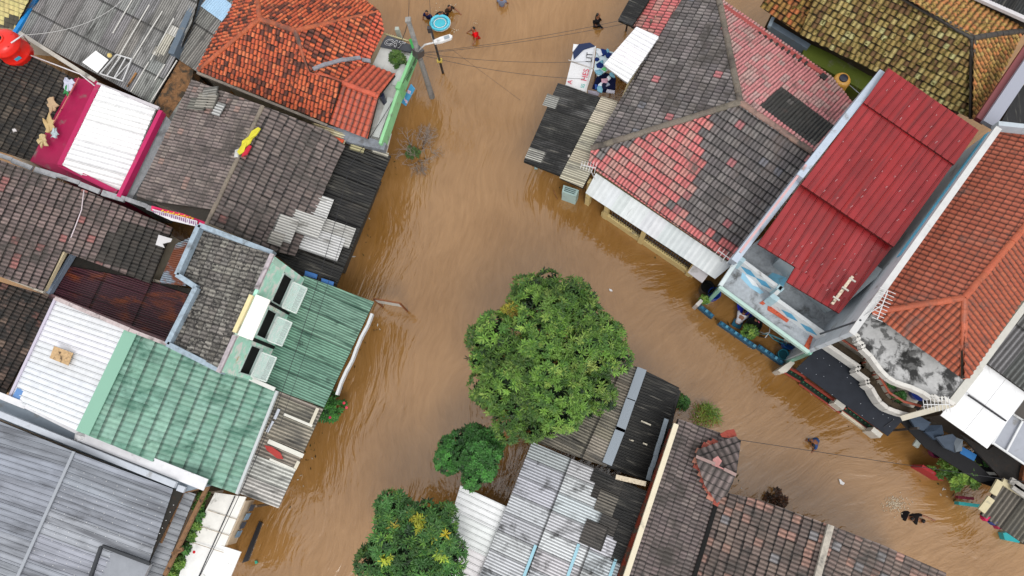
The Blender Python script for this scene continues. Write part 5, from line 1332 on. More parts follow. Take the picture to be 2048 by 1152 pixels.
m = MB(); m.lathe(W(1832, 786, BZ + .1), [(.26, 0), (.3, .3), (.31, .32), (.2, .32)], 18); tag(m.build('basin', MAT['gloss'], None, C(35, 60, 150)), 'blue plastic basin on the curved balcony', 'basin')
# black porch canopy
h = House('flat black sheet canopy speckled with droplets below the curved balcony', (1700, 780), name='canopy', cat='canopy')
CB = [(1641, 690), (1592, 738), (1776, 872), (1810, 836), (1712, 742)]
slab('canopy_sheet', CB, 2.55, .05, MAT['canvas'], h.root, (.020, .023, .031))
m = MB(); m.beam(W(1768, 854, 2.58), W(1790, 838, 2.58), .02, .015); m.build('seam', MAT['wire'], h.root)
m = MB(); g = random.Random(4)
for k in range(46):
    x, y = g.uniform(1600, 1800), g.uniform(700, 860)
    if inpoly(CB, x, y): q = W(x, y, 2.555); m.beam(q, q + Vector((0, 0, .012)), .017, .017, up=Vector((1, 0, 0)))
o = m.build('droplets', MAT['gloss'], h.root, C(200, 205, 215)); o['kind'] = 'stuff'
for x, y in ((1600, 740), (1680, 800), (1770, 862)): post(x, y, 2.5, .08, 'steel', h.root, C(80, 80, 82))
for k, (a, b, lb) in enumerate((((1566, 744), (1600, 764), 'short red framed fence section beside the cream corner pier'), ((1598, 768), (1680, 826), 'long red framed fence section with green mesh under the black canopy'), ((1684, 822), (1745, 866), 'red framed fence section with a cream kerb at the end of the black canopy'))):
    t = thing('red_fence', lb, 'fence', W(*a, -.8), 'red framed fence sections under the black canopy')
    A, B = W(*a, .15), W(*b, .15)
    d_ = (B - A).normalized(); s_ = Vector((-d_.y, d_.x, 0)) ; s_ = s_ if s_.y > 0 else -s_
    for q in (Vector(), s_ * .32, s_ * .16 + Vector((0, 0, .35))):
        m = MB(); m.beam(A + q, B + q, .06, .06); m.build('rail', MAT['paint'], t, C(165, 70, 55))
    m = MB(); m.beam(A + s_ * .16 - Vector((0, 0, .04)), B + s_ * .16 - Vector((0, 0, .04)), .30, .04); m.build('green_mesh', MAT['paint'], t, C(24, 48, 36))
    n = int((B - A).length / .16)
    m = MB()
    for i in range(n): q = A.lerp(B, (i + .5) / n) + s_ * .16; m.beam(q, q + Vector((0, 0, .03)), .05, .05, up=Vector((1, 0, 0)))
    m.build('mesh_knots', MAT['paint'], t, C(50, 120, 85))
    if k == 2: m = MB(); m.beam(A - s_ * .06 - Vector((0, 0, .3)), B - s_ * .06 - Vector((0, 0, .3)), .1, .7); m.build('kerb', MAT['paint'], t, C(228, 218, 196))
for x0, y0, lb in ((1680, 808, 'white block on the red fence beside the black canopy'), (1754, 864, 'white end block of the red fence by the open street')):
    P = [W(x0 + a, y0 + b, .75) for a, b in ((-12, -2), (-6, -10), (12, 4), (6, 12))]; m = MB(); m.prism([p - Vector((0, 0, 1.6)) for p in P], P); tag(m.build('fence_pier', MAT['paint'], None, C(230, 226, 216)), lb, 'pier')

# --- grey corrugated and white panel roofs, right border
h = House('house at the right border with grey corrugated sheets above a white panel canopy', (2000, 760))
h.sheet_roof([(2090, 565), (2090, 812), (1966, 722)], (1966, 724), (2090, 812), 3.5, (2090, 600), 4.1, .8, 1.7, .16, .06, pal((C(132, 132, 132), 2), (C(112, 112, 112), 1)), 'fibre', name='grey_roof')
m = MB(); m.beam(W(2090, 552, 4.5), W(1955, 735, 4.2), .2, .3); m.beam(W(1955, 735, 4.2), W(1900, 806, 4.2), .25, .3); m.build('cream_gutter', MAT['paint'], h.root, C(214, 212, 204))
WP = [(1968, 726), (2012, 757), (2056, 788)]; WQ = [(1880, 831), (1927, 864), (1974, 898)]
for i in range(2):
    for j in range(2):
        a0, a1, b0, b1 = Vector(WP[i]), Vector(WP[i + 1]), Vector(WQ[i]), Vector(WQ[i + 1])
        c0, c1, c2, c3 = a0.lerp(b0, j * .5), a1.lerp(b1, j * .5), a1.lerp(b1, j * .5 + .492), a0.lerp(b0, j * .5 + .492)
        k_ = .012 * (c1 - c0); slab('canopy_panel', [tuple(c0 + k_), tuple(c1), tuple(c2), tuple(c3 + k_)], [3.2, 3.2, 3.05, 3.05] if j else [3.35, 3.35, 3.22, 3.22], .04, MAT['metal'], h.root, C(244, 245, 247, .85))
slab('under_panel', [(1966, 728), (2056, 790), (1976, 896), (1884, 832)], 2.9, .05, MAT['steel'], h.root, C(170, 172, 176))
m = MB(); m.beam(W(1936, 790, 3.32), W(2012, 842, 3.32), .05, .05); m.build('joint_strip', MAT['wire'], h.root)
slab('clear_panel', [(2022, 826), (2090, 872), (2090, 955), (1986, 886)], 3.0, .03, MAT['paint'], h.root, C(168, 172, 182))
for a, b in (((2020, 824), (2090, 870)), ((1986, 886), (2090, 956)), ((2046, 840), (2012, 904)), ((2022, 826), (1984, 888))): m = MB(); m.beam(W(*a, 3.06), W(*b, 3.06), .06, .06); m.build('panel_frame', MAT['paint'], h.root, C(228, 230, 232))
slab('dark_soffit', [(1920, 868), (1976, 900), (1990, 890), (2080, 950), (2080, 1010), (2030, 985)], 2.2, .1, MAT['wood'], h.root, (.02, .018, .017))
h.walls([(1966, 724), (2090, 812), (2090, 930), (1990, 880), (1890, 832)], 2.8, .3, C(90, 85, 80))
# tarpaulin stall and clutter under it
t = thing('tarpaulin_stall', 'stall covered with dark grey-blue tarpaulins below the white panel canopy', 'stall', W(1870, 860, -.8))
for k, (P, c_) in enumerate((([(1820, 838), (1838, 832), (1862, 845), (1850, 862), (1830, 855)], C(76, 88, 104)), ([(1852, 850), (1884, 850), (1888, 868), (1870, 880), (1850, 864)], C(62, 74, 90)), ([(1872, 874), (1905, 868), (1918, 880), (1912, 905), (1890, 895)], C(82, 92, 106)), ([(1905, 872), (1926, 880), (1924, 902), (1912, 904)], C(120, 128, 136)))):
    g = random.Random(k); V = [W(x, y, 2.1 + g.uniform(-.1, .15)) for x, y in P]; c0 = sum(V, Vector()) / len(V) + Vector((0, 0, .04)); n = len(V)
    m = MB(); m.add(V + [c0] + [p - Vector((0, 0, .12)) for p in V], [[i, (i + 1) % n, n] for i in range(n)] + [[(i + 1) % n, i, n + 1 + i, n + 1 + (i + 1) % n] for i in range(n)]); m.build('tarpaulin', MAT['cloth'], t, c_)
slab('stall_roof', [(1800, 842), (1818, 836), (1930, 905), (1990, 960), (1960, 965), (1850, 895)], 1.9, .05, MAT['cloth'], t, C(46, 46, 48))
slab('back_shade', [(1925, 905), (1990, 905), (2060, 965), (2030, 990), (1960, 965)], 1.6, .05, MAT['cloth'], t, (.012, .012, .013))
for x, y in ((1812, 845), (1860, 895), (1960, 960)): post(x, y, 1.8, .07, 'wood', t, C(80, 70, 60))
m = MB(); m.beam(W(1830, 893, .6), W(1845, 868, .6), .2, .12); tag(m.build('concrete_post', MAT['paint'], None, C(190, 198, 192)), 'pale concrete post fallen beside the tarpaulin stall', 'post')
m = MB(); m.beam(W(1832, 932, .35), W(1876, 958, .35), .12, .9); tag(m.build('red_wall', MAT['paint'], None, C(176, 40, 48)), 'low red painted wall in the water by the leafy bush', 'wall')
m = MB(); m.beam(W(1922, 900, 1.9), W(1950, 916, 1.9), .25, .06); tag(m.build('blue_board', MAT['paint'], None, C(40, 110, 175)), 'bright blue board under the white panel canopy edge', 'board')
m = MB(); m.beam(W(1956, 946, 1.7), W(2008, 948, 1.7), .1, .08); tag(m.build('white_pipe', MAT['gloss'], None, C(215, 215, 210)), 'white horizontal pipe behind the leafy bush', 'pipe')
drum(1866, 904, .22, .0, .35, C(150, 40, 95), 'magenta washtub in the shade beside the leafy bush', 'tub', 'tub', C(60, 40, 60))
m = MB(); m.beam(W(1913, 1006, .35), W(1960, 1012, .35), .12, .3); tag(m.build('teal_board', MAT['paint'], None, C(50, 165, 165)), 'teal board at the waterline near the corner stall', 'board')
m = MB(); m.beam(W(1913, 994, .6), W(1945, 997, .6), .1, .2); tag(m.build('maroon_board', MAT['paint'], None, C(120, 25, 50)), 'dark maroon board above the teal board', 'board')
# corner stall, lower right
h = House('striped corrugated stall roof in the lower right corner', (2020, 1040), name='stall', cat='stall')
pl, rf = h.sheet_roof([(2002, 963), (2080, 1010), (2080, 1110), (1962, 1030)], (1962, 1030), (2080, 1110), 2.0, (2010, 960), 2.3, .85, 3, .15, .06, pal((C(128, 122, 110), 1), (C(112, 106, 96), 1)), 'fibre')
for a, b in (((2000, 962), (1985, 988)), ((1982, 996), (1962, 1022)), ((2004, 962), (2080, 1008))): m = MB(); m.beam(W(*a, 2.35), W(*b, 2.3), .24, .1); m.build('edge_board', MAT['paint'], h.root, C(208, 196, 160))
for a, b in (((2020, 960), (2080, 1000)), ((2025, 972), (2080, 1012))): m = MB(); m.beam(W(*a, 2.5), W(*b, 2.5), .22, .12); m.build('pipe_bundle', MAT['concrete'], h.root, C(180, 176, 170))
slab('brick_corner', [(2050, 930), (2085, 945), (2085, 990), (2044, 960)], 2.4, 3.2, MAT['brick'], h.root, C(150, 90, 60))
for x, y in ((1968, 1030), (2040, 1085)): post(x, y, 1.95, .08, 'wood', h.root, C(150, 130, 100))
m = MB(); P = [W(x, y, .3) for x, y in ((2006, 1066), (2020, 1064), (2044, 1078), (2038, 1086), (2010, 1080))]; m.prism([p - Vector((0, 0, .35)) for p in P], [p + Vector((0, 0, .0)) for p in P]); tag(m.build('teal_boat', MAT['gloss'], None, C(30, 165, 170)), 'small teal plastic boat tied below the corner stall', 'boat')
for k, (x, y, c_, lb) in enumerate(((1974, 1034, C(205, 50, 95), 'pink cloth bundle hanging from the corner stall'), (1990, 1044, C(70, 80, 140), 'blue cloth hanging under the corner stall'), (2002, 1052, C(165, 60, 85), 'dark pink cloth at the front edge of the corner stall'))):
    g = random.Random(k + 20); V = [W(x + 9 * math.cos(a) * g.uniform(.6, 1.2), y + 8 * math.sin(a) * g.uniform(.6, 1.2), 1.9 + g.uniform(-.05, .1)) for a in [i * math.tau / 8 for i in range(8)]]
    m = MB(); n = 8; m.add(V + [sum(V, Vector()) / 8 + Vector((0, 0, .12))] + [p - Vector((0, 0, .25)) for p in V], [[i, (i + 1) % n, n] for i in range(n)] + [[(i + 1) % n, i, n + 1 + i, n + 1 + (i + 1) % n] for i in range(n)]); tag(m.build('cloth_bundle', MAT['cloth'], None, c_), lb, 'cloth')
# --- corrugated house, bottom centre
h = House('corrugated house with bright white sheets, black mould bands and blue painted seams', (1130, 1040))
UP = [(1064, 884), (1302, 986), (1232, 1175), (950, 1175)]
UD = [(1196, 936), (1302, 984), (1250, 1120), (1228, 1090), (1200, 1075), (1180, 1010)]
def ucol(x, y, g):
    if inpoly(UD, x, y): return jit(C(80, 78, 74), .2, g)
    return jit(C(226, 229, 233) if y > 960 else C(200, 204, 208), .08, g)
pu, ru = h.sheet_roof(UP, (1064, 884), (950, 1175), 2.8, (1302, 986), 3.4, .66, 1.62, .10, .036, ucol, 'fibre_white', off=(.1, .1), name='roof')
h.walls(UP, 2.6, .25, C(150, 140, 120))
# dark mould patches are whole older sheets laid over
for (x, y, w_, l_, c_, mt) in ((1225, 985, .8, 1.3, C(62, 58, 54), 'fibre_black'), (1262, 1010, 1.2, .9, C(48, 46, 44), 'fibre_black'), (1218, 1008, .7, .85, C(128, 122, 112), 'fibre'), (1188, 1070, .8, .8, C(95, 90, 86), 'fibre'), (1256, 1058, 1.0, .7, C(44, 42, 41), 'fibre_black'), (1248, 1100, .9, .6, C(50, 48, 46), 'fibre_black'), (1212, 958, .5, 1.0, C(60, 57, 53), 'fibre_black'), (1150, 900, .42, 3.0, C(66, 62, 57), 'fibre_black')):
    u, v = pu.uv(pu.hit(x, y)); h.sheet(pu, u - w_ / 2, u + w_ / 2, v - l_ / 2, v + l_ / 2, .10, .036, c_, mt, pu.poly(UP), ru, w=.03 + .004 * (x % 5), name='patch_sheet')
for a, b in (((1072, 1090), (1040, 1175)), ((1158, 1088), (1128, 1175)), ((1232, 1118), (1212, 1175))):
    m = MB(); m.beam(pu.hit(*a) + pu.n * .05, pu.hit(*b) + pu.n * .05, .10, .02, up=pu.n); m.build('blue_seam', MAT['paint'], h.root, C(158, 204, 220))
m = MB(); m.beam(pu.hit(1232, 954) + pu.n * .12, pu.hit(1292, 968) + pu.n * .1, .16, .06, up=pu.n); m.build('pale_timber', MAT['wood'], h.root, C(220, 205, 180))
# rear part: two slopes under the tree, grey ridge flashing
FG = pal((C(165, 156, 140), 3), (C(142, 134, 120), 2), (C(190, 182, 168), 1))
p1, r1 = h.sheet_roof([(1205, 708), (1284, 738), (1213, 934), (1065, 882), (1110, 790)], (1150, 690), (1062, 880), 2.5, (1284, 738), 3.1, .7, 1.9, .10, .036, FG, 'fibre', name='rear_left_roof')
p2, r2 = h.sheet_roof([(1284, 738), (1358, 775), (1300, 965), (1213, 934)], (1358, 775), (1300, 965), 2.6, (1284, 738), 3.1, .8, 1.9, .10, .036, pal((C(60, 58, 54), 2), (C(48, 46, 44), 2)), 'fibre_black', name='rear_right_roof')
for a, b in (((1284, 737), (1262, 800)), ((1262, 798), (1240, 862)), ((1242, 856), (1214, 928))):
    m = MB(); m.beam(W(*a, 3.18), W(*b, 3.18), .34, .04); m.build('ridge_flashing', MAT['metal'], h.root, C(142, 152, 162))
for k in range(5):
    A, B = Vector((1333, 838)).lerp(Vector((1296, 960)), k / 5), Vector((1333, 838)).lerp(Vector((1296, 960)), (k + 1) / 5)
    m = MB(); m.beam(W(A.x + 2 * math.sin(k * 3), A.y, 2.68), W(B.x, B.y, 2.68), .16, .06); m.build('crumpled_flashing', MAT['steel'], h.root, C(150, 162, 172))
for (x, y, l_) in ((1292, 846, .6), (1262, 880, .3), (1290, 888, .25)):
    m = MB(); m.beam(W(x - 16 * l_, y - 7 * l_, 3.0), W(x + 16 * l_, y + 7 * l_, 2.95), .05, .03); m.build('batten_scrap', MAT['wood'], h.root, C(205, 198, 180))
m = MB(); m.beam(W(1346, 860, 3.5), W(1235, 1170, 3.5), .22, .35); m.build('red_wall_edge', MAT['brick'], h.root, C(115, 50, 36))
slab('dark_gap_roof', [(1300, 965), (1345, 850), (1356, 778), (1362, 782), (1240, 1170), (1228, 1170)], 2.4, .1, MAT['wood'], h.root, (.03, .03, .03))
h.walls([(1150, 700), (1350, 775), (1300, 960), (1070, 880)], 2.4, .4, C(120, 110, 95))
# small white shed roof
h = House('small shed with plain white ribbed roof under the yellow-flowered tree', (960, 1070), name='shed', cat='shed')
h.sheet_roof([(921, 971), (1014, 1013), (962, 1175), (860, 1175)], (921, 971), (850, 1135), 2.4, (1014, 1013), 2.6, .9, 4, .2, .024, pal((C(244, 244, 246, .85), 1)), 'metal', 'rib', drop=.03, deckcol=(.4, .4, .4))
h.walls([(921, 971), (1014, 1013), (962, 1175), (860, 1175)], 2.2, .2)

# --- brown tiled house, bottom right
h = House('brown tiled house with a small broken dormer gable and a black valley', (1500, 1060))
T1 = pal((C(104, 92, 90), 5), (C(90, 80, 79), 4), (C(118, 106, 102), 2), (C(76, 68, 66), 1.5))
T2 = pal((C(112, 98, 90), 4), (C(92, 80, 74), 4), (C(150, 112, 98), 2), (C(74, 66, 62), 3), (C(126, 132, 138), 1.2), (C(165, 120, 104), 1))
KT = (.29, .30, .036, 2, .042, 8)
q1, _ = h.tile_roof([(1357, 838), (1442, 866), (1470, 880), (1434, 1005), (1384, 1175), (1244, 1175)], (1434, 1005), (1384, 1160), 2.7, (1357, 838), 3.7, (.27, .28, .036, 2, .04, 8), T1, 'tile', name='left_roof')
VE = [(1434, 1005), (1456, 986), (1520, 1000), (1660, 1050), (1628, 1175), (1384, 1175)]
q2, _ = h.tile_roof(VE, (1434, 1005), (1384, 1160), 2.7, (1660, 1050), 3.7, KT, T2, 'tile', jitter=1.6, name='right_roof')
q3, _ = h.tile_roof([(1660, 1050), (1760, 1088), (1890, 1145), (1890, 1175), (1628, 1175)], (1890, 1145), (1878, 1185), 3.0, (1660, 1050), 3.7, KT, T2, 'tile', jitter=1.6, name='end_roof')
q4, _ = h.tile_roof([(1390, 912), (1396, 900), (1472, 874), (1482, 882), (1473, 948)], (1400, 896), (1482, 866), 3.5, (1473, 948), 4.0, (.22, .3, .04, 1, .04, 6), T1, 'tile', name='dormer_roof', drop=.02)
q5, _ = h.tile_roof([(1390, 912), (1473, 948), (1456, 986), (1434, 1004), (1410, 970)], (1410, 975), (1480, 1010), 3.5, (1440, 933), 4.0, (.22, .3, .04, 1, .04, 6), T1, 'tile', name='dormer_roof', drop=.02)
m = MB(); m.beam(W(1352, 848, 3.95), W(1246, 1170, 3.95), .17, .14); m.build('cream_coping', MAT['paint'], h.root, C(226, 216, 190))
m = MB(); m.beam(W(1661, 1050, 3.82), W(1629, 1175, 3.82), .2, .12); m.build('ridge_mortar', MAT['concrete'], h.root, C(190, 182, 170))
m = MB(); m.beam(W(1433, 1006, 2.82), W(1385, 1165, 2.82), .14, .05); m.build('valley_gutter', MAT['mesh'], h.root)
m = MB(); m.beam(W(1392, 913, 4.05), W(1430, 928, 4.05), .1, .06); m.beam(W(1448, 938, 4.05), W(1472, 950, 4.05), .1, .06); m.build('dormer_ridge', MAT['concrete'], h.root, C(165, 140, 135))
m = MB(); m.beam(W(1432, 931, 4.04), W(1458, 942, 4.04), .05, .03); m.build('ridge_hole', MAT['mesh'], h.root)
m = MB(); P = [W(x, y, 4.06) for x, y in ((1426, 918), (1436, 912), (1444, 922), (1438, 932), (1460, 944), (1424, 930))]; m.prism([p - Vector((0, 0, .05)) for p in P], P); m.build('mortar_patch', MAT['concrete'], h.root, C(190, 135, 132))
for k in range(18):
    g = random.Random(k)
    a, b = ((1393, 906), (1430, 880)) if k < 6 else ((1388, 918), (1412, 975)) if k < 12 else ((1412, 975), (1432, 1006))
    p = Vector(a).lerp(Vector(b), (k % 6 + .5) / 6); s_ = g.uniform(.12, .2)
    pp = W(p.x + g.uniform(-3, 3), p.y + g.uniform(-3, 3), 3.35); m = MB(); m.beam(pp - Vector((s_ * .5, -s_ * .3, 0)), pp + Vector((s_ * .5, -s_ * .3, .03)), s_, .05); m.build('broken_tile', MAT['tile_clay'], h.root, C(165, 82, 68) if k % 3 else C(190, 130, 110))
P = [W(x, y, 3.5) for x, y in ((1440, 868), (1455, 860), (1468, 858), (1474, 872), (1458, 876), (1444, 874))]; m = MB(); m.prism([p - Vector((0, 0, .06)) for p in P], P); m.build('broken_tile', MAT['tile_clay'], h.root, C(155, 66, 52))
h.walls([(1357, 838), (1450, 872), (1456, 986), (1660, 1050), (1885, 1145), (1885, 1175), (1246, 1175)], 2.6, .25, C(170, 160, 140))
h.finish()
# ------------------------------------------------------------------ trees and plants
def leaf_mesh(name, clumps, parent, rng, leaves=9, llen=.2, lwid=.055, lift=(.15, .75)):
    """clumps: (position, outward normal, size factor, colour); each a rosette of folded leaves"""
    v, f, c = [], [], []
    for pos, nrm, sz, col in clumps:
        a = nrm.orthogonal().normalized(); b = nrm.cross(a)
        n = max(4, int(leaves * rng.uniform(.8, 1.2)))
        for k in range(n):
            th = k * math.tau / n * 1.0 + rng.uniform(-.3, .3)
            el = rng.uniform(*lift)
            d = (a * math.cos(th) + b * math.sin(th)) * math.cos(el) + nrm * math.sin(el)
            s = d.cross(nrm)
            if s.length < 1e-3: continue
            s.normalize()
            L = llen * sz * rng.uniform(.7, 1.25); w = lwid * sz * rng.uniform(.8, 1.2)
            up = s.cross(d).normalized()
            i = len(v)
            mid = pos + d * L * .5
            v += [pos, mid + s * w - up * w * .4, pos + d * L - nrm * L * .18, mid - s * w - up * w * .4, mid + up * w * .15]
            f += [[i, i + 1, i + 4], [i + 1, i + 2, i + 4], [i + 2, i + 3, i + 4], [i + 3, i, i + 4]]
            cc = jit(col, .18, rng)
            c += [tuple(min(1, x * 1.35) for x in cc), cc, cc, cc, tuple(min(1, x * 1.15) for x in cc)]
    return mk(name, v, f, MAT['leaf'], parent, vcol=c)

def fill_outline(poly, step, rng):
    xs, ys = [p[0] for p in poly], [p[1] for p in poly]
    pts, tries = [], 0
    while tries < 4000:
        tries += 1
        x, y = rng.uniform(min(xs), max(xs)), rng.uniform(min(ys), max(ys))
        if inpoly(poly, x, y) and all((x - a) ** 2 + (y - b) ** 2 > step * step for a, b in pts): pts.append((x, y))
    return pts

def tree(label, base, outline, zlow, ztop, step, lobe, per, cols, leaves, llen, lwid, seed, trunk_r=.14, accents=(), name='tree', cat='tree', group=None):
    rng = random.Random(seed)
    t = thing(name, label, cat, Vector((*W(*base, 0).xy, -.9)), group)
    cxm = sum(p[0] for p in outline) / len(outline); cym = sum(p[1] for p in outline) / len(outline)
    rad = max(math.hypot(p[0] - cxm, p[1] - cym) for p in outline)
    ins = [(cxm + (x - cxm) * (1 - lobe * 46 / rad), cym + (y - cym) * (1 - lobe * 46 / rad)) for x, y in outline]
    lobes = []
    for x, y in fill_outline(ins, step, rng):
        q = min(1, math.hypot(x - cxm, y - cym) / rad)
        z = zlow + (ztop - zlow) * math.sqrt(max(0.0, 1 - q * q)) + rng.uniform(-.12, .25) - lobe * .5
        lobes.append((W(x, y, z), lobe * rng.uniform(.7, 1.3), rng.uniform(.62, 1.2)))
    clumps = []
    for i, (c, r, br) in enumerate(lobes):
        for k in range(int(per * (r / lobe) ** 2)):
            zc = rng.uniform(-.35, 1); th = rng.uniform(0, math.tau); s = math.sqrt(max(0, 1 - zc * zc))
            nrm = Vector((s * math.cos(th), s * math.sin(th), zc))
            p = c + Vector((nrm.x * r, nrm.y * r, nrm.z * r * .8)) * rng.uniform(.86, 1.04)
            if any(j != i and (p - o[0]).length < o[1] * .72 for j, o in enumerate(lobes)): continue
            px = proj(p)
            col = rng.choices([x for x, w in cols], [w for x, w in cols])[0]
            for ax, ay, ar, ac in accents:
                if math.hypot(px[0] - ax, px[1] - ay) < ar * rng.uniform(.6, 1.1): col = ac
            bb = br * rng.uniform(.7, 1.25); col = tuple(x * bb for x in col)
            nn = (nrm + Vector((0, 0, .5)) + Vector((rng.gauss(0, .2), rng.gauss(0, .2), 0))).normalized()
            clumps.append((p, nn, rng.uniform(.75, 1.2), col))
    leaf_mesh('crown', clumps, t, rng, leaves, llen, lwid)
    # inner leaves close the view, the crown's shade put into their colour
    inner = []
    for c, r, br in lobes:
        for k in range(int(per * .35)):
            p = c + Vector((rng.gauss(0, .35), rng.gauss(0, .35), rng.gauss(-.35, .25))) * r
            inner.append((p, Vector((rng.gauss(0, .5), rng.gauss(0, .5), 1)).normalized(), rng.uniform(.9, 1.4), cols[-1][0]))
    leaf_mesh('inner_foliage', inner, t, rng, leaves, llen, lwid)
    m = MB(); b0 = Vector((*W(*base, 0).xy, -.9)); cc = sum((l[0] for l in lobes), Vector()) / len(lobes)
    fork = b0.lerp(Vector((cc.x, cc.y, zlow)), .8)
    m.tube([b0, b0.lerp(fork, .5) + Vector((.05, .03, 0)), fork], trunk_r, 8, r2=trunk_r * .7); m.build('trunk', MAT['bark'], t, smooth=True)
    m = MB()
    for c, r, br in lobes[::2]: m.tube([fork, fork.lerp(c, .5) + Vector((0, 0, .1)), c], trunk_r * .45, 5, r2=.02)
    m.build('limbs', MAT['bark'], t, smooth=True)
    return t

BIG = [(1085, 540), (1130, 553), (1165, 560), (1200, 590), (1212, 630), (1238, 655), (1260, 690), (1246, 735), (1218, 770), (1212, 805), (1150, 848), (1105, 873), (1045, 885), (1003, 862), (972, 820), (943, 775), (937, 710), (943, 650), (985, 608), (1020, 592), (1030, 552)]
G1 = [((.080, .165, .022), 5), ((.115, .215, .034), 4), ((.045, .108, .018), 5), ((.170, .260, .048), 1.4), ((.010, .028, .008), .5)]
tree('big round mango tree with star-shaped leaf clusters in the middle of the flood', (1090, 730), BIG, 2.2, 5.0, 29, .49, 62, G1, 10, .21, .029, 1, .2,
     accents=((1010, 615, 16, (.36, .33, .03)), (1030, 628, 14, (.30, .24, .03)), (1180, 735, 16, (.26, .34, .08))))
G2 = [((.035, .13, .022), 5), ((.05, .17, .03), 4), ((.028, .10, .02), 4), ((.014, .045, .012), .6)]
SM = [(900, 868), (930, 862), (960, 852), (985, 856), (998, 880), (994, 915), (1005, 945), (990, 975), (962, 984), (932, 968), (915, 930), (895, 950), (874, 930), (870, 905), (880, 880)]
tree('small dark green tree left of the striped corrugated roof', (945, 920), SM, 1.3, 2.9, 26, .42, 90, G2, 9, .15, .034, 2, .09)
G3 = [((.045, .13, .03), 5), ((.065, .17, .035), 4), ((.035, .10, .022), 4), ((.09, .19, .03), 2), ((.013, .035, .012), .6)]
YT = [(x + 14, y) for x, y in [(755, 1002), (800, 1000), (830, 1012), (870, 1008), (895, 1020), (905, 1060), (915, 1085), (905, 1130), (900, 1170), (700, 1170), (715, 1120), (725, 1095), (770, 1080), (752, 1045), (745, 1020)]]
tree('tree with yellow flower heads overhanging the small white shed', (830, 1100), YT, 2.6, 4.2, 30, .48, 62, G3, 10, .23, .03, 3, .13,
     accents=((842, 1045, 14, (.34, .36, .03)), (885, 1070, 11, (.34, .28, .02)), (788, 1055, 8, (.28, .25, .04)), (865, 1078, 7, (.36, .38, .04)), (770, 1115, 10, (.28, .32, .03)), (880, 1110, 10, (.24, .34, .04)), (818, 1035, 9, (.4, .36, .03))))
# twigs of that tree reaching over the white roof
def bush(label, x, y, rpx, z, h_, cols, seed, n=90, llen=.13, lwid=.035, name='bush', cat='bush', flowers=(), pot=None, leaves=8, base=None, group=None):
    rng = random.Random(seed); p0 = W(x, y, z); r = rpx / FOC * (HC - z)
    t = thing(name, label, cat, Vector((p0.x, p0.y, base if base is not None else z)), group)
    cl = []
    for k in range(n):
        a, q = rng.uniform(0, math.tau), math.sqrt(rng.random())
        q *= .72 + .34 * math.sin(2 * a + seed) * math.sin(3 * a + seed * 2) + rng.uniform(0, .22)
        hh = h_ * math.sqrt(max(.05, 1 - min(1, q * q))) * rng.uniform(.45, 1.15)
        p = p0 + Vector((math.cos(a) * q * r, math.sin(a) * q * r, hh))
        cl.append((p, Vector((math.cos(a) * q * .8, math.sin(a) * q * .8, 1)).normalized(), rng.uniform(.7, 1.25), rng.choices([c for c, w in cols], [w for c, w in cols])[0]))
    leaf_mesh('foliage', cl, t, rng, leaves, llen, lwid)
    m = MB()
    for k in range(5):
        a = rng.uniform(0, math.tau); m.tube([Vector((p0.x, p0.y, base if base is not None else z)), p0 + Vector((math.cos(a) * r * .5, math.sin(a) * r * .5, h_ * .6))], .02, 5, r2=.008)
    m.build('stems', MAT['bark'], t)
    for fx, fy, fc in flowers:
        q = W(fx, fy, z + h_ + .08); m = MB(); m.lathe(q - Vector((0, 0, .05)), [(.01, 0), (.045, .03), (.055, .05), (.02, .06)], 9); m.build('flower', MAT['cloth'], t, fc)
    if pot:
        m = MB(); m.lathe(Vector((p0.x, p0.y, z - .25)), [(r * .35, 0), (r * .5, .25), (r * .55, .3), (r * .45, .3)], 14); m.build('pot', MAT['gloss'], t, pot)
    return t
bush('green bush with two pink flowers at the corner of the green canopy', 665, 822, 30, .3, 1.3, G2, 11, 150, .16, .04, flowers=((688, 806, C(230, 70, 95)), (693, 815, C(230, 80, 105)), (660, 835, C(200, 60, 90))), base=-.9)
bush('bushy dark plant in a pot on the white terrace', 796, 125, 17, 2.75, .55, [((.03, .07, .012), 4), ((.05, .10, .015), 3), ((.09, .13, .03), 1)], 12, 90, .14, .05, name='potted_plant', cat='plant', pot=C(60, 55, 55))
bush('low green clump in the water behind the brown dormer', 1362, 806, 13, .1, .7, G3, 13, 60, base=-.9)
bush('spiky yellow-green plant in the water behind the brown dormer', 1408, 830, 27, .05, .45, [((.10, .17, .02), 3), ((.15, .20, .03), 2), ((.06, .12, .02), 2)], 14, 26, .34, .022, base=-.9)
bush('potted plant at the yard corner by the blue drum', 1409, 600, 9, .45, .3, G1, 15, 40, .12, .035, name='potted_plant', cat='plant', pot=C(200, 195, 190))
bush('leafy potted plant behind the long blue fence', 1499, 664, 15, .35, .4, G1, 16, 70, .14, .04, name='potted_plant', cat='plant', pot=C(170, 175, 180))
bush('light green leafy bush growing beside the low red wall', 1905, 945, 38, .5, 1.2, [((.09, .17, .025), 4), ((.13, .21, .03), 2), ((.05, .11, .02), 3)], 17, 190, .17, .05, base=-.9)
bush('small green bush in the shade behind the light green bush', 1945, 922, 20, .6, 1.0, G2, 18, 80, .15, .045, base=-.9)
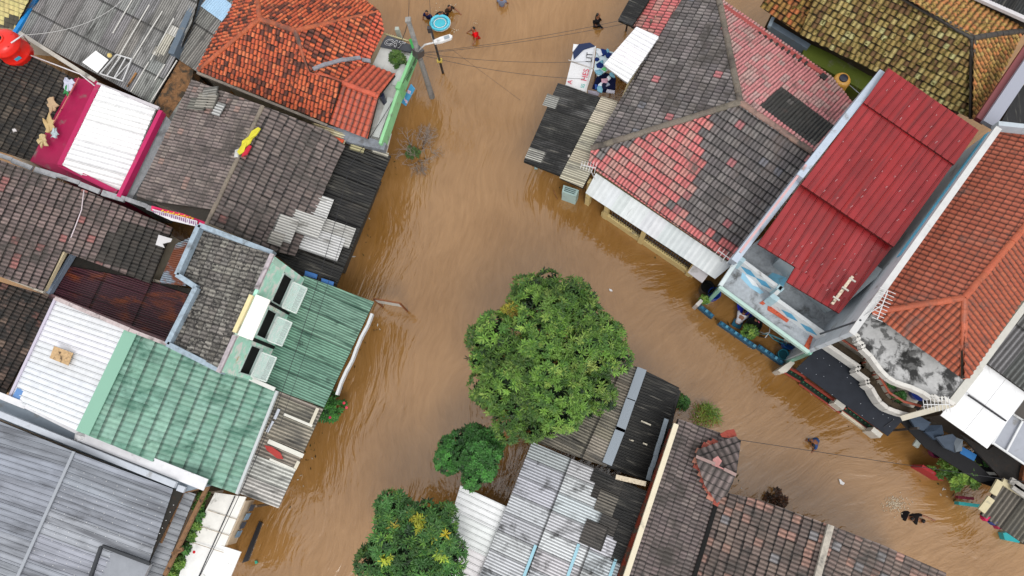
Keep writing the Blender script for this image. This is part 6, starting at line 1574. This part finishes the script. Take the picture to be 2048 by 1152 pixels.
for k, (x, y, r_, lb) in enumerate(((386, 992, 10, 'bright green hanging plant at the top of the balcony planter'), (378, 1012, 9, 'small green plant above the red flowers of the planter'), (402, 1032, 14, 'full round green plant in the middle of the planter'), (394, 1052, 12, 'green plant below the full round one'), (386, 1072, 11, 'dark plant beside the timber bracket'), (374, 1098, 11, 'sparse plant with red buds low in the planter'), (362, 1124, 12, 'yellowish plant near the bottom of the planter'), (346, 1143, 14, 'dark green plant at the lowest end of the planter'))):
    bush(lb, x + 24 if k < 2 else x + 6, y, r_, 2.5, .35, G1 if k % 3 != 2 else G3, 30 + k, 42, .13, .035, name='planter_plant', cat='plant', flowers=((x + 14, y + 6, C(205, 30, 40)),) if k in (1, 5) else (), group='plants in the balcony planter')
m = MB(); m.beam(W(418, 986, 2.5), W(338, 1160, 2.5), .45, .2); tag(m.build('planter_trough', MAT['soil'], None), 'long soil trough holding plants beside the white canopy', 'trough')
for k, (x, y, lb) in enumerate(((1750, 745, 'tiny green plant at the top of the curved balcony planter'), (1768, 764, 'green plant in the bend of the curved balcony planter'), (1784, 790, 'bushy green plant low in the curved balcony planter'))):
    bush(lb, x + 12, y + 2, 9, BZ + .1, .3, G2, 50 + k, 34, .13, .035, name='balcony_plant', cat='plant', group='plants on the curved balcony')
# bare bush in the water
t = thing('bare_bush', 'leafless grey bush with a green tuft at its foot standing in the water', 'bush', W(830, 300, -.9))
rng = random.Random(77); m = MB()
def twig(p, d, L, r, dep):
    q = p + d * L
    m.tube([p, p.lerp(q, .5) + Vector((rng.gauss(0, .04), rng.gauss(0, .04), .02)) * L, q], r, 4, r2=r * .6, c=(.30, .245, .21) if dep < 3 else (.14, .10, .08))
    if dep:
        for k in range(rng.choice((2, 3, 3))):
            nd_ = (d + Vector((rng.gauss(0, .55), rng.gauss(0, .55), rng.gauss(0, .3)))).normalized(); twig(q, nd_, L * rng.uniform(.55, .85), r * .6, dep - 1)
p0 = Vector((*W(832, 300, 0).xy, -.5))
for k in range(12): twig(p0, Vector((rng.gauss(.1, .5), rng.gauss(.12, .5), .8)).normalized(), .56, .036, 4)
m.build('branches', MAT['twig'], t)
cl = []
for k in range(60):
    a, q = rng.uniform(0, math.tau), math.sqrt(rng.random()); p = W(826, 308, .15) + Vector((math.cos(a) * q * .32, math.sin(a) * q * .28, rng.uniform(0, .25))); cl.append((p, Vector((rng.gauss(0, .3), rng.gauss(0, .3), 1)).normalized(), 1, (.06, .11, .03)))
leaf_mesh('green_tuft', cl, t, rng, 7, .11, .03)

# ------------------------------------------------------------------ poles, lamp, wires
t = thing('utility_pole', 'tall tapered concrete utility pole with a white street lamp arm', 'pole', W(864, 195, -.9))
pb = W(864, 194, 0); pt_ = W(818, 40, 5.6)
pt_ = Vector((pb.x + (pt_.x - pb.x) * .6, pb.y + (pt_.y - pb.y) * .6, 5.6))
m = MB(); m.tube([Vector((pb.x, pb.y, -.9)), pb, pb.lerp(pt_, .5), pt_], .15, 10, r2=.09); m.build('shaft', MAT['concrete'], t, C(150, 148, 145), True)
m = MB(); m.beam(pt_ - Vector((.1, 0, 0)), pt_ + Vector((.1, 0, .02)), .2, .12); m.build('pole_cap', MAT['concrete'], t, C(165, 162, 158))
am = pb.lerp(pt_, .62)
m = MB(); m.beam(am - Vector((.03, .03, .14)), am + Vector((.03, .03, .2)), .34, .34); m.build('cable_bracket', MAT['steel'], t, C(95, 92, 92))
le = W(868, 85, 4.6)
m = MB(); m.tube([am + Vector((0, 0, .1)), am.lerp(le, .5) + Vector((0, 0, .22)), le], .035, 7); m.build('lamp_arm', MAT['paint'], t, C(225, 225, 225), True)
lt = W(905, 73, 4.65); dl = (lt - le).normalized(); sl_ = Vector((-dl.y, dl.x, 0)).normalized()
m = MB(); P = [le - sl_ * .07, le + dl * .28 - sl_ * .11, lt - dl * .08 - sl_ * .10, lt, lt - dl * .08 + sl_ * .10, le + dl * .28 + sl_ * .11, le + sl_ * .07]
m.prism([p - Vector((0, 0, .05)) for p in P], [p + Vector((0, 0, .06)) for p in P]); m.build('lamp_head', MAT['paint'], t, C(232, 232, 232))
m = MB(); P = [le + dl * .42 - sl_ * .07, lt - dl * .12 - sl_ * .07, lt - dl * .12 + sl_ * .07, le + dl * .42 + sl_ * .07]; m.prism([p + Vector((0, 0, .06)) for p in P], [p + Vector((0, 0, .075)) for p in P]); m.build('lamp_lens', MAT['gloss'], t, C(150, 160, 168))
t = thing('cable_pole', 'thin dark cable pole with a yellow band beside the concrete pole', 'pole', W(886, 147, -.9))
p2b = W(886, 146, 0); p2t = Vector((*p2b.xy, 0)).lerp(W(862, 58, 3.4), 1.0); p2t = Vector((p2b.x + (p2t.x - p2b.x) * .9, p2b.y + (p2t.y - p2b.y) * .9, 3.4))
m = MB(); m.tube([Vector((p2b.x, p2b.y, -.9)), p2b, p2t], .06, 8, r2=.045); m.build('shaft', MAT['paint'], t, C(52, 46, 44), True)
q = p2b.lerp(p2t, .3); m = MB(); m.beam(q - Vector((0, 0, .05)), q + Vector((0, 0, .07)), .24, .16); m.build('yellow_band', MAT['gloss'], t, C(205, 180, 80))
m = MB(); m.beam(p2t - Vector((.06, 0, .2)), p2t + Vector((-.06, 0, .1)), .16, .14); m.build('junction_box', MAT['gloss'], t, C(60, 60, 66))
m = MB(); m.beam(p2b.lerp(p2t, .7) + Vector((-.05, .02, 0)), p2b.lerp(p2t, .9) + Vector((-.05, .02, 0)), .05, .05); m.build('pale_conduit', MAT['gloss'], t, C(205, 205, 205))
def wire(a, b, drop, lb, r_=.009, group='overhead cables across the street'):
    tag(tube('cable', sag(a, b, drop, 18), r_, MAT['wire'], None, n=4), lb, 'cable', group)
wire(am, W(1280, 32, 2.9), .25, 'upper long cable from the concrete pole to the dark awning')
wire(am + Vector((0, 0, -.05)), W(1330, 30, 3.3), .3, 'second long cable from the concrete pole towards the pink tiles')
wire(am, W(1180, 123, 2.4), .3, 'cable from the concrete pole to the middle of the banner stall')
wire(am + Vector((0, 0, -.1)), W(1170, 158, 2.3), .35, 'lowest cable from the concrete pole to the front of the banner stall')
wire(pt_, W(818, -60, 5.5), .1, 'cable leaving the pole top over the upper frame edge'); wire(p2t, W(855, -60, 3.6), .1, 'cable leaving the thin pole over the upper frame edge', .008)
wire(am, W(776, 92, 3.0), .1, 'cable from the pole bracket down to the dark shop awning', .012); wire(pt_, W(790, 100, 3.0), .2, 'cable from the pole top down to the shop terrace', .012)
wire(am, W(700, 330, 3.0), .3, 'cable from the pole bracket along the white terrace to the black lean-to', .012); wire(W(700, 330, 3.0), W(540, 850, 4.2), .35, 'cable running over the black lean-to and the green canopy', .011)
wire(W(725, 330, 3.0), W(560, 850, 3.8), .3, 'thin second cable over the green canopy', .008); wire(W(540, 850, 4.2), W(380, 1190, 4.4), .2, 'cable crossing the green roof and the white canopy', .012)
wire(W(1480, 880, 3.6), W(2060, 965, 2.8), .25, 'cable crossing the right arm of the flood from the broken dormer', .009)
wire(W(905, 100, 3.0), W(1040, 200, .05), .0, 'thin line slanting from the lamp down to the water', .006, None)
def aerial(label, x, y, z, ang, L=.8, n=7, mast=None):
    t = thing('antenna', label, 'antenna', W(x, y, z - .6)); p = W(x, y, z); d = Vector((math.cos(ang), math.sin(ang), 0)); s_ = Vector((-d.y, d.x, 0))
    m = MB(); m.beam(p - d * L / 2, p + d * L / 2, .025, .025); m.build('boom', MAT['steel'], t, C(230, 230, 230))
    for k in range(n):
        q = p + d * L * (k / (n - 1) - .5); l_ = .16 + .1 * (k / n); m = MB(); m.beam(q - s_ * l_, q + s_ * l_, .016, .016); m.build('element', MAT['steel'], t, C(235, 235, 235))
    q = W(*mast) if mast else p - Vector((0, 0, .9)); m = MB(); m.tube([p, q], .022, 6); m.build('mast', MAT['steel'], t, C(215, 215, 215))
aerial('white television antenna on a mast at the corner of the pink roof', 1177, 333, 3.6, R(-15), .55, 6, (1190, 358, 2.9))
aerial('white television antenna on the front corner of the grey hip roof', 1452, 512, 3.4, R(-38), .7, 5)
aerial('dense white antenna between the tall wall and the orange roof', 1765, 610, 6.6, R(65), 1.0, 9, (1715, 640, 6.3))
aerial('white antenna above the gable end of the curved balcony', 1873, 809, 4.9, R(0), .8, 8)
m = MB(); m.tube([W(1640, 668, 5.2), W(1722, 640, 6.4)], .03, 6); tag(m.build('stay_pole', MAT['steel'], None, C(70, 74, 80)), 'dark stay pole propped against the tall pale wall', 'pole')

# ------------------------------------------------------------------ people
def skinned(name, verts, edges, radii, mat, parent, col, root=0, sub=1):
    me = bpy.data.meshes.new(name); me.from_pydata([tuple(v) for v in verts], edges, []); me.materials.append(mat)
    o = bpy.data.objects.new(name, me); o.color = (*col, 1); link(o, parent)
    md = o.modifiers.new('Skin', 'SKIN'); md.use_smooth_shade = True; md.use_x_symmetry = False
    for i, r in enumerate(radii): me.skin_vertices[0].data[i].radius = r if isinstance(r, tuple) else (r, r)
    me.skin_vertices[0].data[root].use_root = True
    sb = o.modifiers.new('Subdivision', 'SUBSURF'); sb.levels = sb.render_levels = sub
    me.color_attributes.new('Col', 'FLOAT_COLOR', 'POINT').data.foreach_set('color', [1.0] * (4 * len(verts)))
    return o
SKIN = C(150, 100, 72)
def person(label, x, y, face, hgt=1.62, lean=0.0, arms=((.25, .3), (.25, .3)), shirt=C(40, 40, 45), shorts=C(40, 40, 50), feet=-.88, head_tilt=0.0, longsleeve=False, group=None):
    """x, y: where the body meets the water in the picture; face: heading in degrees; arms: (forward swing, outward) per side in radians"""
    k = hgt / 1.7; base = W(x, y, 0); root = thing('person', label, 'person', Vector((base.x, base.y, feet)), group)
    Mz = Matrix.Translation((base.x, base.y, feet)) @ Matrix.Rotation(R(face - 90), 4, 'Z')
    def T(v): return Mz @ (Vector(v) * k)
    ca, sa = math.cos(lean), math.sin(lean)
    pel = Vector((0, -.10 * sa, .92))
    def sp(xx, fy, zz): return pel + Vector((xx, fy * ca + zz * sa, zz * ca - fy * sa))
    V, E, Rr = [], [], []
    def add(v, r, frm=None):
        V.append(T(v)); Rr.append(tuple(q * k for q in r) if isinstance(r, tuple) else r * k)
        if frm is not None: E.append((frm, len(V) - 1))
        return len(V) - 1
    i0 = add(pel, (.15, .11)); i1 = add(sp(0, 0, .22), (.13, .10), i0); i2 = add(sp(0, .01, .40), (.15, .105), i1); i3 = add(sp(0, 0, .50), .06, i2)
    ht = Vector((0, .04, .09)); ca2, sa2 = math.cos(lean * .6 + head_tilt), math.sin(lean * .6 + head_tilt)
    def hd(xx, fy, zz): b = sp(0, 0, .56); return b + Vector((xx, fy * ca2 + zz * sa2, zz * ca2 - fy * sa2))
    i4 = add(hd(0, .01, .0), .055, i3); i5 = add(hd(0, .015, .10), (.078, .092), i4); i6 = add(hd(0, 0, .19), (.07, .085), i5)
    add(hd(0, .115, .085), .014, i5)                                                     # nose
    for s_ in (-1, 1): add(hd(s_ * .092, -.005, .09), .018, i5)                           # ears
    SV = [V[i0], V[i1], V[i2], T(sp(0, 0, .485))]; SE = [(0, 1), (1, 2), (2, 3)]; SR = [(.168 * k, .128 * k), (.15 * k, .118 * k), (.168 * k, .122 * k), .075 * k]
    HV = [T(pel + Vector((0, 0, .04)))]; HE = []; HR = [(.165 * k, .125 * k)]
    for n_, s_ in enumerate((-1, 1)):
        sw, ow = arms[n_]
        sh = sp(s_ * .18, 0, .43); a1 = add(sh, .055, i2)
        d = Vector((s_ * math.sin(ow), math.sin(sw + lean * .3) * math.cos(ow), -math.cos(sw + lean * .3) * math.cos(ow)))
        el = sh + d * .28; a2 = add(el, .042, a1)
        d2 = (d + Vector((-s_ * .15, .45, .1))).normalized(); wr = el + d2 * .24; a3 = add(wr, .028, a2)
        pm_ = wr + d2 * .08; a4 = add(pm_, (.034, .02), a3)
        side = d2.cross(Vector((0, 0, 1))); side = side.normalized() if side.length > .01 else Vector((1, 0, 0))
        for f_, (off, ln) in enumerate(((-.026, .065), (-.009, .08), (.009, .076), (.026, .055))):
            b1 = add(pm_ + side * off + d2 * ln * .55, .0085, a4); add(pm_ + side * off * 1.1 + d2 * ln + Vector((0, 0, -.012)), .0075, b1)
        th = add(wr + d2 * .04 - side * s_ * .04, .010, a3); add(wr + d2 * .085 - side * s_ * .055, .009, th)
        j = len(SV); SV += [T(sh), T(sh + d * (.26 if longsleeve else .16))]; SE += [(2, j), (j, j + 1)]; SR += [.072 * k, .062 * k]
        if longsleeve: SV.append(T(wr)); SE.append((j + 1, j + 2)); SR.append(.045 * k)
        hp = Vector((s_ * .09, pel.y, .88)); l1 = add(hp, .085, i0); l2 = add((s_ * .10, .03, .48), .055, l1); l3 = add((s_ * .10, 0, .10), .038, l2); add((s_ * .11, .15, .04), .035, l3)
        j = len(HV); HV += [T(hp), T((s_ * .105, .03, .50))]; HE += [(0, j), (j, j + 1)]; HR += [.105 * k, .085 * k]
    skinned('body', V, E, Rr, MAT['skin'], root, SKIN, 0)
    skinned('shirt', SV, SE, SR, MAT['garment'], root, shirt, 0)
    skinned('shorts', HV, HE, HR, MAT['garment'], root, shorts, 0)
    skinned('hair', [T(hd(0, -.035, .05)), T(hd(0, -.03, .12)), T(hd(0, .0, .20))], [(0, 1), (1, 2)], [(.07 * k, .065 * k), (.092 * k, .09 * k), (.082 * k, .088 * k)], MAT['hair'], root, (1, 1, 1))
    for s_ in (-1, 1):
        q = T(hd(s_ * .034, .094, .105)); m = MB(); m.lathe(q, [(.004, -.006), (.009, 0), (.004, .006)], 6); m.build('eye', MAT['gloss'], root, (.02, .015, .01))
    q = T(hd(0, .094, .035)); m = MB(); e_ = Mz.to_3x3() @ Vector((.022, 0, 0)); m.beam(q - e_, q + e_, .012, .01); m.build('mouth', MAT['skin'], root, C(120, 60, 55))
    return root
BKS = C(26, 26, 30)
person('child in a dark blue shirt wading left of the inflatable pool', 858, 36, 250, 1.5, .15, shirt=C(28, 34, 78), shorts=C(90, 30, 35))
person('person in black bending over the inflatable pool', 888, 33, 250, 1.66, .55, ((.9, .3), (.7, .5)), BKS, BKS, longsleeve=True)
person('dark-haired person right behind the one bending over the pool', 898, 22, 300, 1.5, .35, ((.6, .6), (.8, .7)), C(50, 42, 38), C(60, 60, 70))
person('child in a bright red shirt wading right of the inflatable pool', 952, 73, 200, 1.62, .12, ((.3, .5), (.4, .4)), C(232, 24, 30), C(180, 20, 24))
person('person in a grey shirt cut by the upper frame edge', 1004, 12, 80, 1.55, .1, shirt=C(125, 130, 150), shorts=C(40, 40, 60))
person('person in black clothes wading alone near the dark awning', 1193, 49, 0, 1.68, .05, ((.2, .15), (.35, .15)), BKS, BKS, longsleeve=True)
person('person in a navy and white shirt wading below the black canopy', 1634, 880, 215, 1.5, .9, ((.6, .3), (.4, .3)), C(60, 88, 140), C(150, 85, 65))
person('swimmer in black leading the pair in the right arm of the flood', 1818, 1030, -25, 1.6, 1.25, ((1.2, .15), (.5, .35)), C(32, 28, 28), BKS, feet=-1.0)
person('swimmer in black behind the leading one, water splashing at the back', 1798, 1024, -30, 1.55, 1.2, ((.7, .2), (.4, .2)), C(24, 22, 24), BKS, feet=-1.0)
person('person in a white shirt and teal shorts bending in the flooded yard', 1475, 645, 60, 1.62, .95, ((.9, .2), (.9, .2)), C(228, 226, 232), C(40, 95, 120), feet=-.8)
person('person in a pink shirt half hidden under the terrace edge', 1518, 640, 200, 1.5, .6, ((.7, .3), (.7, .3)), C(220, 110, 140), C(120, 50, 80), feet=-.8)

# inflatable pool, tipped towards the drone
t = thing('inflatable_pool', 'round inflatable pool with cyan inside and white rim held by waders', 'pool', W(880, 50, .05))
pc = W(880, 46, .35); ax = (Vector((0, -.45, 1))).normalized(); e1 = Vector((1, .12, 0)).normalized(); e2 = ax.cross(e1).normalized(); e1 = e2.cross(ax)
def ring(R_, r_, off, col, name, n=36):
    v, f = [], []
    for i in range(n):
        a = i * math.tau / n; o = pc + ax * off + e1 * math.cos(a) * R_ + e2 * math.sin(a) * R_ * .72; rd = (e1 * math.cos(a) + e2 * math.sin(a) * .72).normalized()
        v += [o + (rd * math.cos(b) + ax * math.sin(b)) * r_ for b in [j * math.tau / 8 for j in range(8)]]
    f = [[i * 8 + j, i * 8 + (j + 1) % 8, ((i + 1) % n) * 8 + (j + 1) % 8, ((i + 1) % n) * 8 + j] for i in range(n) for j in range(8)]
    mk(name, v, f, MAT['gloss'], t, col, True)
ring(.42, .065, .06, C(85, 205, 232), 'upper_ring'); ring(.43, .07, -.05, C(235, 238, 238), 'lower_ring'); ring(.28, .02, .0, C(235, 240, 240), 'printed_ring')
P = [pc - ax * .04 + e1 * math.cos(i * math.tau / 24) * .40 + e2 * math.sin(i * math.tau / 24) * .29 for i in range(24)]
m = MB(); m.prism([p - ax * .03 for p in P], P); m.build('pool_floor', MAT['gloss'], t, C(60, 195, 215))
# foam and litter on the water
def litter(name, pts, col, lb, h_=.04, mat='gloss', cat=None):
    P = [W(x, y, .03) for x, y in pts]; m = MB(); m.prism([p - Vector((0, 0, .05)) for p in P], [p + Vector((0, 0, h_)) for p in P]); tag(m.build(name, MAT[mat], None, col), lb, cat or name.replace('_', ' '))
litter('plastic_bag', [(1677, 958), (1681, 959), (1684, 963), (1689, 966), (1686, 970), (1680, 968)], C(240, 238, 238), 'white plastic bag drifting in the right arm of the flood')
litter('plastic_bag', [(1218, 578), (1223, 579), (1225, 583), (1219, 582)], C(225, 225, 228), 'small pale plastic bag drifting right of the mango tree')
litter('bottle', [(510, 1122), (514, 1121), (516, 1126), (511, 1128)], C(60, 170, 140), 'tiny green bottle floating under the white canopy')
bush('brown withered plant in the water behind the mottled brown roof', 1553, 998, 17, .1, .5, [((.06, .025, .012), 3), ((.03, .016, .01), 2)], 61, 26, .2, .05, base=-.9)
for k, (a, b, lb) in enumerate((((1107, 380), (1115, 400), 'thin stick poking out of the water below the stall canopy'), ((1025, 556), (1036, 566), 'brown branch stub at the top of the mango tree'))):
    tag(beam('stick', W(*a, .5), W(*b, -.05), .03, .03, MAT['wood'], None, C(140, 95, 60)), lb, 'stick')
m = MB(); rng = random.Random(9)
for k in range(260):
    x, y = 1790 + rng.gauss(0, 12), 1008 + rng.gauss(0, 9)
    p = W(x, y, 0) + Vector((0, 0, .01)); r_ = rng.uniform(.008, .026); m.lathe(p, [(r_, 0), (r_ * .8, r_ * .6), (r_ * .2, r_ * .9)], 6)
for k in range(40):
    x, y = rng.choice(((870, 20), (905, 12), (902, 35), (908, 58), (947, 48))); p = W(x + rng.gauss(0, 5), y + rng.gauss(0, 4), .01); r_ = rng.uniform(.01, .03); m.lathe(p, [(r_, 0), (r_ * .8, r_ * .6), (r_ * .2, r_ * .9)], 6)
o = m.build('foam', MAT['foam'], None, (.50, .42, .31)); tag(o, 'white splash foam around the swimmers and waders', 'foam', kind='stuff')

# drifting leaves, scraps and froth caught along the house fronts
m = MB(); rng = random.Random(123)
EDGES = [((786, 320), (690, 560), 14), ((752, 640), (668, 800), 14), ((650, 830), (570, 1020), 16), ((1175, 400), (1385, 552), 12), ((1400, 625), (1560, 735), 10), ((1600, 775), (1745, 872), 10), ((1440, 885), (1470, 985), 9), ((1480, 1000), (1650, 1052), 9), ((1052, 322), (1120, 362), 8), ((1830, 950), (1960, 1020), 10)]
for a, b, n_ in EDGES:
    for k in range(n_):
        p = Vector(a).lerp(Vector(b), rng.random()); q = W(p.x + rng.gauss(6, 7), p.y + rng.gauss(2, 6), .008); r_ = rng.uniform(.015, .05); an = rng.uniform(0, math.tau)
        d = Vector((math.cos(an), math.sin(an), 0)) * r_ * rng.uniform(1, 2.2); s_ = Vector((-math.sin(an), math.cos(an), 0)) * r_ * .6
        P = [q - d, q - s_ + d * .1, q + d, q + s_ - d * .2]
        m.prism([x - Vector((0, 0, .01)) for x in P], [x + Vector((0, 0, .012)) for x in P], rng.choice(((.05, .03, .012), (.09, .06, .02), (.35, .30, .24), (.03, .04, .015), (.12, .07, .03), (.5, .5, .48))))
tag(m.build('debris', MAT['cloth'], None), 'scattered leaves and scraps floating along the house fronts', 'debris', kind='stuff')
